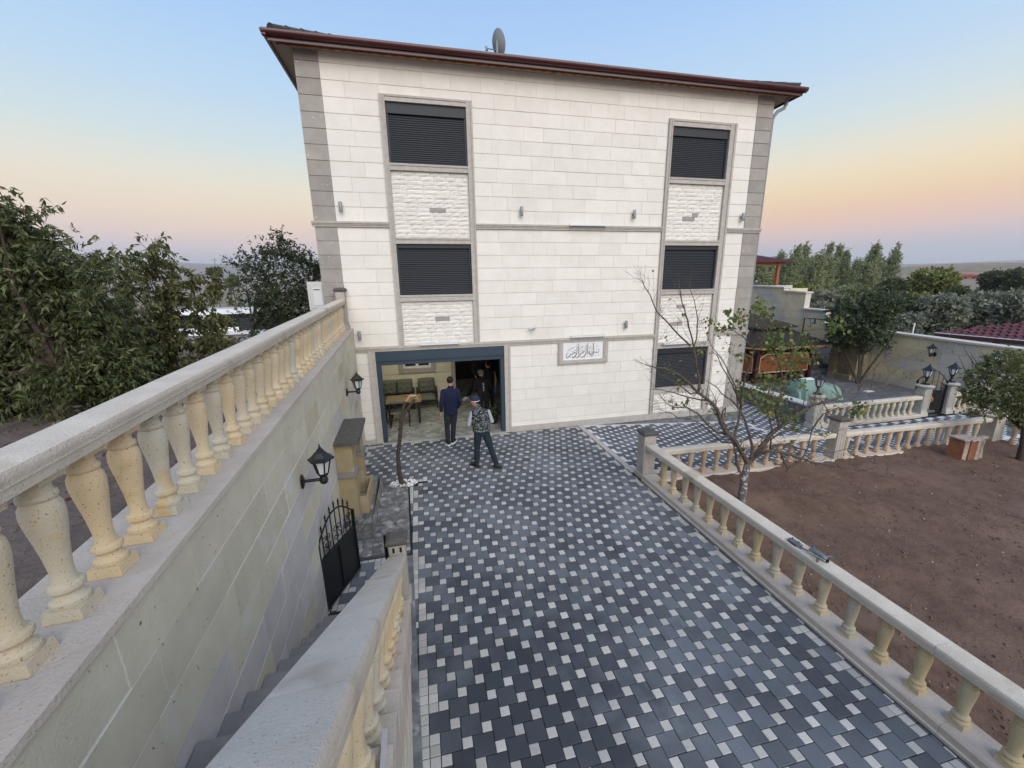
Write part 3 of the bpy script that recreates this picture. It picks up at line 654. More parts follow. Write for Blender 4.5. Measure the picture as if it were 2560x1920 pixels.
W0 = (0.849-A/2, 3.422-A/2)       # lower-left corner of one pale paver in the photograph
def lattice(x0, x1, y0, y1, edges_, org=W0):
    """pinwheel paving: returns (full dark, full white, cut polygons)"""
    dk, wh, cut = [], [], []
    n = int(max(x1-x0, y1-y0)/A)+12
    seen = set()
    ci = int((x0-org[0])/A); cj = int((y0-org[1])/A)
    for i in range(-2*n, 2*n):
        for j in range(-2*n, 2*n):
            gx, gy = 2*i-j, i+2*j
            x = org[0]+gx*A; y = org[1]+gy*A
            if x < x0-3*A or x > x1+3*A or y < y0-3*A or y > y1+3*A: continue
            edges = edges_(x, y) if callable(edges_) else edges_
            s_ = [(x, y), (x+A, y), (x+A, y+A), (x, y+A)]; c_ = clip(s_, edges)
            ar = area(c_) if c_ else 0
            if ar > 0.98*A*A: wh.append((x, y))
            elif ar > 0.25*A*A: cut.append(('w', c_))
            bx, by = x+A, y-A
            b_ = [(bx, by), (bx+2*A, by), (bx+2*A, by+2*A), (bx, by+2*A)]; c_ = clip(b_, edges); ar = area(c_) if c_ else 0
            if ar > 0.99*4*A*A: dk.append((bx, by))
            elif ar > 0.02*A*A:
                for u in (0, 1):
                    for v in (0, 1):
                        e_ = [(bx+u*A, by+v*A), (bx+u*A+A, by+v*A), (bx+u*A+A, by+v*A+A), (bx+u*A, by+v*A+A)]; c2 = clip(e_, edges); a2 = area(c2) if c2 else 0
                        if a2 > 0.98*A*A: wh.append((bx+u*A, by+v*A))
                        elif a2 > 0.2*A*A: cut.append(('d' if a2 < 0.55*A*A else 'w', c2))
    return dk, wh, cut
YN = 0.3
# edges ccw: right border, facade, left slanted border, near end
XR = 4.36
edges = [(XR, 0, XR, 20), (20, D-0.14, -20, D-0.14), (-0.45, 8.12, -1.62, 8.12) if False else (dx(10)+0, 10, dx(0), 0), (-20, YN, 20, YN)]
edgesB = [edges[0], edges[1], (wx(10)+0.02, 10, wx(8)+0.02, 8), edges[3]]
def main_edges(x, y):
    if x > dx(y)+3*A: return edgesB
    return edgesB+[(-20, 8.17, 20, 8.17)] if y > 8.0 else edges
dk, wh, cut = lattice(-1.7, XR, YN, D-0.1, main_edges)
# strip between planting bed and facade, left of the slanted border
e2 = [(dx(10)-0.012, 0, dx(10)-0.012, 20)]
edl = [(dx(0)-0.004, 0, dx(10)-0.004, 10), (20, D-0.14, -20, D-0.14), (wx(10)+0.02, 20, wx(10)+0.02, 0), (-20, 8.16, 20, 8.16)]
# landing behind the iron gate
edg = [(dx(0)-0.13, 0, dx(10)-0.13, 10), (20, 5.74, -20, 5.74), (wx(10)-0.0, 20, wx(0)-0.0, 0), (-20, 4.72, 20, 4.72)]
edg[2] = (wx(10)+0.02, 10, wx(0)+0.02, 0)
dk3, wh3, cut3 = lattice(-1.6, -0.2, 4.6, 5.8, edg, (W0[0]+0.03, W0[1]+0.05))
dk += dk3; wh += wh3; cut += cut3
dk.sort(key=lambda p: p[0]**2+p[1]**2+ (100 if p[1] < 1.3 else 0)); wh.sort(key=lambda p: p[0]**2+p[1]**2+(100 if p[1] < 1.3 else 0))
for lst, me, nm, mt in ((dk, dark_me, 'dark_paver', M['paver_dark']), (wh, white_me, 'pale_paver', M['paver_white'])):
    for x, y in lst[:300]:
        o = meshobj(nm, me, drive); o.location += Vector((x, y, rnd.uniform(-0.0025, 0.0025))); o.rotation_euler = (rnd.uniform(-.006, .006), rnd.uniform(-.006, .006), rnd.uniform(-.012, .012))
    q = MB(); wd = 2*A if nm == 'dark_paver' else A
    for x, y in lst[300:]: paver(q, [(x, y), (x+wd, y), (x+wd, y+wd), (x, y+wd)], h=rnd.uniform(-0.002, 0.002))
    q.build(nm+'_rest', mt, drive, kind='stuff')
for k_, mt in (('d', M['paver_dark']), ('w', M['paver_white'])):
    q = MB()
    for t_, c_ in cut:
        if t_ == k_: paver(q, c_)
    if q.v: q.build('cut_paver', mt, drive, kind='stuff')
# cement strip along the stair wall
q = MB(); q.add([(fx(0.2)-0.02, 0.2, 0.0), (dx(0.2)+0.004, 0.2, -0.002), (dx(5.7)+0.004, 5.7, -0.002), (fx(5.7)-0.02, 5.7, 0.0)], [(0, 1, 2, 3)])
q.build('cement_strip', M['cement'], drive)
# sloping walkway on the right (pavers too small to tell apart singly beyond the first metres)
MB().box(4.365, 4.50, 7.42, D-0.12, -0.05, 0.006).build('divider_strip', M['trim'], drive)
wk = MB()
nx = 40
for i in range(nx):
    x0 = 4.5+(17.9-4.5)*i/nx; x1 = 4.5+(17.9-4.5)*(i+1)/nx
    yb0 = D-0.06 if x1 < 10.05 else 14.0 if x1 < 12.3 else 9.40
    wk.add([(x0, 6.3, walk_z(x0)-0.012), (x1, 6.3, walk_z(x1)-0.012), (x1, yb0, walk_z(x1)-0.012), (x0, yb0, walk_z(x0)-0.012)], [(0, 1, 2, 3)])
wko = wk.build('walkway', M['paver_joint']); tag(wko, kind='structure')
WH = mat('pale_paver_far', (0.62, 0.62, 0.61), rough=0.8, rv=0.08)
for (x0, x1, y0, y1) in ((4.51, 10.06, 7.32, D-0.08), (10.06, 12.05, 7.32, 13.6), (12.05, 17.7, 7.32, 9.28), (15.45, 17.7, 4.5, 7.32)):
    ed = [(x1, 0, x1, 40), (40, y1, -40, y1), (x0, 40, x0, 0), (-40, y0, 40, y0)]
    d_, w_, c_ = lattice(x0, x1, y0, y1, ed)
    qa, qb = MB(), MB()
    for x, y in d_: paver(qa, [(x, y), (x+2*A, y), (x+2*A, y+2*A), (x, y+2*A)], walk_z)
    for x, y in w_: paver(qb, [(x, y), (x+A, y), (x+A, y+A), (x, y+A)], walk_z)
    for t_, p_ in c_: paver(qa if t_ == 'd' else qb, p_, walk_z)
    qa.build('dark_paver_field', M['paver_dark'], wko, kind='stuff'); qb.build('pale_paver_field', WH, wko, kind='stuff')

# soil bed on the right
NXs, NYs = 90, 62
vs = []; fs = []
for j in range(NYs+1):
    for i in range(NXs+1):
        x = 4.52+(15.2-4.52)*i/NXs; y = -1.5+(7.05+1.5)*j/NYs
        z = -0.03-0.010*(x-4.5)+0.035*(math.sin(x*2.3+y*1.1)*math.sin(y*1.9-x*.7))*min(1, (x-4.5)*1.5)+rnd.uniform(-0.022, 0.022)
        vs.append((x, y, z))
for j in range(NYs):
    for i in range(NXs): k = j*(NXs+1)+i; fs.append((k, k+1, k+NXs+2, k+NXs+1))
soil = MB().add(vs, fs).build('soil_bed', M['soil'], smooth=True); tag(soil, kind='structure')
def soil_z(x, y): return -0.03-0.010*(x-4.5)+0.035*(math.sin(x*2.3+y*1.1)*math.sin(y*1.9-x*.7))*min(1, (x-4.5)*1.5)
def scatter(name, n, xr, yr, zf, smin, smax, mt, label, cat, flat=0.6, bias=1.0):
    vv = np.zeros((n, 8, 3)); base = np.array([(-1, -1, -1), (1, -1, -1), (1, 1, -1), (-1, 1, -1), (-.6, -.6, 1), (.6, -.6, 1), (.6, .6, 1), (-.6, .6, 1)], float)*0.5
    F = [(0, 3, 2, 1), (4, 5, 6, 7), (0, 1, 5, 4), (1, 2, 6, 5), (2, 3, 7, 6), (3, 0, 4, 7)]
    mb = MB()
    for k in range(n):
        x = xr[0]+(xr[1]-xr[0])*(rnd.random()**bias); y = rnd.uniform(*yr); s_ = rnd.uniform(smin, smax)*(1.0 if rnd.random() < .85 else 1.6)
        a_ = rnd.uniform(0, 6.28); ca, sa = math.cos(a_), math.sin(a_); ex = rnd.uniform(.6, 1.3); z = zf(x, y)
        mb.add([(x+(p[0]*ca*ex-p[1]*sa)*s_*rnd.uniform(.8, 1.2), y+(p[0]*sa*ex+p[1]*ca)*s_*rnd.uniform(.8, 1.2), z+p[2]*s_*flat) for p in base], F)
    o = mb.build(name, mt); tag(o, label, cat, kind='stuff'); return o
scatter('soil_clods', 4500, (4.7, 15.1), (0.2, 6.9), soil_z, 0.012, 0.036, M['clod'], 'brown crumbly clods of earth covering the soil bed', 'clods', flat=.36)
scatter('soil_chips', 420, (4.7, 15.1), (0.2, 6.9), soil_z, 0.008, 0.022, M['chip'], 'small pale stone chips scattered over the soil bed', 'chips')

# ================================================================== BALUSTERS
def baluster_mesh(name, h, prof, plinth, abacus, mt, ph=0.05, ah=0.035):
    q = MB(); k = h/0.62
    q.frust(-plinth, plinth, -plinth, plinth, 0, ph, 0.004)
    q.lathe([(r_, z*k) for r_, z in prof], n=20)
    q.frust(-abacus, abacus, -abacus, abacus, h-ah, h, -0.004)
    return q.mesh(name, mt, True)
P1 = [(0.060, 0.050), (0.064, 0.060), (0.062, 0.074), (0.050, 0.082), (0.044, 0.100), (0.047, 0.112), (0.056, 0.120), (0.058, 0.132), (0.054, 0.143), (0.042, 0.150), (0.036, 0.175), (0.036, 0.21), (0.040, 0.26), (0.047, 0.32),
      (0.056, 0.38), (0.0625, 0.43), (0.064, 0.46), (0.061, 0.49), (0.052, 0.508), (0.050, 0.512), (0.057, 0.518), (0.059, 0.528), (0.056, 0.540), (0.047, 0.546), (0.045, 0.565), (0.052, 0.585)]
P2 = [(r_*1.16, z_) for r_, z_ in [(0.058, 0.050), (0.060, 0.066), (0.050, 0.078), (0.046, 0.095), (0.052, 0.105), (0.055, 0.118), (0.048, 0.130), (0.037, 0.145), (0.036, 0.18), (0.040, 0.26), (0.046, 0.34), (0.052, 0.42), (0.053, 0.46), (0.048, 0.49),
      (0.043, 0.495), (0.050, 0.505), (0.050, 0.520), (0.044, 0.53), (0.046, 0.555), (0.052, 0.585)]]
bal_big = baluster_mesh('baluster', 0.62, P1, 0.066, 0.060, M['baluster'])
bal_right = baluster_mesh('baluster', 0.553, P2, 0.066, 0.056, M['baluster_pale'])
bal_rust = baluster_mesh('baluster', 0.53, P2, 0.062, 0.054, M['baluster_rust'])
bal_cream = baluster_mesh('baluster', 0.50, P1, 0.060, 0.054, M['cream_baluster'])
bal_stair = baluster_mesh('baluster', 0.60, P1, 0.062, 0.056, M['baluster'])
def railprof(hw, h):  # moulded handrail, centred
    return [(-hw+0.012, 0), (hw-0.012, 0), (hw-0.008, h*0.38), (hw-0.002, h*0.42), (hw-0.004, h*0.50), (hw, h*0.62), (hw-0.001, h*0.80), (hw-0.008, h*0.94), (hw-0.021, h),
            (-hw+0.021, h), (-hw+0.008, h*0.94), (-hw+0.001, h*0.80), (-hw, h*0.62), (-hw+0.004, h*0.50), (-hw+0.002, h*0.42), (-hw+0.008, h*0.38)]
def newel(parent, x, y, z0, h, w_, capmat=None, name='newel_post', slots=True, ang=0.0):
    q = MB(); b = w_/2
    q.frust(x-b-0.03, x+b+0.03, y-b-0.03, y+b+0.03, z0, z0+0.10, 0.012); q.box(x-b, x+b, y-b, y+b, z0+0.10, z0+h-0.09)
    if slots:
        for k in (-0.5, 0, 0.5):
            q.box(x+k*w_*0.62-0.011, x+k*w_*0.62+0.011, y-b-0.006, y-b+0.002, z0+0.20, z0+h-0.2); q.box(x-b-0.006, x-b+0.002, y+k*w_*0.62-0.011, y+k*w_*0.62+0.011, z0+0.20, z0+h-0.2)
    n_ = q.build(name, M['newel'], parent)
    c_ = MB(); e = b+0.035
    c_.frust(x-e+0.015, x+e-0.015, y-e+0.015, y+e-0.015, z0+h-0.09, z0+h-0.065, -0.015); c_.box(x-e, x+e, y-e, y+e, z0+h-0.065, z0+h-0.035); c_.frust(x-e, x+e, y-e, y+e, z0+h-0.035, z0+h, 0.05)
    c_.build('cap', capmat or M['dark_cap'], n_); return n_

# ---- left terrace wall
UPD = Vector((-0.04, 1, 0.0338)); SIDE = Vector((1, 0.04, 0)).normalized()
def wp(y, o, dz): return Vector((wx(y)+o, y, cz(y)+dz))
wall = thing('terrace_wall', 'tall terrace wall of green and lavender stone slabs beside the stairs', 'wall', (wx(5)-0.2, 5, 0))
Y0w, Y1w = -0.6, D-0.02
q = MB(); q.hexa([(wx(Y0w)-0.45, Y0w, -0.3), (wx(Y0w)+0.001, Y0w, -0.3), (wx(Y1w)+0.001, Y1w, -0.3), (wx(Y1w)-0.45, Y1w, -0.3),
                  (wx(Y0w)-0.45, Y0w, cz(Y0w)), (wx(Y0w)+0.001, Y0w, cz(Y0w)), (wx(Y1w)+0.001, Y1w, cz(Y1w)), (wx(Y1w)-0.45, Y1w, cz(Y1w))])
q.build('wall_core', M['grout'], wall)
CH = 0.295
for r_ in range(11):
    y = Y0w+rnd.uniform(0, 0.4)-0.4
    while y < Y1w:
        l = rnd.uniform(0.5, 0.95); y2 = min(y+l, Y1w)
        if Y1w-y2 < 0.3: y2 = Y1w
        if y2 > Y0w:
            t0, t1 = -CH*r_-0.005, -CH*(r_+1)+0.004; ya, yb_ = max(y, Y0w)+0.004, y2-0.005
            if cz((ya+yb_)/2)+t0 > 0:
                dp_ = rnd.uniform(0.0025, 0.006)
                j1, j2 = rnd.uniform(-.004, .004), rnd.uniform(-.004, .004)
                q = MB()
                def W_(yy, dz, o): return (wx(yy)+o, yy, max(cz(yy)+dz, -0.05))
                q.hexa([W_(ya, t1+j1, -0.03), W_(ya, t1+j1, dp_), W_(yb_, t1+j1, dp_), W_(yb_, t1+j1, -0.03), W_(ya, t0+j2, -0.03), W_(ya, t0+j2, dp_), W_(yb_, t0+j2, dp_), W_(yb_, t0+j2, -0.03)])
                u = rnd.random(); zz_ = cz(y)+t0
                if r_ <= 2: mt = 'slab_yellow' if (u < 0.16 and y > 4) else 'slab_green'
                elif y < 4.2: mt = 'slab_lavender' if u < (0.75 if r_ < 7 else 0.5) else 'slab_green'
                else: mt = 'slab_lavender' if u < 0.52 else 'slab_yellow' if u < 0.68 else 'slab_green'
                q.build('wall_slab', M[mt], wall)
        y = y2
y = Y0w
while y < Y1w:
    y2 = min(y+rnd.uniform(1.3, 1.9), Y1w)
    if Y1w-y2 < 0.5: y2 = Y1w
    q = MB(); a, b = y+0.002, y2-0.002
    def K_(yy, o, dz): return (wx(yy)+o, yy, cz(yy)+dz)
    q.hexa([K_(a, -0.47, 0.0), K_(a, 0.018, 0.0), K_(b, 0.018, 0.0), K_(b, -0.47, 0.0), K_(a, -0.47, 0.032), K_(a, 0.014, 0.032), K_(b, 0.014, 0.032), K_(b, -0.47, 0.032)])
    q.build('coping_stone', M['coping'], wall); y = y2
# balustrade on it
bl = thing('terrace_balustrade', 'yellow stone balustrade with grey rail on top of the terrace wall', 'balustrade', tuple(wp(5, -0.185, 0.032)))
for a, b in ((-0.6, 1.46), (1.463, 2.76), (2.763, 4.5), (4.503, 6.3), (6.303, 8.1), (8.103, 10.44)):
    q = MB(); q.sweep(railprof(0.098, 0.105), wp(a, -0.185, 0.652), wp(b, -0.185, 0.652), SIDE); q.build('handrail', M['rail'], bl, True)
y = -0.5+0.065
ys = [1.574+0.25*k-0.06 for k in range(-8, 36)]
for y in ys:
    if y > 10.28 or y < -0.55: continue
    o = meshobj('baluster', bal_big, bl); o.location += wp(y, -0.185, 0.032); o.rotation_euler = (rnd.uniform(-.012, .012), rnd.uniform(-.012, .012), R(2.3)+rnd.choice((0, 1, 2, 3))*math.pi/2+rnd.uniform(-.03, .03))
nw = thing('newel_pillar', 'narrow grey pillar with dark cap ending the terrace balustrade at the house', 'pillar', tuple(wp(10.55, -0.185, 0.032)))
newel(nw, wx(10.55)-0.185, 10.55, cz(10.55)+0.033, 1.0, 0.20)

# ---- stairs: steps, outer wall
st = thing('stair_flight', 'grey stone steps descending along the terrace wall to the iron gate', 'stairs', (-0.85, 2.4, 0))
TR, RI = 0.288, 0.1795
nst = 15
for k in range(nst):
    zt = RI*(nst-k); y1 = 4.52-TR*(nst-1-k)           # top step first
    yb_ = y1-TR-0.03 if k else -1.2
    q = MB(); xa0, xb0 = wx(y1)+0.012, fx(y1)-0.17
    q.hexa([(wx(yb_)+0.012, yb_, zt-RI-0.02), (fx(yb_)-0.165, yb_, zt-RI-0.02), (xb0, y1-0.02, zt-RI-0.02), (xa0, y1-0.02, zt-RI-0.02),
            (wx(yb_)+0.012, yb_, zt-0.035), (fx(yb_)-0.165, yb_, zt-0.035), (xb0, y1-0.02, zt-0.035), (xa0, y1-0.02, zt-0.035)])
    s_ = q.build('step', M['step'], st)
    t_ = MB(); t_.hexa([(wx(yb_)+0.012, yb_, zt-0.034), (fx(yb_)-0.165, yb_, zt-0.034), (xb0, y1, zt-0.034), (xa0, y1, zt-0.034), (wx(yb_)+0.012, yb_, zt), (fx(yb_)-0.165, yb_, zt), (xb0, y1-0.004, zt), (xa0, y1-0.004, zt)])
    t_.build('tread', M['step'], s_)
ymass = MB()
ymass.prism([(-1.2, -0.05), (4.40, -0.05), (4.40, 0.10), (0.5, 2.50), (-1.2, 2.50)], lambda u, v: (wx(u)+0.02, u, v), lambda u, v: (fx(u)-0.175, u, v))
ymass.build('stair_mass', M['step'], st)
# stringer wall under the sloping rail
SL = -0.62
def rtop(y): return 0.74+0.62*(4.7-max(y, 0.3))
sw = thing('stair_side_wall', 'low slab-clad wall carrying the sloping stair rail beside the driveway', 'wall', (fx(2.5)-0.08, 2.5, 0))
q = MB(); low = lambda y: max(rtop(y)-0.90, 0.03)
q.prism([(-1.2, -0.02), (4.70, -0.02), (4.70, low(4.70)), (0.3, low(0.3)), (-1.2, low(-1.2))], lambda u, v: (fx(u)-0.168, u, v), lambda u, v: (fx(u)-0.006, u, v))
q.build('wall_core', M['grout'], sw)
for r_ in range(13):
    y = -1.2+rnd.uniform(-.4, 0); z0 = 0.30*r_
    while y < 4.68:
        y2 = min(y+rnd.uniform(.45, .8), 4.68); a, b = max(y, -1.2)+.003, y2-.003
        za, zb_ = min(z0+.294, low(a)-.012), min(z0+.294, low(b)-.012)
        if b > a and za > z0+.03:
            zb2 = max(zb_, z0+0.012)
            q = MB(); o_ = rnd.uniform(0, .005)
            q.hexa([(fx(a)-.02, a, z0), (fx(a)+o_, a, z0), (fx(b)+o_, b, z0), (fx(b)-.02, b, z0), (fx(a)-.02, a, za), (fx(a)+o_, a, za), (fx(b)+o_, b, zb2), (fx(b)-.02, b, zb2)])
            q.build('wall_slab', M[rnd.choice(('slab_green', 'slab_lavender', 'slab_green'))], sw)
        y = y2
sb = thing('stair_balustrade', 'sloping grey stone stair rail on yellow balusters and stepped blocks', 'balustrade', (fx(2.5)-0.085, 2.5, low(2.5)))
XC = -0.10
for k in range(20):
    y = 4.45-0.283*k
    if y < -1.0: break
    zb_ = rtop(y)-0.15-0.60+0.02
    q = MB(); ya, yc = y-0.15, y+0.133
    q.prism([(ya, low(yc)-0.1 if low(yc) > .15 else 0.04), (yc, low(yc)-0.1 if low(yc) > .15 else 0.04), (yc, zb_-0.012), (yc-0.012, zb_), (ya, zb_)], lambda u, v: (fx(u)-0.20, u, v), lambda u, v: (fx(u)+0.028, u, v))
    q.build('stepped_block', M['coping'], sb)
    o = meshobj('baluster', bal_stair, sb); o.location += Vector((fx(y)+XC, y, zb_+0.001)); o.rotation_euler.z = R(2.3)+rnd.choice((0, 1, 2, 3))*math.pi/2
for a, b in ((-1.2, 0.298), (0.3, 0.93), (0.932, 2.16), (2.162, 3.05), (3.052, 4.72)):
    q = MB(); q.sweep(railprof(0.115, 0.135), (fx(a)+XC, a, rtop(a)-0.135), (fx(b)+XC, b, rtop(b)-0.135), SIDE); q.build('handrail', M['rail'], sb, True)
nw = thing('newel_pillar', 'stone pillar with dark flat cap at the foot of the stair rail', 'pillar', (fx(4.82)-0.08, 4.82, 0))
newel(nw, fx(4.82)-0.08, 4.82, 0.0, 0.97, 0.20, slots=False)
q = MB()
for k in (-0.045, 0.045): q.box(fx(4.82)-0.08+k-0.014, fx(4.82)-0.08+k+0.014, 4.716, 4.722, 0.77, 0.84)
q.build('slot', M['black_iron'], nw)

# ---- iron gate, standing open
gt = thing('iron_gate', 'black sheet iron gate with arched spear bars standing open at the stair foot', 'gate', (-1.425, 4.75, 0.03))
HA, HB = Vector((-1.425, 4.75, 0.05)), Vector((-1.135, 5.52, 0.05)); gd = HB-HA; gl = gd.length; gd.normalize(); gn = Vector((gd.y, -gd.x, 0))
def gp(u, z, n=0.0): return HA+gd*u+gn*n+Vector((0, 0, z-0.05))
q = MB(); q.obox(gp(0, .05), gp(0, 1.02), 0.04, 0.04); q.obox(gp(gl, .05), gp(gl, 1.02), 0.04, 0.04); q.obox(gp(0.02, .07), gp(gl-0.02, .07), 0.035, 0.035); q.obox(gp(0.02, .76), gp(gl-0.02, .76), 0.035, 0.03)
q.tube([gp(gl*t, 1.0+0.27*math.sin(math.pi*t)) for t in [k/12 for k in range(13)]], 0.012, 6); q.build('frame', M['black_iron'], gt)
q = MB(); q.obox(gp(0.021, .415), gp(gl-0.021, .415), 0.006, 0.66); q.build('sheet_panel', M['black_iron'], gt)
q = MB(); q.obox(gp(gl*0.5, .09, .008), gp(gl*0.5, .74, .008), 0.02, 0.03); q.build('stiffener', M['black_iron'], gt)
for k in range(1, 8):
    u = gl*k/8; zt = 1.0+0.27*math.sin(math.pi*k/8)
    q = MB(); q.tube([gp(u, .77), gp(u, zt+.03)], 0.008, 6); q.build('bar', M['black_iron'], gt)
    s_ = MB(); s_.lathe([(0.004, 0), (0.016, .02), (0.007, .035), (0.015, .055), (0.001, .11)], gp(u, zt+.02), 6); s_.build('spear_tip', M['black_iron'], gt)
def scroll(pn, P0, U, V, mt, s=1.0):
    q = MB()
    for sg in (-1, 1):
        for sv in (-1, 1):
            pts = []
            for k in range(14):
                a_ = k/13*5.2; r_ = 0.012+0.045*(1-k/13)*s
                pts.append(P0+U*(sg*(0.045*s-r_*math.cos(a_)))+V*(sv*(0.03*s+r_*math.sin(a_)+0.02)))
            q.tube(pts, 0.006, 5)
    for k in range(7):
        a_ = k*0.9; q.lathe([(0.002, -.012), (0.016*s, 0), (0.002, .014)], P0+U*(0.025*math.cos(a_))+V*(0.055*math.sin(a_*1.3)), 6)
    return q.build('scroll_leaf', mt, pn)
for k in (1.6, 4, 6.4): scroll(gt, gp(gl*k/8, 0.95, .01), gd, Vector((0, 0, 1)), M['black_iron'])
q = MB(); q.box(-1.50, -1.455, 4.69, 4.735, 0.0, 1.08); q.build('hinge_post', M['black_iron'], gt)
gp2 = MB(); gp2.box(-0.675, -0.635, 4.93, 4.97, 0.0, 0.90)
tag(gp2.build('latch_post', M['black_iron']), 'slim black iron latch post beside the stair pillar', 'post')
MB().obox((-1.43, 4.68, 0.02), (-0.66, 4.80, 0.02), 0.045, 0.03).build('gate_sill', M['black_iron'], gt)

# ---- platform, planting bed of crazy paving, fountain
bed = MB(); bx1 = lambda y: dx(y)-0.03
bed.hexa([(wx(5.76)+.01, 5.76, -.02), (bx1(5.76), 5.76, -.02), (bx1(8.14), 8.14, -.02), (wx(8.14)+.01, 8.14, -.02), (wx(5.76)+.01, 5.76, .03), (bx1(5.76), 5.76, .03), (bx1(8.14), 8.14, .03), (wx(8.14)+.01, 8.14, .03)])
bedo = bed.build('paved_bed', M['grout']); tag(bedo, kind='structure')
M['slate_joint'] = mat('slate_joint', (0.10, 0.10, 0.10), rough=0.9)
bedo.data.materials[0] = M['slate_joint']
def crazy(parent, O, U, V, lu, lv, nu, nv, th=0.008, j=0.36, seed=3):
    rr = random.Random(seed); P_ = {}
    for i in range(nu+1):
        for k in range(nv+1):
            P_[i, k] = (lu*(i+(rr.uniform(-j, j) if 0 < i < nu else 0))/nu, lv*(k+(rr.uniform(-j, j) if 0 < k < nv else 0))/nv)
    N_ = U.cross(V).normalized()
    for i in range(nu):
        for k in range(nv):
            quads = [[P_[i, k], P_[i+1, k], P_[i+1, k+1], P_[i, k+1]]]
            if rr.random() < 0.45: a_ = quads[0]; quads = [[a_[0], a_[1], a_[2]], [a_[0], a_[2], a_[3]]] if rr.random() < .5 else [[a_[0], a_[1], a_[3]], [a_[1], a_[2], a_[3]]]
            for p_ in quads:
                cx_ = sum(a_[0] for a_ in p_)/len(p_); cy_ = sum(a_[1] for a_ in p_)/len(p_); n = len(p_)
                s_ = [(cx_+(a_-cx_)*0.94, cy_+(b_-cy_)*0.94) for a_, b_ in p_]
                t_ = th*rr.uniform(.6, 1.3); q = MB()
                q.add([O+U*a_+V*b_-N_*0.004 for a_, b_ in s_]+[O+U*a_+V*b_+N_*t_ for a_, b_ in s_], [tuple(range(n, 2*n))]+[(e, (e+1) % n, n+(e+1) % n, n+e) for e in range(n)])
                q.build('paving_stone', M['slate'], parent)
Xv, Yv, Zv = Vector((1, 0, 0)), Vector((0, 1, 0)), Vector((0, 0, 1))
crazy(bedo, Vector((-0.99, 5.78, 0.03)), Xv, Vector((-0.04, 1, 0)), 0.59, 2.33, 4, 15)
crazy(bedo, Vector((wx(5.78)+.02, 5.78, 0.03)), Xv, Yv, 0.44, 0.47, 3, 3, seed=8)
plat = MB(); PZ = 0.30
plat.hexa([(wx(6.27)+.01, 6.27, .03), (-1.01, 6.27, .03), (-1.06, 8.1, .03), (wx(8.1)+.01, 8.1, .03), (wx(6.27)+.01, 6.27, PZ), (-1.01, 6.27, PZ), (-1.06, 8.1, PZ), (wx(8.1)+.01, 8.1, PZ)])
plo = plat.build('fountain_platform', M['slate_joint'], bedo)
crazy(plo, Vector((wx(6.27)+.02, 6.268, 0.035)), Xv, Zv, 0.44, 0.262, 3, 2, seed=5)
crazy(plo, Vector((-1.008, 6.28, 0.035)), Yv, Zv, 1.8, 0.262, 9, 2, seed=6)
crazy(plo, Vector((-1.24, 6.28, PZ)), Xv, Vector((-0.03, 1, 0)), 0.22, 1.8, 2, 9, seed=7)
fo = thing('stone_fountain', 'tan stone wall fountain with dark slab roof, arch and basin by the stairs', 'fountain', (-1.3, 7.0, PZ))
def fbox(n, x0, x1, y0, y1, z0, z1, m_): return MB().box(x0, x1, y0, y1, z0, z1).build(n, M[m_], fo)
q = MB(); q.hexa([(wx(6.37)+.015, 6.37, 1.665), (-1.09, 6.35, 1.665), (-1.14, 7.63, 1.665), (wx(7.63)+.015, 7.63, 1.665), (wx(6.37)+.015, 6.37, 1.72), (-1.09, 6.35, 1.72), (-1.14, 7.63, 1.72), (wx(7.63)+.015, 7.63, 1.72)]); q.build('slab_roof', M['dark_cap'], fo)
FX = -1.215
for ya, yb_, zt in ((6.43, 6.70, 1.10), (7.30, 7.57, 1.10)):
    fbox('pilaster', wx(7)-.02+.04, FX, ya, yb_, PZ+.07, zt, 'tan_stone'); fbox('pilaster_base', wx(7)+.02, FX+.03, ya-.03, yb_+.03, PZ+.01, PZ+.07, 'grey_stone')
    fbox('string_course', wx(7)+.02, FX+.035, ya-.035, yb_+.02, 1.101, 1.18, 'grey_stone')
fbox('back_panel', wx(7)+.02, FX-.16, 6.70, 7.30, PZ+.01, 1.66, 'tan_stone')
q = MB(); n = 14
for k in range(n):   # arch head: voussoir ring to flat top
    y0_, y1_ = 6.44+1.12*k/n, 6.44+1.12*(k+1)/n
    zz = lambda y: 1.181 if abs(y-7.0) > .30 else 1.181+math.sqrt(max(0, .30**2-(y-7.0)**2))*1.0
    q.hexa([(wx(7)+.03, y0_, zz(y0_)), (FX-.005, y0_, zz(y0_)), (FX-.005, y1_, zz(y1_)), (wx(7)+.03, y1_, zz(y1_)), (wx(7)+.03, y0_, 1.664), (FX-.005, y0_, 1.664), (FX-.005, y1_, 1.664), (wx(7)+.03, y1_, 1.664)])
q.build('arch_head', M['tan_stone'], fo)
q = MB(); q.box(FX-.15, FX+.13, 6.60, 7.40, PZ+.012, PZ+.06); q.box(FX+.10, FX+.14, 6.60, 7.40, PZ+.06, PZ+.33); q.box(FX-.0, FX+.10, 6.60, 6.64, PZ+.06, PZ+.33); q.box(FX-.0, FX+.10, 7.36, 7.40, PZ+.06, PZ+.33); q.build('basin', M['tan_stone'], fo)
q = MB(); q.tube([(FX-.16, 7.0, .86), (FX-.08, 7.0, .86), (FX-.06, 7.0, .82)], .014, 8); q.tube([(FX-.12, 7.0, .87), (FX-.12, 7.0, .91)], .01, 6); q.build('tap', M['alu'], fo, True)

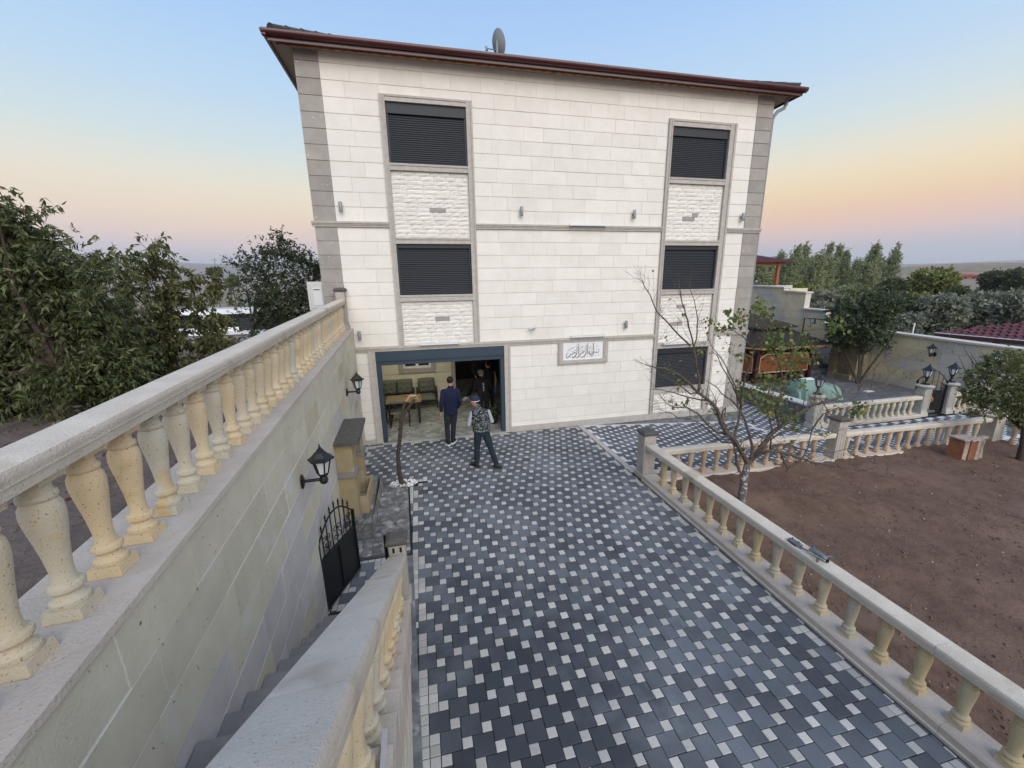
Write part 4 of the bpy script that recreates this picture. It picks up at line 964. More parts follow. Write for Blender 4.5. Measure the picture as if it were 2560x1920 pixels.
# ---- pruned tree trunk with pebbles
tk = thing('pruned_tree', 'leafless pruned young tree trunk standing in white pebbles', 'tree', (-0.62, 8.12, 0.02))
T0 = Vector((-0.62, 8.12, 0))
q = MB(); sc8 = 8.12
def tp(px, py): return pix(760+px/3.687, 800+py/3.687, y=8.12)
main = [tp(905, 1500), tp(882, 1430), tp(872, 1330), tp(866, 1250), tp(880, 1120), tp(892, 1000), tp(898, 890)]
main[0].z = 0.0
q.tube([main[0]+Vector((0, 0, -.05))]+main, [.075, .053, .046, .043, .041, .040, .038, .037], 12)
l1 = [tp(898, 900), tp(915, 810), tp(940, 745), tp(968, 700)]; l2 = [tp(900, 905), tp(935, 850), tp(985, 780), tp(1028, 728)]
q.tube(l1, [.036, .031, .029, .028], 10); q.tube([p+Vector((0, .02, 0)) for p in l2], [.036, .033, .030, .029], 10)
q.tube([tp(895, 905), tp(878, 880), tp(880, 862)], [.02, .013, .008], 6); q.tube([tp(872, 1010), tp(868, 1000)], [.03, .01], 6)
q.build('trunk', M['bark'], tk, True)
q = MB()
for a_, b_, r_ in ((l1[-2], l1[-1], .029), (l2[-2]+Vector((0, .02, 0)), l2[-1]+Vector((0, .02, 0)), .030)):
    d_ = (b_-a_).normalized(); q.tube([b_-d_*.002, b_+d_*.004], [r_, r_*.97], 10)
q.tube([l1[1], l1[2], l1[3]+Vector((.01, -.01, 0))], [.001, .031, .029], 8)
q.tube([tp(985, 690), tp(1030, 700), tp(1060, 730)], [.02, .012, .008], 6)
q.build('cut_face', M['cut_wood'], tk, True)
q = MB()
for k in range(150):
    a_ = rnd.uniform(0, 6.28); r_ = 0.08+0.22*rnd.random()**.7; s_ = rnd.uniform(.012, .028); c_ = (-0.60+r_*math.cos(a_), 8.12+r_*math.sin(a_)*.62, 0.018+s_*.4)
    q.lathe([(s_*.3, -s_*.6), (s_*.9, -s_*.3), (s_, 0.0), (s_*.7, s_*.5), (s_*.2, s_*.65)], c_, 6, sx=rnd.uniform(.7, 1.3))
tag(q.build('white_pebbles', M['pebble']), 'ring of small white pebbles round the pruned trunk', 'pebbles', kind='stuff')

# ================================================================== RIGHT BALUSTRADES
rb = thing('driveway_balustrade', 'long pale yellow stone balustrade between driveway and soil bed', 'balustrade', (4.57, 3.5, 0))
y = -1.4
while y < 7.0:
    y2 = min(y+rnd.uniform(1.4, 2.0), 7.02)
    if 7.02-y2 < .6: y2 = 7.02
    q = MB(); q.sweep([(-.185, -.10), (.16, -.10), (.16, .10), (.145, .12), (-.145, .12), (-.165, .10), (-.165, .03), (-.185, .02)], (4.57, y+.0015, 0), (4.57, y2-.0015, 0), (1, 0, 0)); q.build('base_stone', M['coping'], rb); y = y2
for a, b in ((-1.4, 0.6), (0.603, 2.08), (2.083, 3.7), (3.703, 5.4), (5.403, 7.06)):
    q = MB(); q.sweep(railprof(0.112, 0.11), (4.575, a, 0.673), (4.575, b, 0.673), (1, 0, 0)); q.build('handrail', M['rail'], rb, True)
for k in range(-9, 15):
    y = 1.786+0.335*k+0.066
    o = meshobj('baluster', bal_right, rb); o.location += Vector((4.577, y, 0.12)); o.rotation_euler = (rnd.uniform(-.01, .01), rnd.uniform(-.01, .01), rnd.choice((0, 1, 2, 3))*math.pi/2+rnd.uniform(-.03, .03))
nw = thing('newel_pillar', 'square fluted stone pillar with dark cap where driveway balustrade meets walkway', 'pillar', (4.58, 7.22, 0)); newel(nw, 4.58, 7.22, -0.02, 1.08, 0.27)

def rail_run(name, label, y, x0, x1, zf, mesh_, bh, step, railw=0.10, bw=0.14, seglen=1.8):
    t = thing(name, label, 'balustrade', ((x0+x1)/2, y, zf((x0+x1)/2)))
    x = x0
    while x < x1-.01:
        e = min(x+seglen, x1); e = x1 if x1-e < .7 else e
        a_, b_ = x+.0015, e-.0015
        for nm, pr, mt, dz, smo in (('base_stone', [(-bw-.03, -.20), (bw, -.20), (bw, 0), (-bw, 0), (-bw-.03, -.03)], M['coping'], 0, False), ('handrail', railprof(railw, 0.10), M['rail'], bh, True)):
            q = MB(); q.prism(pr, lambda u, v: (a_, y+u, zf(a_)+dz+v), lambda u, v: (b_, y+u, zf(b_)+dz+v)); q.build(nm, mt, t, smo)
        x = e
    n = int((x1-x0)/step)
    for k in range(n):
        xx = x0+step*(k+.5); o = meshobj('baluster', mesh_, t); o.location += Vector((xx, y, zf(xx))); o.rotation_euler.z = rnd.choice((0, 1, 2, 3))*math.pi/2+rnd.uniform(-.03, .03)
    return t
b2z = lambda x: 0.015-0.0165*(x-4.7)
rail_run('walkway_balustrade', 'rust tinted stone balustrade between soil bed and walkway', 7.06, 4.74, 9.42, b2z, bal_rust, 0.53, 0.335)
rail_run('walkway_balustrade', 'rust tinted stone balustrade running from the middle pillar to the bed corner', 7.06, 9.72, 14.62, b2z, bal_rust, 0.53, 0.335)
nw = thing('newel_pillar', 'fluted stone pillar midway along the walkway balustrade behind the bare tree', 'pillar', (9.57, 7.08, b2z(9.57)-.2)); newel(nw, 9.57, 7.08, b2z(9.57)-.20, 1.22, 0.26)
nw = thing('newel_pillar', 'broad plain stone pillar at the far bed corner', 'pillar', (14.80, 7.06, b2z(14.8)-.2)); newel(nw, 14.80, 7.06, b2z(14.8)-.20, 0.93, 0.34, capmat=M['rail'], slots=False)
t = thing('bed_end_balustrade', 'low rust stone balustrade closing the far end of the soil bed', 'balustrade', (15.1, 5.8, -.15))
q = MB(); q.sweep([(-.17, -.2), (.14, -.2), (.14, 0), (-.14, 0), (-.17, -.03)], (15.05, 3.5, -.155), (15.05, 6.88, -.155), (1, 0, 0)); q.build('base_stone', M['coping'], t)
q = MB(); q.sweep(railprof(0.1, 0.1), (15.05, 3.5, .375), (15.05, 6.88, .375), (1, 0, 0)); q.build('handrail', M['rail'], t, True)
for k in range(10):
    o = meshobj('baluster', bal_rust, t); o.location += Vector((15.05, 3.7+.335*k, -.155))
# patio balustrade beyond the walkway, with gate pillars
b3z = lambda x: -0.30
rail_run('patio_balustrade', 'cream stone balustrade between walkway and slate patio', 9.52, 12.02, 16.1, b3z, bal_cream, 0.50, 0.26)
rail_run('patio_balustrade', 'short cream stone balustrade right of the lantern pillar gate', 9.52, 17.62, 19.5, b3z, bal_cream, 0.50, 0.26)
M['pillar_pale'] = mat('pale_fluted_stone', (0.50, 0.47, 0.42), (0.42, 0.40, 0.36), 8, 0.9, bump=.3)
def lantern_pillar(x, y, z0, h, label):
    nw = thing('gate_pillar', label, 'pillar', (x, y, z0)); q = MB(); b = .13
    q.frust(x-b-.04, x+b+.04, y-b-.04, y+b+.04, z0, z0+.14, .02); q.box(x-b, x+b, y-b, y+b, z0+.14, z0+h-.1)
    for k in range(5): q.box(x-b+.03+k*.06, x-b+.05+k*.06, y-b-.012, y-b+.002, z0+.22, z0+h-.16); q.box(x-b-.012, x-b+.002, y-b+.03+k*.06, y-b+.05+k*.06, z0+.22, z0+h-.16)
    p = q.build('shaft', M['pillar_pale'], nw); c_ = MB(); c_.lathe([(.19, z0+h-.1), (.235, z0+h-.06), (.245, z0+h-.02), (.22, z0+h), (.15, z0+h+.02)], (x, y, 0), 20); c_.build('cap', M['newel'], p, True)
lantern_pillar(12.0-.16, 9.55, -.40, 1.06, 'fluted pale pillar with round cap and lantern at the patio corner')
lantern_pillar(16.28, 9.55, -.40, 1.06, 'fluted pale pillar with round cap left of the small patio gate')
lantern_pillar(17.42, 9.55, -.40, 1.06, 'fluted pale pillar with round cap right of the small patio gate')

# ---- lanterns
def lantern_head(q, fr, c, s=1.0):
    """six sided lantern: q black metal, fr panes; c = bottom centre of the cage"""
    x, y, z = c
    q.lathe([(.028*s, -.03*s), (.042*s, -.018*s), (.05*s, 0), (.052*s, .012*s)], c, 6)
    for k in range(6):
        a0 = math.pi/3*k
        q.obox((x+.050*s*math.cos(a0), y+.050*s*math.sin(a0), z+.008*s), (x+.085*s*math.cos(a0), y+.085*s*math.sin(a0), z+.155*s), .012*s, .012*s)
    q.lathe([(.088*s, .150*s), (.125*s, .158*s), (.128*s, .166*s), (.09*s, .19*s), (.05*s, .235*s), (.035*s, .245*s), (.030*s, .262*s), (.012*s, .272*s), (.016*s, .283*s), (.006*s, .295*s), (.008*s, .305*s), (.001, .325*s)], c, 6)
    fr.lathe([(.045*s, .010*s), (.078*s, .150*s)], c, 6)
def wall_lantern(x, y, z, n, label, group, s=1.0):
    """plate centre on the wall, n = outward direction"""
    t = thing('wall_lantern', label, 'lantern', (x, y, z), group); N_ = Vector(n).normalized()
    q = MB(); fr = MB(); p = Vector((0, 0, 0))
    q.tube([p+N_*.001, p+N_*.012, p+N_*.025], [(.045*s, .075*s), (.045*s, .075*s), (.03*s, .05*s)] if abs(N_.x) > .5 else [(.045*s, .075*s)]*3, 14)
    q.tube([p+N_*.01, p+N_*.19*s], .017*s, 8)
    h = p+N_*.20*s; q.lathe([(.012*s, -.052*s), (.032*s, -.04*s), (.042*s, -.01*s), (.035*s, .02*s), (.03*s, .035*s)], h, 12)
    lantern_head(q, fr, h+Vector((0, 0, .055*s)), s)
    q.build('lantern_frame', M['lantern_black'], t, False, False); fr.build('pane', M['frost'], t, False, False)
wall_lantern(wx(4.43)+.012, 4.43, 2.04, (1, .04, 0), 'black lantern on the terrace wall above the open gate', 'wall lanterns', 1.12)
wall_lantern(wx(8.34)+.012, 8.34, 2.06, (1, .04, 0), 'black lantern on the terrace wall near the garage above the fountain', 'wall lanterns', 1.12)
def post_lantern(x, y, z, label, s=1.15):
    t = thing('post_lantern', label, 'lantern', (x, y, z), 'post lanterns on pillars'); q = MB(); fr = MB()
    q.lathe([(.11*s, 0), (.11*s, .02*s), (.06*s, .045*s), (.035*s, .09*s), (.03*s, .16*s), (.05*s, .18*s), (.03*s, .20*s)], n=8)
    lantern_head(q, fr, Vector((0, 0, .22*s)), s*1.25); q.build('lantern_frame', M['lantern_black'], t, False, False); fr.build('pane', M['frost'], t, False, False)
post_lantern(11.84, 9.55, .68, 'black post lantern on the patio corner pillar in front of the green tarpaulin')
post_lantern(16.28, 9.55, .68, 'black post lantern on the pillar left of the patio gate')
post_lantern(17.42, 9.55, .68, 'black post lantern on the pillar right of the patio gate')
# ================================================================== PATIO AND BOUNDARY WALL
M['patio'] = cobble_print('slate_patio', (0.24, 0.24, 0.245), (0.13, 0.132, 0.136), (0.08, 0.08, 0.082), 4.2, 0.04)
pt = MB().box(12.15, 19.6, 9.60, 22.0, -0.7, -0.31).build('patio', M['patio']); tag(pt, kind='structure')
lw = thing('low_patio_wall', 'low grey stone wall with white coping between walkway and patio', 'wall', (12.1, 11.9, -.4))
M['low_stone'] = mat('low_wall_stone', (0.20, 0.20, 0.205), (0.11, 0.11, 0.115), 7, .9, bump=.6, bscale=20, stain=(.34, .34, .34), stscale=5, stthr=.56)
MB().box(11.98, 12.30, 9.75, 14.2, -.7, .16).build('wall_body', M['low_stone'], lw); MB().box(11.94, 12.34, 9.74, 14.2, .161, .21).build('coping_stone', mat('white_coping', (.58, .57, .54), rough=.85), lw)
MB().box(11.88, 11.978, 9.75, 14.2, -.6, -.30).build('kerb', M['cement'], lw)
bwall = thing('boundary_wall', 'tall weathered cream boundary wall stepping up the slope behind the patio', 'wall', (19.8, 13, -.4))
M['cream_wall'] = mat('weathered_cream_wall', (.72, .62, .42), (.64, .55, .375), 2.2, .92, stain=(.52, .49, .43), stscale=.7, stthr=.52, stw=.1, speck=(.28, .25, .2), sscale=12, sthr=.68, rv=.05, bump=.25)
M['grey_wall'] = mat('weathered_grey_wall', (.58, .54, .49), (.62, .565, .44), 2.2, .92, stain=(.55, .49, .36), stscale=.9, stthr=.55, rv=.05, bump=.25)
M['white_cope'] = mat('pale_wall_coping', (.60, .575, .52), (.52, .49, .43), 3, .85)
segs = [(2.0, 9.2, 1.62, 1.70), (9.2, 13.7, 1.70, 1.86), (13.7, 16.1, 1.86, 2.0), (16.1, 17.35, 2.60, 2.64), (17.35, 18.7, 3.46, 3.54), (18.7, 22.2, 3.72, 3.86), (22.2, 34, 3.92, 4.2)]
for y0, y1, za, zb_ in segs:
    q = MB(); q.hexa([(19.66, y0, -.8), (19.98, y0, -.8), (19.98, y1, -.8), (19.66, y1, -.8), (19.66, y0, za), (19.98, y0, za), (19.98, y1, zb_), (19.66, y1, zb_)]); q.build('wall_core', M['joint'], bwall)
    r_ = 0; z = -.4
    while z < max(za, zb_):
        y = y0
        while y < y1-.01:
            e = min(y+rnd.uniform(.7, 1.2), y1); e = y1 if y1-e < .4 else e
            tz = lambda yy: za+(zb_-za)*(yy-y0)/(y1-y0)
            ta, tb = min(z+.415, tz(y)-.004), min(z+.415, tz(e)-.004)
            if ta > z+.02 and tb > z+.02:
                q = MB(); q.hexa([(19.64, y+.003, z+.003), (19.67, y+.003, z+.003), (19.67, e-.003, z+.003), (19.64, e-.003, z+.003), (19.64, y+.003, ta), (19.67, y+.003, ta), (19.67, e-.003, tb), (19.64, e-.003, tb)])
                q.build('wall_block', M['grey_wall'] if (r_ in (2, 3) and rnd.random() < .8) or r_ == 0 else M['cream_wall'], bwall)
            y = e
        z += .42; r_ += 1
    q = MB(); q.hexa([(19.57, y0-.05, za), (20.06, y0-.05, za), (20.06, y1, zb_), (19.57, y1, zb_), (19.57, y0-.05, za+.07), (20.06, y0-.05, za+.07), (20.06, y1, zb_+.07), (19.57, y1, zb_+.07)]); q.build('coping_stone', M['white_cope'], bwall)
for y, l in ((13.07, 'black lantern on the boundary wall half hidden by the dark tree'), (11.45, 'black lantern on the boundary wall with a rust patch behind it'), (9.6, 'black lantern on the boundary wall above the small right-hand tree')):
    wall_lantern(19.638, y, 1.2, (-1, -.05, 0), l, 'wall lanterns', 1.25)

# second fountain against the boundary wall
f2 = thing('stone_fountain', 'tan arched wall fountain with dark slab top against the boundary wall', 'fountain', (18.9, 14.3, -.31))
def fb2(n, x0, x1, y0, y1, z0, z1, m_): return MB().box(x0, x1, y0, y1, z0, z1).build(n, M[m_], f2)
q = MB(); q.box(19.1, 19.62, 13.75, 15.0, -.31, 1.20); q.build('back_panel', M['tan_stone'], f2)
for ya, yb_ in ((13.75, 14.05), (14.7, 15.0)):
    fb2('pilaster', 18.95, 19.099, ya, yb_, -.31, .66, 'tan_stone'); fb2('string_course', 18.9, 19.11, ya-.04, yb_+.04, .661, .75, 'grey_stone')
q = MB(); n = 14
for k in range(n):
    y0_, y1_ = 13.76+1.23*k/n, 13.76+1.23*(k+1)/n; zz = lambda y: .751 if abs(y-14.375) > .30 else .751+math.sqrt(max(0, .3**2-(y-14.375)**2))
    q.hexa([(18.955, y0_, zz(y0_)), (19.098, y0_, zz(y0_)), (19.098, y1_, zz(y1_)), (18.955, y1_, zz(y1_)), (18.955, y0_, 1.20), (19.098, y0_, 1.20), (19.098, y1_, 1.20), (18.955, y1_, 1.20)])
q.build('arch_head', M['tan_stone'], f2)
MB().box(18.86, 19.63, 13.66, 15.08, 1.201, 1.29).build('slab_roof', M['dark_cap'], f2); fb2('trough', 18.8, 18.949, 13.85, 14.9, -.31, -.12, 'tan_stone')
q = MB(); q.tube([(19.1, 14.38, .28), (18.98, 14.38, .28), (18.97, 14.38, .24)], .02, 8); q.build('tap', M['alu'], f2, True)
# slate steps between gazebo and fountain
ss = thing('slate_steps', 'dark slate steps climbing beside the gazebo', 'steps', (18.3, 15.6, -.31))
for k in range(7):
    MB().box(17.5, 19.62, 15.2+.32*k, 15.2+.32*k+.319 if k < 6 else 22.0, -.31, -.31+.19*(k+1)).build('step', M['low_stone'], ss)

# gazebo
gz = thing('garden_gazebo', 'brown panelled gazebo with two-tier dark shingle roof', 'gazebo', (15.75, 17.0, -.31))
M['shingle'] = mat('dark_shingle', (.050, .026, .030), (.022, .028, .022), 1.6, .9, rv=.2, bump=.5, bscale=18)
M['gz_red'] = mat('dark_red_timber', (.045, .010, .010), rough=.6); M['gz_panel'] = mat('rust_brown_panel', (.21, .065, .024), (.15, .045, .018), 30, .6); M['gz_trim'] = mat('pale_panel_trim', (.46, .37, .23), rough=.7)
gx, gy = 15.75, 17.0
def hexa_(r_, z, ph=math.pi/3): return [(gx+r_*math.cos(ph+k*math.pi/3), gy+r_*math.sin(ph+k*math.pi/3), z) for k in range(6)]
def cone(q, r0, z0, r1, z1, th=.07):
    a, b, a2 = hexa_(r0, z0), hexa_(r1, z1), hexa_(r0, z0-th); n = 6
    q.add(a2+a+b, [(k, (k+1) % n, n+(k+1) % n, n+k) for k in range(n)]+[(n+k, n+(k+1) % n, 2*n+(k+1) % n, 2*n+k) for k in range(n)]+[tuple(range(2*n, 3*n)), tuple(range(n-1, -1, -1))])
q = MB(); cone(q, 3.5, 1.42, 1.75, 2.02); q.build('lower_roof', M['shingle'], gz)
q = MB(); cone(q, 2.25, 2.10, .06, 2.62); q.build('upper_roof', M['shingle'], gz)
q = MB(); h6 = hexa_(3.5, 1.31)
for k in range(6): q.obox(h6[k], h6[(k+1) % 6], .03, .08)
q.build('eave_board', mat('eave_timber', (.30, .17, .08), rough=.7), gz)
for a in hexa_(1.7, 0): MB().box(a[0]-.04, a[0]+.04, a[1]-.04, a[1]+.04, 1.9, 2.12).build('clerestory_post', M['gz_red'], gz)
pc = hexa_(2.9, 0)
for k in range(6):
    a, b = Vector(pc[k]), Vector(pc[(k+1) % 6]); MB().box(a.x-.08, a.x+.08, a.y-.08, a.y+.08, -.31, 1.60).build('post', M['gz_red'], gz)
    if k == 1: continue
    d_ = (b-a); a1, b1 = a+d_*.05, b-d_*.05
    pnl = MB(); pnl.obox((a1.x, a1.y, .56), (b1.x, b1.y, .56), .04, .80); p_ = pnl.build('side_panel', M['gz_panel'], gz)
    t_ = MB(); n_ = Vector((d_.y, -d_.x, 0)).normalized()*.032
    if n_.dot(a-Vector((gx, gy, 0))) < 0: n_ = -n_
    a2, b2 = a1+n_, b1+n_; m1, m2 = a2.lerp(b2, .12), a2.lerp(b2, .88)
    t_.obox((a2.x, a2.y, .15), (b2.x, b2.y, .15), .02, .045)
    for u, v in (((a2, .13), (a2, .80)), ((b2, .13), (b2, .80)), ((a2, .80), (m1, .98)), ((m1, .98), (m2, .98)), ((m2, .98), (b2, .80))): t_.obox((u[0].x, u[0].y, u[1]), (v[0].x, v[0].y, v[1]), .02, .045)
    t_.build('panel_trim', M['gz_trim'], p_)
    r_ = MB(); r_.obox((a1.x, a1.y, 1.30), (b1.x, b1.y, 1.30), .06, .20); r_.build('valance', M['gz_red'], gz)
    r_ = MB(); r_.obox((a1.x, a1.y, 0), (b1.x, b1.y, 0), .06, .05); r_.build('bottom_rail', M['gz_red'], gz)
q = MB(); f6 = hexa_(2.85, -.20); f5 = hexa_(2.85, -.31); q.add(f5+f6, [tuple(range(6, 12))]+[(k, (k+1) % 6, 6+(k+1) % 6, 6+k) for k in range(6)]); q.build('floor', M['gz_red'], gz)
MB().box(gx-1.6, gx+1.6, gy+1.4, gy+1.9, -.2, .25).build('bench', M['gz_red'], gz)

# floodlight pole
fp = thing('floodlight_pole', 'black bent pole carrying a small floodlight by the gazebo', 'lamp post', (18.6, 16.3, -.31)); pA = pix(1840+950/5.529, 720+415/5.529, x=18.6); pB = pix(1840+1235/5.529, 720+415/5.529, x=18.6)
q = MB(); q.tube([(pA.x, pA.y, 0.6), (pA.x, pA.y, pA.z), (pA.x, pB.y, pA.z)], .03, 8); q.build('pole', M['black_iron'], fp)
mid = (pA+pB)/2; q = MB(); q.hexa([(18.5, mid.y-.12, mid.z-.26), (18.56, mid.y-.12, mid.z-.28), (18.56, mid.y+.12, mid.z-.28), (18.5, mid.y+.12, mid.z-.26), (18.48, mid.y-.12, mid.z-.02), (18.54, mid.y-.12, mid.z-.03), (18.54, mid.y+.12, mid.z-.03), (18.48, mid.y+.12, mid.z-.02)]); fl_ = q.build('floodlight', M['black_iron'], fp)
q = MB(); q.add([(18.494, mid.y-.095, mid.z-.24), (18.494, mid.y+.095, mid.z-.24), (18.476, mid.y+.095, mid.z-.045), (18.476, mid.y-.095, mid.z-.045)], [(0, 1, 2, 3)]); q.build('glass', M['frost'], fl_)

# covered thing under a green tarpaulin
tp_ = thing('tarpaulin_cover', 'faded green tarpaulin pulled over a long heap on the patio', 'tarpaulin', (14.6, 11.9, -.31))
q = MB(); nu, nv = 44, 15; vs = []; fs = []
c0, c1 = Vector((13.62, 12.05, 0)), Vector((15.5, 11.83, 0)); ax_ = (c1-c0).normalized(); sd2 = Vector((ax_.y, -ax_.x, 0))
for i in range(nu+1):
    u = i/nu; end = min(1, math.sin(math.pi*min(max(u, .0), 1))*3.2)
    hgt = (.74 if u < .5 else .74-.20*min(1, (u-.5)*6))*(.55+.45*min(1, min(u, 1-u)*9))
    for k in range(nv+1):
        v = -1+2*k/nv; w_ = .52*(0.72+.28*end); prof = max(0, 1-abs(v)**5)
        z = -.31+hgt*prof+.025*math.sin(u*70+v*5+3*math.sin(v*3))*(.35+abs(v)*.8)*(prof**.2)+rnd.uniform(-.006, .006)
        off = v*w_*(1+.10*math.sin(u*55+1.3*math.sin(u*11))*abs(v))
        p = c0.lerp(c1, u)+sd2*off; vs.append((p.x, p.y, max(z, -.305)))
for i in range(nu):
    for k in range(nv): a = i*(nv+1)+k; fs.append((a, a+nv+1, a+nv+2, a+1))
for e in (0, nu): fs.append(tuple(e*(nv+1)+k for k in range(nv+1)))
q.add(vs, fs); q.build('cover', mat('green_tarpaulin', (.22, .33, .275), (.17, .28, .235), 3, .65, bump=.3, bscale=9), tp_, True)
MB().box(14.1, 14.6, 11.9, 12.15, .435, .46).build('white_board', M['white'], tp_)
sh = MB(); sh.box(17.35, 17.75, 12.0, 12.25, -.309, -.295); tag(sh.build('white_board', M['white']), 'thin white board lying on the slate patio', 'board')

# small gate between lantern pillars (leaf ajar)
pg = thing('patio_gate', 'small black arched iron gate with gold boss between lantern pillars', 'gate', (17.22, 9.55, -.38))
H2, F2 = Vector((17.22, 9.52, 0)), Vector((16.62, 9.98, 0)); d2 = (F2-H2); L2 = d2.length; d2.normalize()
def g2(u, z, n=0): return H2+d2*u+Vector((-d2.y, d2.x, 0))*n+Vector((0, 0, z))
q = MB(); q.obox(g2(0, -.36), g2(0, .72), .05, .05); q.obox(g2(L2, -.36), g2(L2, .72), .04, .04); q.tube([g2(L2*k/12, .70+.36*math.sin(math.pi*k/12)) for k in range(13)], .014, 6); q.obox(g2(0, -.34), g2(L2, -.34), .03, .03); q.build('frame', M['black_iron'], pg)
q = MB(); q.obox(g2(0.02, .04), g2(L2-.02, .04), .008, .72); q.build('sheet_panel', M['black_iron'], pg)
for k in range(1, 6):
    u = L2*k/6; q = MB(); q.tube([g2(u, .4), g2(u, .76+.36*math.sin(math.pi*k/6))], .010, 6); q.build('bar', M['black_iron'], pg)
for k in (1.2, 3, 4.8): scroll(pg, g2(L2*k/6, .62), d2, Zv, M['gold'], .9)
q = MB(); c_ = g2(L2*.5, .06, .012)
nrm = Vector((-d2.y, d2.x, 0)); nrm = nrm if nrm.y < 0 else -nrm
q.tube([c_-nrm*.0+nrm*.0, c_+nrm*.02, c_+nrm*.035], [.13, .12, .05], 18); q.build('gold_boss', M['gold'], pg, True)
MB().obox((16.46, 9.55, -.385), (17.24, 9.55, -.385), .05, .03).build('gate_sill', M['black_iron'], pg)
# rough pile of pale stones by the gate
q = thing('stone_stack', 'stack of loose pale paving stones beside the patio gate', 'stones', (18.4, 8.9, -.4))
for k in range(14):
    a = rnd.uniform(-.35, .35); b = rnd.uniform(-.16, .16); z = -.40+.075*(k//4); m_ = MB(); ang = rnd.uniform(-.4, .4); ca, sa = math.cos(ang), math.sin(ang)
    m_.add([(18.4+a+ca*x-sa*y, 8.9+b+sa*x+ca*y, z+zz) for zz in (0, .07) for x, y in ((-.17, -.11), (.17, -.11), (.17, .11), (-.17, .11))], [(3, 2, 1, 0), (4, 5, 6, 7), (0, 1, 5, 4), (1, 2, 6, 5), (2, 3, 7, 6), (3, 0, 4, 7)])
    m_.build('stone', M['rail'], q)
bb = MB().box(17.9, 19.64, 4.0, 9.3, -.75, -.41).build('planting_bed', M['terrace_soil']); tag(bb, kind='structure')

# broken crate table
ct = thing('broken_crate', 'broken orange and grey plank crate in the soil bed corner', 'crate', (12.5, 6.4, -.12))
M['orange_board'] = mat('orange_board', (.25, .105, .055), (.18, .075, .04), 8, .75, bump=.3); M['grey_board'] = mat('grey_board', (.42, .35, .30), (.30, .24, .20), 10, .9, bump=.4)
def plank(a, b, w_, h, mt, nm='plank', up=(0, 0, 1)): q = MB(); q.obox(a, b, w_, h, up=up); return q.build(nm, M[mt], ct)
plank((12.24, 6.46, .14), (12.30, 6.20, .14), .03, .50, 'orange_board'); plank((12.36, 6.26, .12), (12.50, 6.24, .12), .04, .52, 'grey_board'); plank((12.50, 6.22, .12), (12.66, 6.18, .12), .04, .46, 'orange_board')
plank((12.22, 6.34, .41), (12.72, 6.28, .40), .34, .03, 'grey_board'); plank((12.35, 6.15, .41), (12.98, 6.22, .42), .09, .04, 'grey_board', up=(0, 0, 1))
plank((12.70, 6.17, -.12), (12.72, 6.2, .40), .07, .04, 'grey_board'); plank((12.74, 6.18, -.10), (12.95, 6.24, .36), .08, .035, 'grey_board'); plank((12.92, 6.2, -.12), (13.0, 6.3, .38), .06, .04, 'grey_board')
tl = thing('garden_tool', 'small red handled garden tool on the soil by the pillar', 'tool', (5.35, 6.35, 0.02))
q = MB(); q.tube([(5.22, 6.36, .03), (5.30, 6.38, .04), (5.36, 6.35, .04)], .022, 8); q.tube([(5.30, 6.30, .03), (5.38, 6.33, .045), (5.44, 6.36, .04)], .022, 8); q.build('handle', mat('red_plastic', (.62, .06, .03), rough=.5), tl, True)
q = MB(); q.tube([(5.42, 6.35, .03), (5.62, 6.36, .015)], .008, 6); q.build('blade', M['grey_lamp'], tl)
hs = MB(); hs.tube([pix(1680+14*k, 1226-4*k+5*math.sin(k*1.2), z=.0) for k in range(8)], .014, 6); tag(hs.build('garden_hose', M['black_iron'], None, True), 'piece of black hose on the soil beside the driveway balustrade', 'hose')

# ================================================================== DRONE AND CONTROLLER ON THE RAIL
RZ = .784
rc = thing('remote_controller', 'grey drone remote controller lying on the driveway rail', 'controller', (4.545, 3.62, RZ))
M['drone_grey'] = mat('drone_grey', (.13, .145, .16), rough=.4, spec=.5); M['drone_dark'] = mat('drone_dark', (.05, .055, .06), rough=.5)
q = MB(); q.tube([(0, -.085, .022), (0, -.07, .022), (0, -.03, .022), (0, .03, .022), (0, .07, .022), (0, .085, .022)], [(.030, .012), (.046, .02), (.048, .022), (.048, .022), (.046, .02), (.030, .012)], 12); o = q.build('controller_body', M['drone_grey'], rc, True, False)
for s_ in (-.045, .045):
    q = MB(); q.lathe([(.014, 0), (.012, .004), (.004, .006), (.004, .016), (.009, .02), (.008, .024)], (.004, s_, .038), 10); q.build('stick', M['drone_dark'], rc, True, False)
q = MB(); q.box(-.05, -.042, -.05, .05, .012, .026); q.build('phone_clip', M['drone_dark'], rc, False, False)
dr = thing('folding_drone', 'small grey quadcopter drone with unfolded arms on the driveway rail', 'drone', (4.57, 3.33, RZ))
dr.rotation_euler.z = R(8)
q = MB(); q.tube([(0, .10, .055), (0, .085, .057), (0, .03, .062), (0, -.05, .060), (0, -.085, .050), (0, -.10, .046)], [(.022, .016), (.034, .024), (.038, .030), (.036, .028), (.030, .022), (.016, .012)], 12); q.build('drone_body', M['drone_grey'], dr, True, False)
q = MB(); q.lathe([(.002, -.022), (.016, -.02), (.019, 0), (.016, .014), (.002, .016)], (0, -.108, .038), 12); q.build('camera_gimbal', M['black_iron'], dr, True, False)
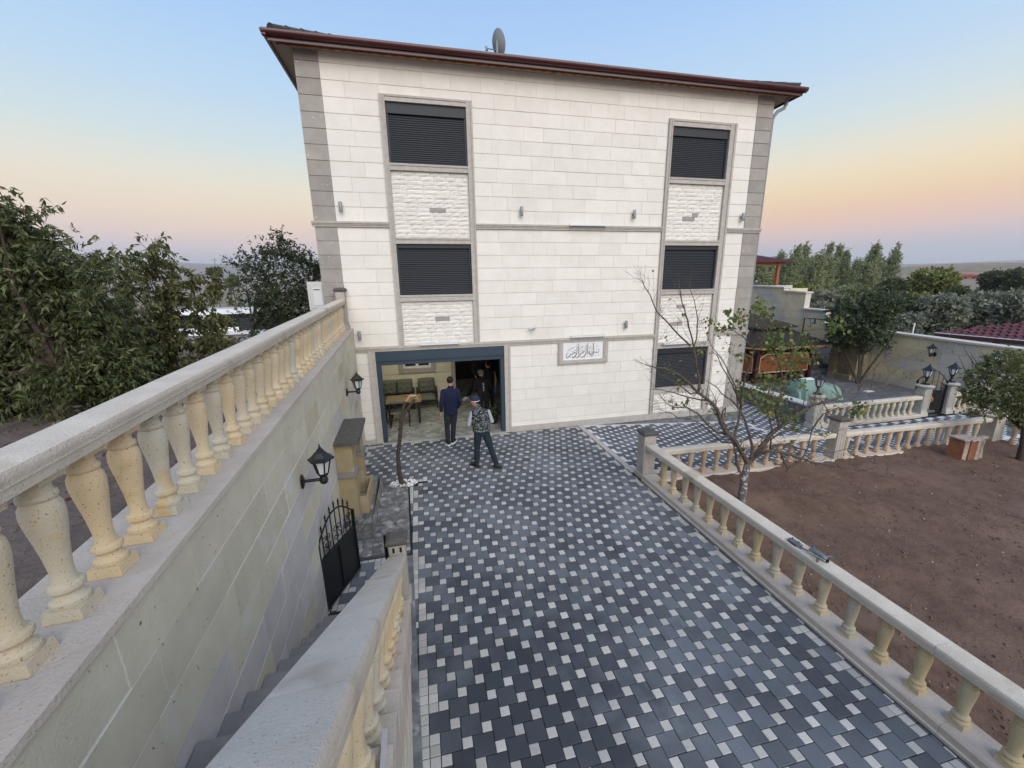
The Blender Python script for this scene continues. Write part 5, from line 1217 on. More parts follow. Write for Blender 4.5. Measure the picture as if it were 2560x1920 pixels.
for sx_, a_, b_ in ((-1, (.03, .05, .06), (.085, .16, .052)), (1, (.03, .05, .06), (.10, .13, .052)), (-1, (.03, -.06, .045), (.085, -.05, .030)), (1, (.03, -.06, .045), (.15, -.075, .035))):
    A_, B_ = Vector((sx_*a_[0], a_[1], a_[2])), Vector((sx_*b_[0], b_[1], b_[2])); q = MB(); q.tube([A_, B_], [.010, .008], 8); q.tube([B_-Vector((0, 0, .03 if b_[1] < 0 else .012)), B_+Vector((0, 0, .02))], [.011, .013], 10); ar = q.build('arm', M['drone_grey'], dr, True, False)
    d_ = Vector((rnd.uniform(-.3, .3), 1, 0)).normalized(); p_ = MB(); u_ = Vector((-d_.y, d_.x, 0))
    c_ = B_+Vector((0, 0, .024)); p_.add([c_-d_*.10-u_*.004, c_-d_*.05-u_*.011, c_-u_*.004, c_+d_*.05-u_*.011, c_+d_*.10-u_*.004, c_+d_*.10+u_*.004, c_+d_*.05+u_*.004, c_+u_*.004, c_-d_*.05+u_*.004, c_-d_*.10+u_*.004], [tuple(range(10))])
    p_.v += [(x, y, z+.0018) for x, y, z in p_.v]; p_.f = [tuple(range(9, -1, -1)), tuple(range(10, 20))]+[(k, (k+1) % 10, 10+(k+1) % 10, 10+k) for k in range(10)]; p_.m = [0]*len(p_.f)
    p_.build('propeller', M['drone_dark'], ar, False, False)
# ================================================================== FOLIAGE
def leafmat(name, cols, rough=.55, trans=.3):
    return mat(name, cols[0], None, rough=rough, ramp=cols, rv=.18, trans=trans, spec=.35)
LM = {
 'walnut': leafmat('walnut_leaf', [(.078, .096, .036), (.11, .128, .048), (.052, .068, .028), (.19, .20, .085), (.09, .108, .04), (.062, .078, .031)]),
 'walnut2': leafmat('brown_green_leaf', [(.105, .112, .038), (.145, .148, .05), (.08, .09, .032), (.18, .17, .07)]),
 'dark': leafmat('dark_leaf', [(.050, .070, .034), (.070, .092, .044), (.040, .058, .030), (.10, .115, .06)]),
 'mulberry': leafmat('mulberry_leaf', [(.075, .105, .050), (.10, .13, .062), (.060, .085, .044), (.14, .165, .085)]),
 'apricot': leafmat('apricot_leaf', [(.13, .19, .045), (.10, .15, .04), (.19, .22, .06), (.085, .13, .04), (.24, .20, .06)]),
 'quince': leafmat('quince_leaf', [(.14, .17, .06), (.18, .205, .075), (.105, .135, .05), (.25, .24, .12)]),
 'poplar': leafmat('poplar_leaf', [(.30, .33, .17), (.24, .27, .135), (.36, .38, .21), (.20, .235, .12)]),
 'willow': leafmat('grey_willow_leaf', [(.25, .26, .19), (.19, .205, .15), (.31, .315, .24), (.15, .165, .12)]),
 'yellow': leafmat('yellow_green_leaf', [(.22, .235, .07), (.18, .20, .06), (.27, .27, .09), (.14, .17, .055)]),
 'mid': leafmat('mid_green_leaf', [(.085, .11, .046), (.11, .135, .058), (.065, .09, .040), (.13, .145, .07)]),
}
def unit(a): return a/np.maximum(np.linalg.norm(a, axis=1, keepdims=True), 1e-9)
def leaf_mesh(name, P, Dr, Ln, Wd, mt, parent=None, kind=None):
    n = len(P); up = nrs.normal(size=(n, 3)); sd_ = unit(np.cross(Dr, up)); nn = np.cross(sd_, Dr)
    V = np.empty((n, 4, 3)); mid = P+Dr*(Ln*.42)[:, None]
    V[:, 0] = P; V[:, 1] = mid+sd_*(Wd/2)[:, None]+nn*(Wd*.18)[:, None]; V[:, 2] = P+Dr*Ln[:, None]-nn*(Ln*.06)[:, None]; V[:, 3] = mid-sd_*(Wd/2)[:, None]+nn*(Wd*.18)[:, None]
    me = bpy.data.meshes.new(name); me.vertices.add(4*n); me.vertices.foreach_set('co', V.reshape(-1).astype(np.float32))
    me.loops.add(4*n); me.loops.foreach_set('vertex_index', np.arange(4*n, dtype=np.int32)); me.polygons.add(n)
    me.polygons.foreach_set('loop_start', np.arange(0, 4*n, 4, dtype=np.int32))
    me.update(calc_edges=True); me.materials.append(mt)
    return meshobj(name, me, parent, True, kind)
def twigs(blobs, nt, tl, per, ll, lw, droop, clump=.30, nc=None, outw=.7, lean=(0, 0, 0)):
    """blobs: (center, radii, weight) -> leaf arrays"""
    wts = np.array([b[2] for b in blobs], float); wts /= wts.sum(); Ps, Ds, T = [], [], []
    for b, w_ in zip(blobs, wts):
        c = np.array(b[0], float); r = np.array(b[1], float) if hasattr(b[1], '__len__') else np.array([b[1]]*3, float)
        k = max(3, int(nt*w_)); m_ = max(4, int(k/14)) if nc is None else nc
        cc = unit(nrs.normal(size=(m_, 3)))*(nrs.rand(m_, 1)**.45); idx = nrs.randint(m_, size=k)
        loc = cc[idx]+nrs.normal(size=(k, 3))*clump; ln = np.linalg.norm(loc, axis=1, keepdims=True); loc = np.where(ln > 1.08, loc/ln*1.08, loc)
        p = c+loc*r; d = unit(unit(loc+1e-6)*outw+nrs.normal(size=(k, 3))*.45+np.array([0, 0, .25])+np.array(lean)); Ps.append(p); Ds.append(d)
    p = np.vstack(Ps); d = np.vstack(Ds); n = len(p); L_ = tl*(.5+nrs.rand(n))
    j = np.repeat(np.arange(n), per); t = nrs.rand(len(j)); pos = p[j]+d[j]*(L_[j]*t)[:, None]+np.array([0, 0, -1])*(droop*.25*L_[j]*t*t)[:, None]
    ld = unit(d[j]*.45+nrs.normal(size=(len(j), 3))*.65+np.array([0, 0, -droop])); le = ll*(.6+.7*nrs.rand(len(j)))
    return (pos, ld, le, le*lw), (p, d, L_)
def twig_sticks(q, p, d, L_, n, r=.004):
    for k in nrs.choice(len(p), min(n, len(p)), replace=False): q.tube([p[k]-d[k]*L_[k]*.3, p[k]+d[k]*L_[k]*.6], [r, r*.4], 4)
def make_tree(name, label, base, blobs, lm, nt, tl, per, ll, lw, droop, tr=.09, limbs=7, bark='bark', group=None, sticks=0, forks=1, **kw):
    base = Vector(base); t = thing(name, label, 'tree', tuple(base), group); q = MB()
    cen = [Vector(b[0]) for b in blobs]; top = sum(cen, Vector())/len(cen); fork = base.lerp(top, .45); fork.x = base.x*.75+fork.x*.25; fork.y = base.y*.75+fork.y*.25
    q.tube([base+Vector((0, 0, -.1)), base+Vector((0, 0, .12)), base.lerp(fork, .5)+Vector((rnd.uniform(-.04, .04), rnd.uniform(-.04, .04), 0)), fork], [tr*1.3, tr*1.02, tr*.85, tr*.7], 10)
    for b in blobs:
        rr = b[1] if hasattr(b[1], '__len__') else (b[1],)*3
        for k in range(int(limbs*b[2]+rnd.random())):
            e = Vector(b[0])+Vector((rnd.uniform(-1, 1)*rr[0]*.7, rnd.uniform(-1, 1)*rr[1]*.7, rnd.uniform(-.4, .9)*rr[2])); m_ = fork.lerp(e, .5)+Vector((rnd.uniform(-.12, .12), rnd.uniform(-.12, .12), .08))*(e-fork).length*.5
            q.tube([fork-Vector((0, 0, .05)), m_, e], [tr*.34, tr*.2, tr*.05], 6)
    (P, Dd, le, wd), (p, d, L_) = twigs(blobs, nt, tl, per, ll, lw, droop, **kw)
    if sticks: twig_sticks(q, p, d, L_, sticks, max(.003, tr*.05))
    q.build('trunk', M[bark], t, True); leaf_mesh('crown', P, Dd, le, wd, LM[lm], t); return t
def pb(px, py, rpx, wt=1.0, y=None, x=None, asp=1.0, dep=.8):
    c = pix(px, py, y=y, x=x); dist = (c-EYE).dot(_f); r = rpx*dist/999.15; return (tuple(c), (r, r*dep, r*asp), wt)

# ---- near trees on the left terrace
TZ = 2.70
def cl_(lst, y, k=1.0): return [pb(px_, py_, r_*k, (r_/50)**2, y=y+rnd.uniform(-.3, .3)) for px_, py_, r_ in lst]
b = cl_([(8, 552, 16), (40, 560, 18), (102, 540, 9), (94, 560, 16), (70, 585, 26), (25, 608, 40), (81, 620, 38), (126, 580, 8), (134, 630, 18), (163, 642, 12), (216, 616, 9), (236, 624, 7), (195, 640, 10), (175, 662, 20), (228, 658, 12), (40, 680, 55), (114, 685, 50), (171, 718, 40), (228, 718, 28),
  (60, 780, 95), (165, 800, 85), (265, 800, 52), (100, 890, 95), (215, 890, 75), (300, 885, 50), (30, 960, 80), (150, 980, 60), (240, 975, 42), (-80, 700, 110), (-90, 880, 115), (-40, 1000, 80)], 5.6, .84)
make_tree('walnut_tree', 'big drooping leafy tree behind the terrace balustrade, thickest trunk', (-3.95, 5.35, TZ-.02), b, 'walnut', 4300, .34, 15, .075, .30, .9, tr=.11, limbs=1.6, sticks=700, clump=.20)
b = cl_([(378, 598, 18), (366, 622, 14), (390, 648, 20), (423, 643, 11), (317, 648, 17), (338, 668, 11), (262, 668, 20), (285, 690, 18), (407, 688, 20), (374, 712, 28), (325, 728, 34), (492, 684, 12), (484, 704, 17), (455, 720, 19), (439, 745, 24), (533, 720, 21), (557, 732, 16), (508, 762, 21), (407, 768, 36), (358, 790, 44),
  (570, 797, 18), (500, 808, 30), (443, 828, 34), (386, 840, 40), (520, 850, 30), (480, 872, 38), (427, 882, 44), (549, 868, 20), (407, 915, 44), (346, 890, 54)], 7.4, .80)
make_tree('walnut_tree', 'slender tree with big drooping leaflets between the larger tree and the house', (-4.2, 7.9, TZ-.02), b, 'walnut2', 780, .26, 14, .094, .37, 1.05, tr=.07, limbs=2.0, sticks=420, clump=.22)
b = [pb(698, 650, 30, .4, y=13.5, asp=1.4), pb(690, 605, 16, .12, y=13.5, asp=1.4), pb(735, 720, 75, 1.3, y=13.5), pb(660, 690, 55, .7, y=13.4), pb(775, 680, 28, .35, y=13.7), pb(790, 740, 65, .8, y=13.7), pb(690, 790, 85, 1.3, y=13.2), pb(770, 800, 70, 1, y=13.4), pb(630, 760, 40, .4, y=13.3)]
make_tree('plum_tree', 'dark small-leaved tree next to the house corner', (-5.0, 13.4, 2.3), b, 'dark', 1150, .38, 15, .085, .5, .2, tr=.08, limbs=3, sticks=200, clump=.22)
b = [pb(250, 1010, 60, 1, y=6.6), pb(330, 960, 60, 1, y=7.2)]
make_tree('shrub', 'low green shrub growing below the big terrace tree', (-4.7, 6.7, TZ-.02), b, 'walnut', 260, .25, 14, .09, .4, .6, tr=.03, limbs=2)

# ---- bare apricot tree in the soil bed
ap = thing('apricot_tree', 'nearly bare apricot tree with whitewashed trunk in the soil bed', 'tree', (5.80, 5.80, -.05))
TD = 5.80
def bp(x, y, dy=0.0): return pix(1560+x/3.0167, 700+y/3.0167, y=TD+dy)
K3 = .0027
def limb(q, pts, r0, r1, dy0=0.0, dy1=0.0, n=7):
    m_ = len(pts); P_ = [bp(x, y, dy0+(dy1-dy0)*k/(m_-1)) for k, (x, y) in enumerate(pts)]
    dn = []
    for k in range(m_-1):
        for s_ in range(3):
            a_ = P_[k].lerp(P_[k+1], s_/3); a_ += Vector((rnd.uniform(-1, 1), rnd.uniform(-1, 1), rnd.uniform(-1, 1)))*(.006 if s_ else 0); dn.append(a_)
    dn.append(P_[-1]); q.tube(dn, [r0+(r1-r0)*k/(len(dn)-1) for k in range(len(dn))], n); return dn
qt = MB(); base = bp(890, 1640); base.z = -.12
tr_ = [base]+[bp(*p) for p in ((893, 1600), (905, 1520), (915, 1460), (935, 1375))]; qt.tube(tr_, [.088, .074, .069, .066, .056], 12); qt.build('trunk', M['whitewash'], ap, True)
q = MB(); limbs_ = []
def LB(pts, r0, r1, a=0, b_=0): limbs_.append((limb(q, pts, r0*.84+.002, r1*1.2, a, b_), r0, r1))
LB([(935, 1385), (880, 1290), (830, 1200), (780, 1160), (738, 1090), (700, 970), (640, 910), (560, 850), (480, 770), (390, 700), (300, 665), (220, 655), (165, 640)], .055, .005, 0, -.5)
LB([(738, 1090), (740, 1010), (765, 960), (760, 1040)], .02, .006, 0, .1)
LB([(830, 1200), (845, 1130), (870, 1040), (880, 940), (850, 860), (800, 760), (730, 640), (700, 560)], .028, .004, 0, .5)
LB([(565, 850), (565, 760), (545, 640), (525, 500), (480, 300), (440, 180), (415, 20), (400, -60)], .022, .003, -.25, -.1)
LB([(527, 500), (548, 430), (556, 300), (530, 150), (470, 10)], .012, .003, -.2, .1)
LB([(500, 495), (400, 400), (310, 300), (250, 240), (200, 120), (150, 40), (140, 0)], .014, .003, -.2, -.6)
LB([(560, 850), (500, 860), (430, 800), (350, 760), (260, 700)], .014, .003, -.2, -.7)
LB([(640, 910), (560, 900), (470, 880), (380, 850), (290, 830), (200, 820)], .016, .003, -.2, -.3)
LB([(780, 1165), (700, 1150), (640, 1100), (560, 1010), (470, 960), (380, 960), (320, 930), (260, 860)], .022, .003, 0, -.6)
LB([(835, 1230), (740, 1225), (650, 1150), (590, 1090), (500, 1050), (420, 1045), (350, 1000), (260, 1000)], .018, .003, .1, -.3)
LB([(905, 1470), (870, 1440), (848, 1380), (838, 1290), (832, 1250)], .035, .012, 0, .2)
LB([(832, 1255), (800, 1180), (770, 1100), (700, 1020), (690, 900), (640, 800)], .018, .003, .2, .6)
LB([(960, 1340), (968, 1260), (945, 1160), (905, 1040), (860, 960), (800, 900), (740, 860), (690, 800), (620, 760)], .032, .004, 0, .4)
LB([(860, 960), (840, 800), (790, 700), (740, 600), (660, 500), (620, 400)], .014, .003, .2, .3)
LB([(880, 990), (890, 860), (910, 740), (950, 640), (980, 520), (940, 480), (890, 420), (820, 380), (720, 370)], .02, .003, .2, -.2)
LB([(935, 1385), (1000, 1310), (1060, 1230), (1120, 1150), (1200, 1090), (1280, 1040), (1350, 990), (1420, 940), (1500, 925), (1600, 895), (1656, 869), (1775, 838), (1906, 808), (2036, 778), (2120, 745), (2200, 724)], .060, .003, 0, .9)
LB([(1864, 815), (1895, 658), (1985, 588), (2066, 553)], .010, .003, .75, 1.0)
LB([(1760, 842), (1830, 730), (1900, 650), (2000, 560)], .010, .003, .7, .6)
LB([(1945, 800), (2005, 709), (2096, 648)], .008, .003, .8, 1.0)
LB([(1906, 808), (1990, 820), (2080, 790)], .007, .002, .8, .6)
LB([(1170, 1100), (1150, 1000), (1165, 930), (1190, 850), (1212, 770), (1230, 650), (1262, 560), (1290, 480), (1360, 380), (1500, 370), (1700, 340)], .030, .003, .1, .4)
LB([(1120, 1150), (1090, 1010), (1082, 900), (1100, 800), (1150, 700), (1180, 600)], .022, .003, .1, .8)
LB([(1205, 780), (1170, 620), (1120, 500), (1060, 400), (1000, 300), (990, 200)], .014, .003, .2, -.1)
LB([(1420, 940), (1450, 860), (1480, 800), (1500, 760)], .012, .003, .5, .7)
LB([(1640, 895), (1600, 830), (1560, 740), (1555, 690)], .008, .002, .7, .8)
LB([(960, 1355), (1030, 1310), (1100, 1290), (1200, 1300), (1300, 1330), (1400, 1370), (1500, 1385), (1600, 1400), (1750, 1430), (1830, 1445), (2050, 1500)], .040, .003, 0, -1.0)
LB([(1100, 1290), (1160, 1240), (1260, 1250), (1400, 1290), (1560, 1300), (1700, 1270), (1810, 1240)], .02, .003, 0, .2)
LB([(1180, 1300), (1210, 1380), (1235, 1420), (1330, 1370), (1390, 1260), (1420, 1120), (1460, 1060)], .022, .004, -.1, -.3)
LB([(1235, 1415), (1215, 1500), (1210, 1540)], .008, .003, -.2, -.3)
LB([(1100, 1290), (1110, 1200), (1180, 1150), (1290, 1130), (1400, 1160), (1520, 1180), (1650, 1120)], .018, .003, .1, -.4)
LB([(1420, 1130), (1500, 1010), (1620, 960), (1700, 1000), (1780, 980)], .012, .003, -.3, -.4)
LB([(1500, 925), (1560, 1020), (1680, 1060), (1800, 1100)], .012, .003, .5, .2)
# side shoots along every limb
tips = []
for pts, r0, r1 in limbs_:
    n = len(pts)
    for k in range(2, n-1):
        for _t in range(rnd.choice((1, 1, 2))):
            p = pts[k]; d0 = (pts[k+1]-pts[k-1]).normalized(); rv_ = Vector((rnd.gauss(0, 1), rnd.gauss(0, .8), rnd.gauss(.35, .8))).normalized(); d_ = (d0*.5+rv_*.9).normalized(); ln = rnd.uniform(.07, .46)
            m_ = p+d_*ln*.5; e = p+d_*ln+Vector((0, 0, .03)); r_ = max(.0022, (r0+(r1-r0)*k/n)*.22); q.tube([p, m_, e], [r_, r_*.8, .0014], 5); tips.append((e, d_))
            for _ in range(rnd.choice((1, 2, 2, 3))):
                d3 = (d_+Vector((rnd.gauss(0, .6), rnd.gauss(0, .6), rnd.gauss(.1, .6)))).normalized(); l3 = rnd.uniform(.05, .20); q.tube([m_, m_+d3*l3], [r_*.6, .0012], 4); tips.append((m_+d3*l3, d3))
q.build('branches', M['bark_grey'], ap, True)
cl = [(1000, 190, 38, 40), (1060, 250, 48, 55), (830, 290, 52, 75), (640, 310, 28, 18), (1170, 400, 60, 65), (1120, 480, 70, 75), (1340, 450, 50, 55), (1190, 560, 70, 70), (1370, 540, 60, 70), (1310, 620, 60, 60), (950, 830, 52, 55), (1030, 790, 60, 60), (1100, 900, 75, 90), (1260, 1020, 60, 75),
      (1595, 330, 45, 55), (1775, 970, 45, 60), (720, 360, 30, 14), (590, 540, 26, 20), (1080, 740, 50, 40), (1190, 760, 30, 25), (1300, 700, 40, 26), (1090, 980, 45, 35), (800, 510, 40, 14), (890, 560, 40, 16), (470, 920, 25, 8), (380, 950, 25, 6), (320, 440, 15, 5), (445, 268, 14, 4), (1330, 800, 30, 14), (1490, 1150, 30, 10), (740, 380, 30, 10), (430, 770, 20, 7), (1280, 1240, 30, 9), (360, 660, 20, 5)]
Pn, Dn = [], []
for x, y, r_, n in cl:
    c = bp(x, y, rnd.uniform(-.1, .35))
    for k in range(int(n*1.05)):
        v = Vector((rnd.gauss(0, .55), rnd.gauss(0, .55), rnd.gauss(0, .55)))*r_*K3*1.25; Pn.append(c+v); Dn.append((Vector((rnd.gauss(0, .7), rnd.gauss(0, .7), -.75))).normalized())
for e, d_ in tips:
    if rnd.random() < .045: Pn.append(e); Dn.append((d_+Vector((0, 0, -.6))).normalized())
n = len(Pn); le = .072*(.6+.8*nrs.rand(n)); leaf_mesh('crown', np.array(Pn), unit(np.array(Dn)), le, le*.78, LM['apricot'], ap)

# ---- quince tree at the right edge
b = [pb(2500, 962, 64, 1.5, x=13.6), pb(2460, 995, 36, .6, x=13.5), pb(2560, 945, 66, 1.4, x=13.7), pb(2535, 1005, 44, .8, x=13.3), pb(2600, 985, 70, 1.2, x=13.6), pb(2455, 945, 24, .3, x=13.7), pb(2515, 908, 30, .5, x=13.8), pb(2440, 975, 18, .2, x=13.5)]
qtree = make_tree('quince_tree', 'round leafy quince tree leaning over the far end of the soil bed', (13.67, 5.9, -.15), b, 'quince', 900, .17, 13, .058, .66, .35, tr=.07, limbs=3, sticks=120)
q = MB()
for pts in (((2470, 960), (2425, 895), (2403, 860), (2398, 892)), ((2470, 960), (2440, 905), (2425, 880), (2418, 858)), ((2460, 960), (2432, 920), (2428, 890), (2420, 875)), ((2425, 945), (2410, 920), (2396, 888)), ((2480, 930), (2460, 890), (2450, 872))):
    q.tube([pix(a, c, x=13.6) for a, c in pts[:3]], [.014, .009, .004], 5)
q.build('bare_shoots', M['bark_grey'], qtree)

# ---- dark tree by the boundary wall
b = [pb(2150, 810, 62, 2, x=18.2), pb(2205, 775, 42, 1.1, x=18.4), pb(2110, 845, 32, .7, x=18.0), pb(2175, 752, 28, .5, x=18.3), pb(2098, 790, 26, .5, x=18.1), pb(2190, 850, 34, .7, x=18.2), pb(2240, 765, 18, .3, x=18.5), pb(2130, 760, 24, .4, x=18.2)]
mul = make_tree('mulberry_tree', 'dense dark green tree standing against the boundary wall by the fountain', (18.5, 13.2, -.32), b, 'mulberry', 1300, .26, 13, .105, .55, .4, tr=.06, limbs=4, bark='bark_grey', sticks=60)

q = MB()
for a_, b_ in (((18.5, 13.2), (17.9, 14.1)), ((18.5, 13.2), (18.6, 12.3)), ((18.5, 13.2), (18.3, 13.4))):
    q.tube([(a_[0], a_[1], -.35), ((a_[0]+b_[0])/2+.05, (a_[1]*.7+b_[1]*.3), .5), (b_[0], b_[1], 1.9)], [.06, .045, .03], 7)
q.build('side_stems', M['bark_grey'], mul, True)
# ================================================================== LAND, HORIZON, FAR THINGS
def elev(az, r):
    s_ = [(20, -14), (60, -4.9), (100, -2.9), (200, -1.5), (400, -0.6), (800, .15), (1500, .9), (2500, 1.7), (4000, 2.3), (5000, 2.45)]
    lr = math.log(r)
    for (a, ea), (b_, eb) in zip(s_, s_[1:]):
        if r <= b_: t = (lr-math.log(a))/(math.log(b_)-math.log(a)); e = ea+(eb-ea)*max(t, 0); break
    else: e = s_[-1][1]
    ss = lambda a, b_: (lambda t: t*t*(3-2*t))(min(1, max(0, (r-a)/(b_-a))))
    e += 1.8*math.exp(-(((az % (2*math.pi))-1.05)/.25)**2)*ss(95, 165)*(1-ss(400, 1500))
    if r > 250: e += -1.05*math.sin(az)*min(1, r/3000)+ (.10*math.sin(az*7+lr*2)+.07*math.sin(az*17+lr*5)+.05*math.sin(az*31-lr*9))*min(1, r/3000)
    return e
vs = []; fs = []; na, nr_ = 220, 64
for j in range(nr_+1):
    r = 22*(4950/22)**(j/nr_)
    for i in range(na):
        az = 2*math.pi*i/na; z = 4.1+r*math.tan(R(elev(az, r))); vs.append((r*math.sin(az), r*math.cos(az)+4, z))
for j in range(nr_):
    for i in range(na): a = j*na+i; b_ = j*na+(i+1) % na; fs.append((a, b_, b_+na, a+na))
fs.append(tuple(range(na-1, -1, -1)))
M['land'] = mat('dry_steppe', (.26, .20, .15), (.20, .165, .115), .02, .95, stain=(.30, .215, .165), stscale=.006, stthr=.5, stw=.05, speck=(.10, .10, .06), sscale=.12, sthr=.60, detail=8)
tag(MB().add(vs, fs).build('terrain', M['land'], None, True), kind='structure')
# left terrace ground
q = MB(); nx, ny = 46, 56; vs = []; fs = []
def terr_z(x, y):
    e = max(0, (-x-9)/8); f_ = max(0, (y-13)/7); return TZ-.03-.6*e*e-.35*f_*f_-.04*max(0, y-9)+.02*math.sin(x*3+y)*math.sin(y*2.3-x)
for j in range(ny+1):
    for i in range(nx+1):
        u = i/nx; y = -3+24*j/ny; xr = wx(min(y, D))-.44 if y < D else HX0+.01; x = xr-u*u*16-.001; vs.append((x, y, terr_z(x, y)+rnd.uniform(-.015, .015)))
for j in range(ny):
    for i in range(nx): a = j*(nx+1)+i; fs.append((a, a+nx+1, a+nx+2, a+1))
tg = MB().add(vs, fs).build('terrace_ground', M['terrace_soil'], None, True); tag(tg, kind='structure')
q = MB(); q.hexa([(-16, -3, -1.5), (wx(-3)-.42, -3, -1.5), (wx(D)-.42, D-.02, -1.5), (-16, D-.02, -1.5), (-16, -3, 2.2), (wx(-3)-.42, -3, 2.2), (wx(D)-.42, D-.02, 2.2), (-16, D-.02, 2.2)]); q.box(-16, HX0+.2, D, 18, -1.5, 1.6); tag(q.build('terrace_fill', M['terrace_soil']), kind='structure')
scatter('fallen_leaves', 260, (-5.5, -1.9), (0.5, 8), lambda x, y: terr_z(x, y)+.012, .02, .05, M['red_leaf'], 'dark red fallen leaves on the terrace soil', 'leaves', flat=.25)
scatter('terrace_clods', 1600, (-7.5, -1.9), (0.2, 9), terr_z, .015, .05, M['terrace_soil'], 'small earth clods on the terrace soil', 'clods')
lotq = MB().box(-2.2, 26, -6, 26, -3.0, -.77).build('lot_base', M['terrace_soil']); tag(lotq, kind='structure')
# meter cabinet on the house corner
mc = thing('meter_cabinet', 'white meter cabinet fixed beside the grey house corner', 'cabinet', (-2.42, 10.8, 3.6))
M['cab'] = mat('cabinet_paint', (.52, .52, .50), rough=.5); MB().box(-2.60, -2.251, 10.74, 11.02, 3.58, 4.26).build('cabinet_body', M['cab'], mc); MB().box(-2.55, -2.262, 10.725, 10.739, 3.63, 4.21).build('door', M['cab'], mc); MB().box(-2.48, -2.30, 10.715, 10.724, 3.70, 4.12).build('recessed_panel', mat('pale_grey', (.6, .6, .6), rough=.5), mc); MB().box(-2.46, -2.32, 10.71, 10.7145, 4.06, 4.08).build('vent_slot', M['black_iron'], mc)
# street wall, fence panels, van and shed beyond the left trees
LYy = 15.2; zt = pix(640, 828, y=LYy).z
sw2 = thing('street_wall', 'grey rubble street wall with white coping beyond the terrace trees', 'wall', (-7, LYy, 1.0))
MB().box(-16, -3.2, LYy, LYy+.3, -1.5, zt-.08).build('wall_body', mat('grey_rubble', (.27, .27, .275), (.2, .2, .205), 4, .95, bump=.6, bscale=12), sw2); MB().box(-16, -3.15, LYy-.05, LYy+.35, zt-.079, zt).build('coping_stone', M['white'], sw2)
fn = thing('panel_fence', 'black panel fence standing on the street wall', 'fence', (-5.5, LYy+.15, zt)); x = pix(592, 815, y=LYy).x
M['fence_sheet'] = mat('dark_fence_sheet', (.03, .035, .04), rough=.5)
for k in range(7):
    MB().box(x+k*.62, x+k*.62+.05, LYy+.12, LYy+.17, zt+.001, zt+.48).build('fence_post', M['black_iron'], fn)
    if k < 6: MB().box(x+k*.62+.051, x+k*.62+.619, LYy+.13, LYy+.15, zt+.03, zt+.44).build('fence_panel', M['fence_sheet'], fn)
vx, vy = pix(530, 800, y=19.5).x, 19.5; vz = pix(560, 772, y=19.5).z
van = thing('parked_van', 'white parked van seen behind the slender walnut tree', 'van', (vx, vy, vz-1.9))
wp_ = mat('van_white', (.75, .76, .78), rough=.25, spec=.5, coat=.3)
q = MB(); pr = [(-2.3, .3), (2.2, .3), (2.3, .6), (2.25, 1.05), (1.75, 1.15), (1.15, 1.85), (.9, 1.92), (-2.2, 1.92), (-2.32, 1.8)]
q.prism(pr, lambda u, v: (vx-u, vy-.9, vz-1.9+v), lambda u, v: (vx-u, vy+.9, vz-1.9+v)); q.build('van_body', wp_, van)
for a_, b_ in ((-1.9, -.2), (0, .95)):
    q = MB(); q.prism([(a_, 1.2), (b_+(.35 if b_ > .5 else 0), 1.2), (b_, 1.72), (a_, 1.72)], lambda u, v: (vx-u, vy-.912, vz-1.9+v), lambda u, v: (vx-u, vy-.90, vz-1.9+v)); q.build('side_window', M['glass_dark'], van)
for u in (-1.5, 1.45):
    q = MB(); q.lathe([(.1, -.1), (.31, -.1), (.33, -.06), (.33, .06), (.31, .1), (.1, .1)], (vx-u, vy-.86, vz-1.9+.33), 20, ax='Y'); q.build('wheel', M['black_iron'], van, True)
sp = MB().box(vx-6, vx+8, 17, 24, vz-2.6, vz-1.9); tag(sp.build('street', mat('street_asphalt', (.16, .15, .14), rough=.9)), kind='structure')
sh_ = thing('low_shed', 'low white walled shed with flat roof behind the walnut trees', 'shed', (pix(400, 860, y=17).x, 17, .5)); c = pix(420, 870, y=16.2)
MB().box(c.x-2.2, c.x+1.6, 16.2, 18.6, -.5, c.z+.10).build('shed_wall', mat('shed_grey_white', (.5, .52, .54), rough=.8), sh_); MB().box(c.x-2.3, c.x+1.7, 16.1, 18.7, c.z+.101, c.z+.2).build('flat_roof', M['white'], sh_)

# maroon roofed neighbour behind the boundary wall
nh = thing('neighbour_house', 'low white neighbour house with maroon tiled hip roof behind the boundary wall', 'house', (27, 11, -.8))
e1, e2 = pix(1860+1490/3.0157, 600+695/3.0157, x=23.2), pix(2600, 862, x=23.2)
M['maroon_tile'] = mat('maroon_roof_tile', (.105, .030, .036), (.08, .023, .028), 2, .7, rv=.25)
zE = (e1.z+e2.z)/2+.02; ya, yb_ = e1.y, e2.y-4
MB().box(23.8, 31, ya-8.4+1, ya-.5, -1.6, zE-.05).build('house_wall', M['white'], nh)
rfm = MB(); A_ = [(23.0, ya-9.4, zE), (32, ya-9.4, zE), (32, ya+.1, zE), (23.0, ya+.1, zE), (27.4, ya-6, zE+1.05), (27.4, ya-3.2, zE+1.05)]
rfm.add(A_, [(3, 0, 4, 5), (0, 1, 4), (1, 2, 5, 4), (2, 3, 5), (3, 2, 1, 0)]); rfo = rfm.build('hip_roof', M['maroon_tile'], nh)
tq = MB(); tq.lathe([(.075, 0), (.06, .34)], n=8, ax='X', sy=.6); 
def tileshape():
    q = MB(); vs = []; fs = []
    for j, (r_, xx) in enumerate(((.10, 0), (.085, .40))):
        for k in range(6): an = math.pi*k/5; vs.append((xx, math.cos(an)*r_, math.sin(an)*r_*.6))
    for k in range(5): fs.append((k, k+1, 7+k, 6+k))
    q.add(vs, fs); return q
tme = tileshape().mesh('roof_tile', M['maroon_tile'], True)
cnt_t = 0; restq = MB(); slope = math.atan2(1.05, 4.4)
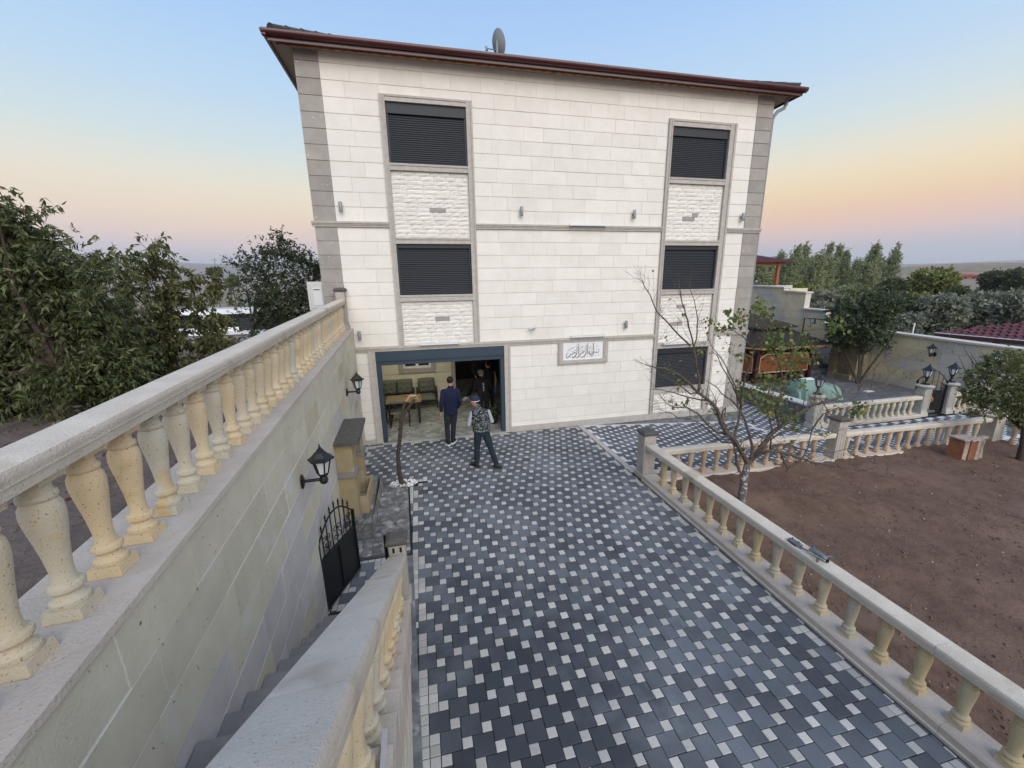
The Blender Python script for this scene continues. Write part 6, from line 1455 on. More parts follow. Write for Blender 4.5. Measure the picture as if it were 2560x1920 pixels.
for r_ in range(11):
    u = r_/11; xx = 23.0+4.4*u; y0_, y1_ = ya+.1-3.3*u, ya-9.4+3.4*u; n = int((y0_-y1_)/.24)
    for k in range(n):
        y = y0_-.12-k*.24; p = (xx, y, zE+1.05*u+.012)
        if cnt_t < 300 and y > ya-7: o = meshobj('roof_tile', tme, rfo); o.location += Vector(p); o.rotation_euler.y = -slope; cnt_t += 1
        elif y > ya-8.5:
            c_, s_ = math.cos(slope), math.sin(slope); t_ = tileshape(); restq.add([(p[0]+a*c_, p[1]+b_, p[2]+a*s_+z*c_) for a, b_, z in t_.v], t_.f)
if restq.v: restq.build('roof_tile_rest', M['maroon_tile'], rfo, kind='stuff')
q = MB(); q.box(22.97, 23.05, ya-9.4, ya+.1, zE-.14, zE+.02); q.build('gutter', M['gutter'], rfo); q = MB(); q.box(22.93, 23.0, ya-9.4, ya+.1, zE+.021, zE+.05); q.build('gutter_lip', M['white'], rfo)
q = MB(); q.box(23.2, 23.35, ya-1.9, ya-1.75, -1.4, zE-.14); q.build('veranda_post', M['gutter'], nh)
q = MB(); a = e1; q.hexa([(22.2, ya+2.6, -1.6), (22.4, ya+2.6, -1.6), (22.4, ya-3.2, -1.6), (22.2, ya-3.2, -1.6), (22.2, ya+2.6, zE-.42), (22.4, ya+2.6, zE-.42), (22.4, ya-3.2, zE-.12), (22.2, ya-3.2, zE-.12)]); tag(q.build('white_garden_wall', M['white']), 'plain white garden wall in front of the maroon roofed house', 'wall')
bn = MB(); p = pix(2545, 868, x=21.2); bn.box(21.1, 21.3, p.y-.3, p.y+.5, p.z-.03, p.z+.03); bn.box(21.15, 21.2, p.y-.28, p.y-.24, -1, p.z-.031); bn.box(21.15, 21.2, p.y+.42, p.y+.46, -1, p.z-.031); tag(bn.build('dark_bench', M['black_iron']), 'dark narrow bench seen over the boundary wall near the quince tree', 'bench')
wpl = MB(); p = pix(2283, 825, x=21); wpl.tube([(21, p.y, -1), (21, p.y, p.z+.3)], .03, 6); tag(wpl.build('white_post', M['white']), 'thin white post standing behind the boundary wall coping', 'post')

# pergola with maroon roof up the slope
pe = thing('hilltop_pergola', 'open pergola with maroon roof on timber posts behind the house', 'pergola', (22.5, 24.5, 3.6))
MB().box(19.99, 26, 22.9, 28, 1.0, 3.60).build('pergola_base', M['cream_wall'], pe); MB().box(19.9, 24.6, 22.8, 23.2, 3.601, 3.82).build('parapet', M['white_cope'], pe)
zt = pix(1780+970/5.186, 640+55/5.186, y=24).z; xr = pix(1780+970/5.186, 640+55/5.186, y=24).x
q = MB(); q.add([(xr-6, 23.6, zt-.04), (xr, 23.6, zt-.04), (xr, 28, zt-.04), (xr-6, 28, zt-.04), (xr-4, 25.6, zt+.6), (xr-2.2, 25.6, zt+.6)], [(0, 1, 5, 4), (1, 2, 5), (2, 3, 4, 5), (3, 0, 4), (3, 2, 1, 0)]); ro = q.build('pergola_roof', mat('dark_maroon_shingle', (.06, .016, .020), rough=.8), pe)
q = MB(); q.box(xr-6, xr+.02, 23.56, 23.62, zt-.16, zt-.03); q.box(xr-.02, xr+.03, 23.63, 28, zt-.16, zt-.03); q.build('gutter', M['gutter'], ro); q = MB(); q.box(xr-5.7, xr-.35, 23.85, 24.0, zt-.34, zt-.165); q.build('beam', M['wood_trim'], pe)
for x in (xr-.75, xr-4.6):
    for y in (23.9, 27.4): MB().box(x-.09, x+.09, y-.09, y+.09, 3.60, zt-.17).build('post', M['wood_trim'], pe)
post_lantern(pix(1890, 708, y=23).x, 23.0, 3.825, 'small black post lantern on the parapet by the hilltop pergola', .9)
scr = MB().box(15.6, 19.5, 22.3, 22.5, -.3, 2.7); tag(scr.build('rubble_wall', M['low_stone']), 'dark rubble retaining wall behind the gazebo', 'wall')
gd2 = MB().box(17.6, 19.2, 22.2, 22.26, 2.0, 3.5); tag(gd2.build('dark_door', M['black_iron']), 'black metal door at the top of the slate steps by the house corner', 'door')
hr = MB(); hr.tube([(18.4, 15.3, .75), (18.0, 21.8, 2.9)], .03, 6); hr.tube([(18.4, 15.4, -.1), (18.4, 15.4, .76)], .025, 6); hr.tube([(18.0, 21.7, 1.2), (18.0, 21.7, 2.87)], .025, 6); tag(hr.build('stair_handrail', M['black_iron']), 'black iron handrail along the slate steps', 'handrail')

# ---- trees in the middle distance
def far_tree(name, label, px, py, rx, ry, y=None, x=None, lm='mid', n=700, ls=.28, group='trees in the middle distance', **kw):
    c = pix(px, py, y=y, x=x); dist = (c-EYE).dot(_f); k = dist/999.15*.74; r = math.hypot(c.x, c.y-4); gz_ = 4.1+r*math.tan(R(elev(math.atan2(c.x, c.y-4), max(r, 23))))
    t = thing(name, label, 'tree', (c.x, c.y, gz_), group); q = MB(); q.tube([(c.x, c.y, gz_-.2), (c.x, c.y, c.z)], [max(.1, rx*k*.06), .05], 7); q.build('trunk', M['bark'], t)
    bl = [((c.x, c.y, c.z), (rx*k, rx*k*.8, ry*k), 1.6)]
    for i in range(5): a_ = rnd.uniform(0, 6.28); bl.append(((c.x+math.cos(a_)*rx*k*.55, c.y+math.sin(a_)*rx*k*.4, c.z+rnd.uniform(-.5, .6)*ry*k), (rx*k*.5, rx*k*.5, ry*k*.5), .8))
    if c.z-ry*k > gz_+.5: bl.append(((c.x, c.y, (c.z-ry*k*.5+gz_)/2), (rx*k*.8, rx*k*.7, (c.z-gz_)*.5), .9))
    (P, Dd, le, wd), _ = twigs(bl, n, ls*1.6, 12, ls, .6, .15, **kw); leaf_mesh('crown', P, Dd, le, wd, LM[lm], t); return t
pops = [(125, 215), (205, 200), (275, 190), (345, 112), (395, 175), (470, 80), (540, 92), (585, 140), (655, 115), (720, 100), (805, 66), (850, 140), (940, 175), (1000, 185), (1075, 70), (1110, 150), (1232, 84)]
for k, (a, b_) in enumerate(pops):
    px_, py_ = 1840+a/3.072, 600+b_/3.072; Y_ = 62+rnd.uniform(-8, 8); top = pix(px_, py_, y=Y_); kx = (top-EYE).dot(_f)/999.15; r = math.hypot(top.x, top.y-4); gz_ = 4.1+r*math.tan(R(elev(math.atan2(top.x, top.y-4), r)))
    hgt = top.z-gz_; t = thing('poplar_tree', 'tall narrow poplar bending in the row beyond the boundary wall', 'tree', (top.x-1.5, top.y, gz_), 'poplars in a row beyond the boundary wall')
    q = MB(); q.tube([(top.x-1.5, top.y, gz_-.3), (top.x-.8, top.y, gz_+hgt*.5), (top.x, top.y, top.z-.5)], [.22, .14, .03], 7); q.build('trunk', M['bark_grey'], t)
    wd_ = 1.15+.35*rnd.random(); bl = [((top.x-1.5*(1-f_)-.05, top.y, gz_+hgt*f_), (wd_*s_, wd_*s_, hgt*.16), s_+.25) for f_, s_ in ((.22, .9), (.38, 1.0), (.54, .95), (.70, .75), (.83, .48), (.93, .22))]
    (P, Dd, le, wd), _ = twigs(bl, 900, .75, 12, .28, .5, .05, clump=.34, lean=(.7, 0, 1.1)); leaf_mesh('crown', P, Dd, le, wd, LM['poplar'], t)
far_tree('broad_tree', 'rounded yellow-green tree in front of the coral village house', 2330, 715, 52, 42, x=50, lm='yellow', n=1500, ls=.34)
far_tree('broad_tree', 'lower yellow-green tree joined to the right of the rounded one', 2385, 752, 32, 26, x=47, lm='mid', n=700, ls=.34)
far_tree('willow_tree', 'big silvery grey willow bush behind the maroon roof', 2340, 790, 72, 46, x=33, lm='willow', n=2000, ls=.24)
far_tree('willow_tree', 'small silvery willow bush above the boundary wall coping', 2262, 815, 34, 24, x=28, lm='willow', n=700, ls=.2)
far_tree('willow_tree', 'grey-green willow bush at the frame edge above the maroon roof', 2450, 775, 62, 34, x=38, lm='willow', n=1300, ls=.26)
far_tree('willow_tree', 'pale willow bush right behind the maroon roof ridge', 2550, 770, 50, 36, x=36, lm='willow', n=900, ls=.26)
for px_, py_, rx_, ry_, l in ((2440, 757, 46, 20, 'dark green hedge tree below the white village house'), (2515, 750, 44, 20, 'dark green hedge tree to the right below the village'), (2575, 752, 36, 24, 'dark green hedge tree nearest the frame edge below the village'), (2545, 694, 24, 10, 'distant dark tree beside the village slope'), (2480, 697, 14, 8, 'tiny dark round tree right of the white village house')):
    far_tree('hedge_tree', l, px_, py_, rx_, ry_, x=60 if ry_ > 20 else 110, lm='mid', n=900, ls=.42 if ry_ > 20 else .6)
for px_, py_, rx_, ry_, Y_, lm_, l in ((2000, 742, 34, 26, 42, 'yellow', 'low yellow-green bush under the poplars near the wall steps'), (1960, 735, 20, 22, 44, 'yellow', 'small yellow bush at the foot of the first poplars'), (2060, 760, 40, 28, 36, 'willow', 'grey bush between wall steps and poplars'), (2040, 790, 30, 24, 30, 'willow', 'grey bush just over the stepped wall coping'), (2130, 745, 40, 30, 46, 'poplar', 'olive green bush among the poplar stems'), (2230, 720, 30, 24, 50, 'mid', 'green bush right of the last poplar'), (2235, 765, 38, 26, 34, 'mid', 'green bush behind the mulberry crown'), (2285, 760, 28, 20, 40, 'yellow', 'olive bush between mulberry and willow')):
    far_tree('wild_bush', l, px_, py_, rx_, ry_, y=Y_*.62, lm=lm_, n=700, ls=.24)
far_tree('field_tree', 'lone small tree on the field left of the house', 535, 682, 13, 9, y=120, lm='mid', n=260, ls=.5)
far_tree('field_tree', 'low tree beside the plum tree on the field edge', 580, 705, 16, 9, y=90, lm='mid', n=260, ls=.4)

# ---- village houses and poles far off
def village(label, px, py, wpx, hpx, wallc, roofc, x=150, roofh=.45, flat=False):
    c = pix(px, py, x=x); k = (c-EYE).dot(_f)/999.15; W_, H_ = wpx*k, hpx*k; t = thing('village_house', label, 'house', (c.x, c.y, c.z-H_), 'village houses on the far slope')
    d_ = Vector((c.x, c.y, 0)).normalized(); s_ = Vector((-d_.y, d_.x, 0))*-1
    def bx(a0, a1, b0, b1, z0, z1): return MB().hexa([tuple(Vector((c.x, c.y, 0))+s_*a+d_*b_+Vector((0, 0, z))) for z in (z0, z1) for a, b_ in ((a0, b0), (a1, b0), (a1, b1), (a0, b1))])
    bx(-W_/2, W_/2, 0, W_*.7, c.z-H_-1.2, c.z).build('wall', wallc, t)
    q = MB(); e = W_*.06; P_ = lambda a, b_, z: tuple(Vector((c.x, c.y, z))+s_*a+d_*b_)
    if flat: bx(-W_/2-e, W_/2+e, -e, W_*.7+e, c.z+.01, c.z+.3).build('roof', roofc, t)
    else:
        rh = H_*roofh; q.add([P_(-W_/2-e, -e, c.z), P_(W_/2+e, -e, c.z), P_(W_/2+e, W_*.7+e, c.z), P_(-W_/2-e, W_*.7+e, c.z), P_(-W_*.2, W_*.35, c.z+rh), P_(W_*.2, W_*.35, c.z+rh)], [(0, 1, 5, 4), (1, 2, 5), (2, 3, 4, 5), (3, 0, 4), (3, 2, 1, 0)]); q.build('roof', roofc, t)
    for k_ in range(3):
        a = W_*(-.3+.3*k_); bx(a-W_*.05, a+W_*.05, -.06, -.01, c.z-H_*.75, c.z-H_*.3).build('window', M['glass_dark'], t)
rr_ = mat('village_red_roof', (.30, .075, .045), rough=.8); coral = mat('coral_wall', (.58, .20, .12), rough=.8); blw = mat('pale_blue_wall', (.25, .42, .62), rough=.8)
village('coral village house with red roof on the far slope', 2415, 690, 46, 11, coral, rr_, 150)
village('white village house with small red roof on the far slope', 2480, 688, 26, 13, M['white'], rr_, 150)
village('low white flat roofed building in front of the white village house', 2500, 701, 60, 5, M['white'], M['white'], 140, flat=True)
village('small pale blue village house beside the yellow-green tree', 2283, 712, 18, 7, blw, mat('tan_roof', (.38, .27, .2), rough=.9), 120)
village('long white roofed hut below the blue village house', 2262, 732, 34, 4, M['white'], M['white'], 100, flat=True)
def pole(px, py0, py1, y, label, lean=0):
    a, b_ = pix(px, py1, y=y), pix(px+lean, py0, y=y); t = thing('power_pole', label, 'pole', tuple(a)); q = MB(); q.tube([a, b_], [y*.0009, y*.0006], 6); q.build('pole_shaft', M['grey_stone'], t); q = MB(); h = (b_-a); m_ = a+h*.9; q.obox(m_-Vector((y*.006, 0, 0)), m_+Vector((y*.006, 0, 0)), y*.0008, y*.0008); q.build('crossarm', M['grey_stone'], t)
pole(540, 645, 690, 130, 'leaning power pole on the field left of the house', -4); pole(2270, 664, 700, 120, 'lattice power pole right of the last poplar', 3)
# fallow field strips on the left slope
M['field'] = mat('ploughed_field', (.30, .20, .16), (.25, .175, .135), .3, .95); M['field2'] = mat('stubble_field', (.36, .29, .20), (.30, .24, .17), .3, .95)
# ================================================================== GARAGE FURNITURE
M['sofa'] = mat('grey_green_fabric', (.18, .185, .145), (.15, .155, .12), 60, .95, bump=.3, bscale=200); M['dark_wood'] = mat('dark_wood', (.018, .014, .012), rough=.5)
def cushion(parent, x0, x1, y0, y1, z0, z1, tuft=True, name='cushion'):
    q = MB(); nx, nz = 14, 12; vs = []; fs = []
    vert = (z1-z0) > (y1-y0)
    for j in range(nz+1):
        for i in range(nx+1):
            u, v = i/nx, j/nz; b_ = (1-(2*u-1)**6)*(1-(2*v-1)**6); d_ = 0
            if tuft:
                for tu in (.3, .7):
                    for tv in (.33, .7): d_ += math.exp(-((u-tu)**2+(v-tv)**2)/.006)
            t = b_-.55*d_
            if vert: vs.append((x0+(x1-x0)*u, y1-(y1-y0)*(.35+.65*t), z0+(z1-z0)*v))
            else: vs.append((x0+(x1-x0)*u, y0+(y1-y0)*v, z0+(z1-z0)*(.35+.65*t)))
    for j in range(nz):
        for i in range(nx): k = j*(nx+1)+i; fs.append((k, k+1, k+nx+2, k+nx+1))
    q.add(vs, fs); q.box(x0+.01, x1-.01, y0+(.02 if not vert else (y1-y0)*.66), y1-.01, z0+.01, z1-.01 if vert else z0+(z1-z0)*.34); return q.build(name, M['sofa'], parent, True)
def seat(label, x0, x1, n, y0=13.55, y1=14.38):
    t = thing('garage_sofa' if n > 1 else 'garage_armchair', label, 'sofa' if n > 1 else 'armchair', ((x0+x1)/2, (y0+y1)/2, .013)); w_ = (x1-x0-.12)/n
    q = MB(); q.box(x0+.06, x1-.06, y0+.05, y1, .22, .28); q.box(x0+.06, x1-.06, y1-.06, y1, .28, .80); q.build('frame', M['dark_wood'], t)
    for k in range(n):
        cushion(t, x0+.06+k*w_+.005, x0+.06+(k+1)*w_-.005, y0+.05, y1-.2, .28, .44, False, 'seat_cushion'); cushion(t, x0+.06+k*w_+.005, x0+.06+(k+1)*w_-.005, y1-.26, y1-.07, .42, .95, True, 'back_cushion')
    for x in (x0, x1-.055): q = MB(); q.box(x, x+.05, y0, y1, .56, .60); q.box(x, x+.05, y0, y0+.06, .013, .56); q.box(x, x+.05, y1-.06, y1, .013, .56); q.build('armrest', M['dark_wood'], t)
seat('two seat tufted grey sofa against the garage back wall', -1.62, -.36, 2); seat('single tufted grey armchair beside the garage sofa', -.30, .42, 1)
tb = thing('wooden_table', 'small light wood table with dark legs in the garage', 'table', (-.66, 12.43, .013))
MB().box(-1.18, -.14, 12.0, 12.86, .70, .74).build('table_top', mat('light_wood', (.31, .24, .12), (.26, .20, .10), 9, .5), tb)
for x in (-1.12, -.26):
    for y in (12.06, 12.74): MB().box(x, x+.07, y, y+.07, .013, .70).build('leg', M['dark_wood'], tb)
it = thing('papers', 'folded papers and dark strap lying on the wooden table', 'papers', (-.35, 12.5, .742)); MB().box(-.50, -.30, 12.55, 12.72, .742, .752).build('paper', M['white'], it); q = MB(); q.tube([(-.35, 12.5, .755), (-.26, 12.35, .76), (-.20, 12.3, .755)], .014, 6); q.build('strap', M['black_iron'], it)
ch = thing('dining_chair', 'black chair with cross back standing in front of the garage table', 'chair', (-.80, 11.95, .013))
q = MB()
for x in (-1.08, -.54): q.box(x, x+.035, 11.80, 11.835, .013, .80); q.box(x, x+.035, 12.2, 12.235, .013, .44)
q.build('legs', M['dark_wood'], ch); MB().box(-1.08, -.505, 11.80, 12.24, .44, .48).build('seat', M['sofa'], ch); q = MB(); q.tube([(-1.07, 11.81, .79), (-.8, 11.77, .81), (-.52, 11.81, .79)], (.03), 8); q.build('back_rail', mat('grey_wicker', (.13, .14, .15), rough=.9), ch, True)
q = MB(); q.tube([(-1.05, 11.815, .50), (-.80, 11.80, .64), (-.53, 11.815, .77)], .012, 6); q.tube([(-.53, 11.815, .50), (-.80, 11.79, .64), (-1.05, 11.815, .77)], .012, 6); q.build('cross_back', M['dark_wood'], ch)
q = thing('dining_chair', 'dark chair at the left end of the garage table beside the door frame', 'chair', (-1.40, 12.2, .013))
m_ = MB()
for x in (-1.56, -1.24):
    for y in (12.0, 12.36): m_.box(x, x+.035, y, y+.035, .013, .44)
m_.build('legs', M['dark_wood'], q); MB().box(-1.58, -1.2, 11.98, 12.4, .44, .48).build('seat', M['dark_wood'], q); MB().box(-1.58, -1.55, 11.98, 12.4, .481, .85).build('backrest', M['dark_wood'], q)
lp = thing('tube_lamp', 'white tube lamp glowing in the dark back room', 'lamp', (1.75, 17.4, 1.45)); MB().box(1.55, 2.1, 17.56, 17.64, 1.42, 1.46).build('housing', M['white'], lp); MB().box(1.56, 2.09, 17.50, 17.56, 1.425, 1.455).build('tube', mat('lit_tube', (1, .98, .93), emit=1.6), lp)
lp2 = thing('tube_lamp', 'white tube lamp lighting the garage ceiling above the sofa', 'lamp', (-.3, 13.3, 2.62)); MB().box(-.95, .35, 13.25, 13.35, 2.61, 2.659).build('housing', M['white'], lp2); MB().box(-.93, .33, 13.27, 13.33, 2.57, 2.609).build('tube', mat('lit_ceiling_tube', (1, .95, .80), emit=17.0), lp2)
pl = thing('potted_plant', 'dark leafy plant just inside the right garage jamb', 'plant', (1.98, 11.45, .013)); q = MB(); q.lathe([(.09, .013), (.13, .25), (.14, .27), (.12, .27)], (1.98, 11.45, 0), 14); q.build('pot', M['dark_wood'], pl, True)
(P, Dd, le, wd), _ = twigs([((1.98, 11.45, .55), (.14, .14, .28), 1)], 40, .14, 8, .10, .5, .5); leaf_mesh('leaves', P, Dd, le, wd, LM['dark'], pl)

# ================================================================== PEOPLE
def remesh(o, vox, sm=4):
    m_ = o.modifiers.new('remesh', 'REMESH'); m_.mode = 'VOXEL'; m_.voxel_size = vox; m_.use_smooth_shade = True
    s_ = o.modifiers.new('smooth', 'SMOOTH'); s_.iterations = sm; s_.factor = .5; return o
def hand(q, w_, d, out_, curl=.4):
    """palm + five fingers from wrist w_ along d; out_ = thumb side"""
    w_, d, out_ = Vector(w_), Vector(d).normalized(), Vector(out_).normalized(); nrm = d.cross(out_).normalized(); q.tube([w_-d*.02, w_+d*.03, w_+d*.085], [(.020, .026), (.018, .036), (.014, .038)], 10)
    for k, ln in enumerate((.070, .080, .075, .058)):
        s_ = w_+d*.082+out_*(.029-.019*k); q.tube([s_, s_+d*ln*.45+nrm*ln*.08*curl, s_+d*ln*.8+nrm*ln*.35*curl, s_+d*ln*.95+nrm*ln*.6*curl], [.0092, .0088, .008, .0065], 6)
    t0 = w_+d*.025+out_*.030; q.tube([t0, t0+d*.035+out_*.022, t0+d*.065+out_*.024], [.012, .010, .008], 6)
def person(label, J, mats, hairtype='short', top_over=True, collar=.0, hood=False, sleeve=True, voxel=.010):
    """J: world joints; x right, y away from the camera"""
    V_ = {k: Vector(v) for k, v in J.items() if not isinstance(v, float)}; root = ((V_['ankL']+V_['ankR'])/2); root.z = J.get('floor', 0.0)
    t = thing('person', label, 'person', tuple(root), 'people at the garage'); hd = V_['head']; nk = V_['neck']; lk = Vector(J['look']).normalized(); rt = lk.cross(Vector((0, 0, 1))).normalized()
    sh = (V_['shL']+V_['shR'])/2; hp = V_['hip']; sdv = (V_['shR']-V_['shL']).normalized(); fw = Vector((0, 0, 1)).cross(sdv).normalized()
    # body
    q = MB(); q.tube([hd-Vector((0, 0, .105))+lk*.015, hd-Vector((0, 0, .085))+lk*.012, hd-Vector((0, 0, .04))+lk*.004, hd+Vector((0, 0, .03))-lk*.008, hd+Vector((0, 0, .08))-lk*.01, hd+Vector((0, 0, .112))-lk*.008], [(.045, .040), (.068, .056), (.088, .070), (.097, .076), (.078, .062), (.03, .025)], 14)
    q.tube([hd+lk*.080+Vector((0, 0, .02)), hd+lk*.106-Vector((0, 0, .018)), hd+lk*.088-Vector((0, 0, .028))], [.008, .014, .008], 6)
    q.tube([hd+lk*.075-Vector((0, 0, .058))-rt*.02, hd+lk*.083-Vector((0, 0, .058)), hd+lk*.075-Vector((0, 0, .058))+rt*.02], [.006, .009, .006], 6)
    for s_ in (-1, 1): q.tube([hd+rt*s_*.072+Vector((0, 0, .025)), hd+rt*s_*.085, hd+rt*s_*.074-Vector((0, 0, .03))], [(.01, .016), (.012, .018), (.008, .012)], 7); q.tube([hd+lk*.078+rt*s_*.03+Vector((0, 0, .018)), hd+lk*.084+rt*s_*.03+Vector((0, 0, .016))], .010, 6)
    q.tube([hd-Vector((0, 0, .07))-lk*.02, nk-Vector((0, 0, .06))], [.055, .060], 10); q.tube([nk-Vector((0, 0, .05)), sh-Vector((0, 0, .06)), hp], [(.07, .10), (.09, .15), (.09, .14)], 12)
    for s_ in 'LR':
        q.tube([V_['sh'+s_], V_['el'+s_], V_['wr'+s_]], [.045, .038, .026], 8); q.tube([hp+sdv*(.08 if s_ == 'R' else -.08), V_['kn'+s_], V_['ank'+s_]], [.07, .05, .038], 8); d_ = (V_['wr'+s_]-V_['el'+s_]); hand(q, V_['wr'+s_], d_, J.get('thumb'+s_, tuple(fw)))
        q.tube([V_['ank'+s_]+Vector((0, 0, .02)), V_['ank'+s_]-Vector((0, 0, .02)), V_['toe'+s_]], [.035, .03, .02], 8)
    remesh(q.build('body', mats['skin'], t, True), .0075 if voxel < .012 else voxel, 3)
    # trousers
    q = MB(); q.tube([hp+Vector((0, 0, .13)), hp+Vector((0, 0, .03)), hp-Vector((0, 0, .06))], [(.105, .165), (.120, .178), (.105, .165)], 14)
    for s_, sg in (('L', -1), ('R', 1)):
        h = hp+sdv*(.088*sg)-Vector((0, 0, .03)); k = V_['kn'+s_]; a = V_['ank'+s_]; q.tube([h, h.lerp(k, .3), h.lerp(k, .7), k, k.lerp(a, .35)-fw*.012, k.lerp(a, .75), a+Vector((0, 0, .045)), a+Vector((0, 0, .005))], [.094, .092, .078, .068, .068, .060, .058, .062], 12)
    remesh(q.build('trousers', mats['trousers'], t, True), voxel, 3)
    # top
    q = MB(); ln = J.get('toplen', .02); b_ = hp+Vector((0, 0, ln)); wv = J.get('wide', 1.0)
    q.tube([b_, b_.lerp(sh, .3), b_.lerp(sh, .62), sh-Vector((0, 0, .10)), sh-Vector((0, 0, .01))+Vector((0, 0, .0)), nk-Vector((0, 0, .035)), nk+Vector((0, 0, collar))], [(.125*wv, .185*wv), (.122*wv, .180*wv), (.128*wv, .190*wv), (.125*wv, .200*wv), (.100*wv, .170*wv), (.066, .078), (.066, .070)], 16)
    q.tube([V_['shL']-Vector((0, 0, .03)), sh-Vector((0, 0, .015)), V_['shR']-Vector((0, 0, .03))], [(.085, .075), (.10, .075), (.085, .075)], 12)
    if sleeve:
        for s_ in 'LR':
            a, e, w_ = V_['sh'+s_], V_['el'+s_], V_['wr'+s_]; q.tube([a.lerp(sh, .25), a, a.lerp(e, .5), e, e.lerp(w_, .5), w_-(w_-e).normalized()*.01], [.068, .072, .064, .058, .052, .045], 12)
    o = remesh(q.build('top', mats['top'], t, True), voxel, 3)
    if 'shirt' in mats:
        for s_ in 'LR':
            q = MB(); a, e, w_ = V_['sh'+s_], V_['el'+s_], V_['wr'+s_]; q.tube([a.lerp(sh, .3), a, a.lerp(e, .5), e, e.lerp(w_, .5), w_-(w_-e).normalized()*.01], [.050, .062, .056, .052, .047, .042], 12); remesh(q.build('shirt_sleeve', mats['shirt'], t, True), voxel, 2)
    if hood: q = MB(); q.tube([nk-fw*.05+Vector((0, 0, .02))-sdv*.09, nk-fw*.10-Vector((0, 0, .03)), nk-fw*.05+Vector((0, 0, .02))+sdv*.09], [.035, .06, .035], 10); remesh(q.build('hood', mats['top'], t, True), voxel, 2)
    # shoes
    for s_ in 'LR':
        a, e = V_['ank'+s_], V_['toe'+s_]; d_ = (e-a); d_.z = 0; d_.normalize(); q = MB(); q.tube([a-d_*.055+Vector((0, 0, -.03)), a+Vector((0, 0, -.01)), a.lerp(e, .5)+Vector((0, 0, .0)), e+d_*.02, e+d_*.045-Vector((0, 0, .01))], [(.040, .038), (.055, .045), (.036, .045), (.028, .044), (.014, .030)], 12); so_ = remesh(q.build('shoe', mats['shoe'], t, True), .008, 2)
        q = MB(); c0, c1 = a-d_*.085, e+d_*.055; c0.z = c1.z = e.z-.028; q.obox(c0, c1, .078, .022); q.build('sole', mats.get('sole', mats['shoe']), so_)
    # hair / cap
    if hairtype in ('short', 'thick', 'grey'):
        g_ = .012 if hairtype == 'thick' else .004; q = MB(); q.tube([hd-Vector((0, 0, .05))-lk*.048, hd-Vector((0, 0, .01))-lk*.030, hd+Vector((0, 0, .045))-lk*.018, hd+Vector((0, 0, .09))-lk*.010, hd+Vector((0, 0, .122+g_))-lk*.010], [(.052, .066), (.080+g_, .079), (.098+g_, .082+g_), (.084+g_, .068+g_), (.03, .028)], 14); remesh(q.build('hair', mats['hair'], t, True), .008, 2)
    else:
        q = MB(); q.tube([hd-Vector((0, 0, .06))-lk*.045, hd-Vector((0, 0, .005))-lk*.028, hd+Vector((0, 0, .03))-lk*.02], [(.05, .066), (.080, .080), (.07, .07)], 12); remesh(q.build('hair', mats['hair'], t, True), .008, 2)
        q = MB(); q.lathe([(.101, .028), (.104, .05), (.098, .09), (.078, .122), (.04, .142), (.012, .147), (.008, .152), (.001, .153)], hd-lk*.008, 20); c_ = q.build('cap', mats['cap'], t, True)
        q = MB(); q.lathe([(.1025, .024), (.1045, .024), (.1045, .034), (.1025, .034)], hd-lk*.008, 20); q.build('cap_band', M['white'], c_, True)
        vs = []; n = 9
        for k in range(n):
            a_ = -1.05+2.1*k/(n-1); r0 = lk*math.cos(a_)+rt*math.sin(a_); vs += [hd-lk*.008+r0*.098+Vector((0, 0, .034)), hd-lk*.008+r0*.098+lk*(.075*math.cos(a_*1.2))+Vector((0, 0, .022))]
        q = MB(); q.add(vs+[v-Vector((0, 0, .006)) for v in vs], [(2*k, 2*k+1, 2*k+3, 2*k+2) for k in range(n-1)]+[(2*n+2*k+2, 2*n+2*k+3, 2*n+2*k+1, 2*n+2*k) for k in range(n-1)]+[(2*k+1, 2*n+2*k+1, 2*n+2*k+3, 2*k+3) for k in range(n-1)]); q.build('cap_peak', mats['cap'], c_, True)
    return t
navy = mat('navy_jacket', (.009, .012, .040), (.007, .009, .030), 8, .85, bump=1.0, bscale=16); jean = mat('grey_jeans', (.022, .026, .034), (.016, .019, .026), 14, .9, bump=.9, bscale=22); shoe_b = mat('black_shoe', (.012, .011, .011), rough=.6)
person('person in navy jacket and dark jeans walking into the open garage', dict(head=(.655, 10.16, 1.72), neck=(.65, 10.14, 1.60), shL=(.455, 10.13, 1.475), shR=(.815, 10.15, 1.475), elL=(.385, 10.06, 1.18), elR=(.865, 10.10, 1.18), wrL=(.365, 10.10, .93), wrR=(.815, 10.26, .96), hip=(.615, 10.13, .90), knL=(.50, 10.13, .47), knR=(.665, 10.15, .47), ankL=(.50, 10.07, .10), ankR=(.635, 10.16, .10), toeL=(.46, 10.20, .04), toeR=(.70, 10.28, .04), look=(.55, .85, -.05), toplen=-.06, thumbL=(.3, 1, 0), thumbR=(-.3, 1, 0)),
       dict(skin=M['skin'], trousers=jean, top=navy, shoe=shoe_b, sole=M['white'], hair=M['hair']), 'thick', collar=.01)
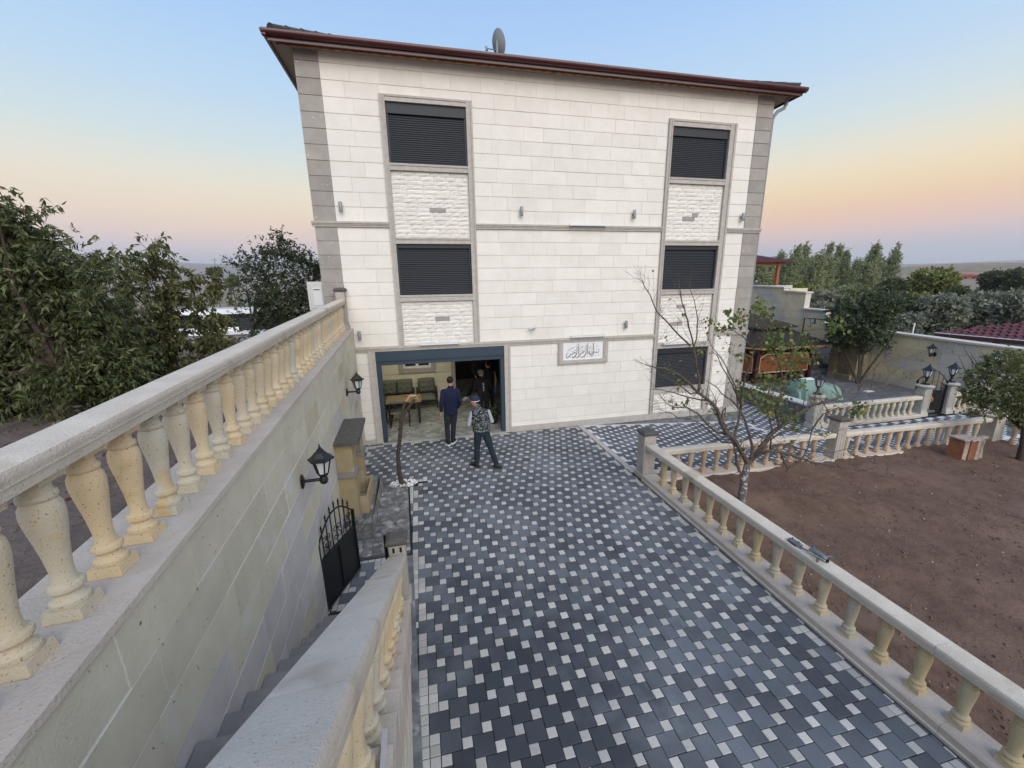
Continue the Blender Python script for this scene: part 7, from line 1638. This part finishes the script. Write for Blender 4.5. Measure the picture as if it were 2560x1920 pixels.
def camo():
    m_ = mat('camouflage_cloth', (.03, .035, .04), rough=.95); t = m_.node_tree; N = t.nodes; K = t.links.new; g_ = N.new('ShaderNodeNewGeometry'); mp = N.new('ShaderNodeMapping'); mp.inputs['Scale'].default_value = (1, 1, 1.9); K(g_.outputs['Position'], mp.inputs[0]); n = N.new('ShaderNodeTexNoise'); n.inputs['Scale'].default_value = 21; n.inputs['Detail'].default_value = 3; n.inputs['Distortion'].default_value = .8; K(mp.outputs[0], n.inputs['Vector'])
    c_ = N.new('ShaderNodeValToRGB'); c_.color_ramp.interpolation = 'CONSTANT'; e = c_.color_ramp.elements; e[0].color = (.008, .011, .014, 1); e[1].position = .49; e[1].color = (.055, .068, .072, 1); x = e.new(.55); x.color = (.26, .27, .26, 1); x = e.new(.62); x.color = (.02, .026, .03, 1); K(n.outputs['Fac'], c_.inputs[0]); K(c_.outputs[0], N['Principled BSDF'].inputs['Base Color']); return m_
def checks():
    m_ = mat('checked_shirt', (.6, .62, .66), rough=.9); t = m_.node_tree; N = t.nodes; K = t.links.new; g_ = N.new('ShaderNodeNewGeometry'); sp = N.new('ShaderNodeSeparateXYZ'); K(g_.outputs['Position'], sp.inputs[0]); last = None
    for ax, f_ in (('X', 42), ('Z', 42)):
        a = N.new('ShaderNodeMath'); a.operation = 'MULTIPLY'; a.inputs[1].default_value = f_; K(sp.outputs[ax], a.inputs[0]); b_ = N.new('ShaderNodeMath'); b_.operation = 'FRACT'; K(a.outputs[0], b_.inputs[0]); c_ = N.new('ShaderNodeMath'); c_.operation = 'LESS_THAN'; c_.inputs[1].default_value = .35; K(b_.outputs[0], c_.inputs[0])
        if last is None: last = c_
        else: d_ = N.new('ShaderNodeMath'); d_.operation = 'MAXIMUM'; K(last.outputs[0], d_.inputs[0]); K(c_.outputs[0], d_.inputs[1]); last = d_
    x = N.new('ShaderNodeMix'); x.data_type = 'RGBA'; x.inputs['A'].default_value = (.66, .68, .72, 1); x.inputs['B'].default_value = (.06, .08, .13, 1); K(last.outputs[0], x.inputs['Factor']); K(x.outputs['Result'], N['Principled BSDF'].inputs['Base Color']); return m_
teal = mat('dark_teal_trousers', (.018, .030, .040), (.013, .022, .030), 12, .9, bump=.9, bscale=20)
person('person in camouflage vest, checked shirt and navy cap standing before the garage', dict(head=(1.07, 8.60, 1.575), neck=(1.115, 8.56, 1.46), shL=(.985, 8.54, 1.335), shR=(1.345, 8.54, 1.345), elL=(.905, 8.52, 1.075), elR=(1.435, 8.53, 1.10), wrL=(1.02, 8.74, 1.00), wrR=(1.36, 8.76, 1.03), hip=(1.19, 8.52, .87), knL=(1.075, 8.56, .47), knR=(1.385, 8.46, .46), ankL=(1.055, 8.57, .10), ankR=(1.485, 8.40, .10), toeL=(.96, 8.68, .04), toeR=(1.56, 8.36, .04), look=(-.45, .8, -.25), toplen=.02, wide=1.13, thumbL=(.2, 0, 1), thumbR=(-.2, 0, 1)),
       dict(skin=M['skin'], trousers=teal, top=camo(), shirt=checks(), shoe=mat('grey_shoe', (.035, .033, .034), rough=.7), hair=mat('brown_hair', (.03, .018, .012), rough=.8), cap=mat('navy_cap', (.018, .024, .058), rough=.8)), 'cap', collar=.05, sleeve=False)
blk_m = dict(skin=M['skin'], trousers=M['black_cloth'], top=M['black_cloth'], shoe=shoe_b, sole=M['white'])
bald = person('person in black hooded top with white print standing inside the garage', dict(head=(1.72, 12.02, 1.47), neck=(1.74, 12.0, 1.36), shL=(1.58, 12.0, 1.24), shR=(1.95, 12.0, 1.24), elL=(1.52, 12.1, .98), elR=(2.02, 12.05, .98), wrL=(1.6, 12.3, .85), wrR=(1.96, 12.25, .85), hip=(1.77, 12.02, .80), knL=(1.68, 12.0, .45), knR=(1.87, 12.0, .45), ankL=(1.66, 12.0, .11), ankR=(1.90, 12.0, .11), toeL=(1.64, 12.14, .05), toeR=(1.93, 12.14, .05), look=(.5, .85, -.2), floor=.012),
       dict(blk_m, hair=mat('grey_hair', (.16, .14, .13), rough=.8)), 'grey', hood=True, voxel=.014)
q = MB()
for k in range(5):   # vertical white print on the back
    z = 1.20-.055*k; x = 1.765; y = 11.868
    for a, b_ in (((-.018, 0), (.018, 0)), ((-.018, 0), (-.012, -.03)), ((.0, -.015), (.018, -.03))) if k % 2 else (((-.016, 0), (-.016, -.032)), ((-.016, -.032), (.016, -.032)), ((.014, 0), (.016, -.02))): q.obox((x+a[0], y, z+a[1]), (x+b_[0], y, z+b_[1]), .007, .007)
q.build('back_print', M['white'], bald)
tall = person('person in black with bare forearm and blue glove inside the garage', dict(head=(2.06, 12.75, 1.60), neck=(2.06, 12.73, 1.49), shL=(1.88, 12.73, 1.36), shR=(2.25, 12.73, 1.36), elL=(1.82, 12.82, 1.08), elR=(2.32, 12.75, 1.06), wrL=(1.9, 13.0, .95), wrR=(2.27, 12.70, .78), hip=(2.07, 12.75, .86), knL=(1.98, 12.75, .47), knR=(2.17, 12.75, .47), ankL=(1.96, 12.75, .11), ankR=(2.19, 12.75, .11), toeL=(1.94, 12.9, .05), toeR=(2.22, 12.9, .05), look=(-.4, .8, 0), floor=.012),
       dict(blk_m, hair=M['hair']), 'short', sleeve=False, voxel=.014)
q = MB(); q.tube([(2.29, 12.715, .84), (2.27, 12.70, .77), (2.262, 12.695, .70), (2.258, 12.69, .62)], [.036, .040, .044, .020], 10); q.build('blue_glove', mat('blue_glove', (.05, .13, .45), rough=.5), tall, True)
person('person in dark clothes and white shoes deep in the back room', dict(head=(1.98, 14.2, 1.66), neck=(1.98, 14.2, 1.55), shL=(1.8, 14.2, 1.42), shR=(2.16, 14.2, 1.42), elL=(1.72, 14.2, 1.14), elR=(2.24, 14.2, 1.14), wrL=(1.8, 14.05, .95), wrR=(2.2, 14.05, .95), hip=(1.95, 14.2, .90), knL=(1.7, 14.2, .48), knR=(2.0, 14.2, .48), ankL=(1.5, 14.3, .11), ankR=(1.98, 14.2, .11), toeL=(1.38, 14.24, .05), toeR=(1.95, 14.05, .05), look=(.1, -1, -.1), floor=.012),
       dict(blk_m, shoe=M['white'], hair=M['hair']), 'short', voxel=.016)
# ================================================================== HAZE
hz = MB().box(-5300, 5300, -5300, 5300, -60, 300)
hm_ = bpy.data.materials.new('evening_haze'); hm_.use_nodes = True; N = hm_.node_tree.nodes; N.remove(N['Principled BSDF'])
pv = N.new('ShaderNodeVolumePrincipled'); pv.inputs['Color'].default_value = (.955, .965, .985, 1); pv.inputs['Density'].default_value = HAZE; pv.inputs['Anisotropy'].default_value = 0.2
hm_.node_tree.links.new(pv.outputs[0], N['Material Output'].inputs['Volume'])
o = hz.build('haze', hm_); tag(o, kind='stuff')
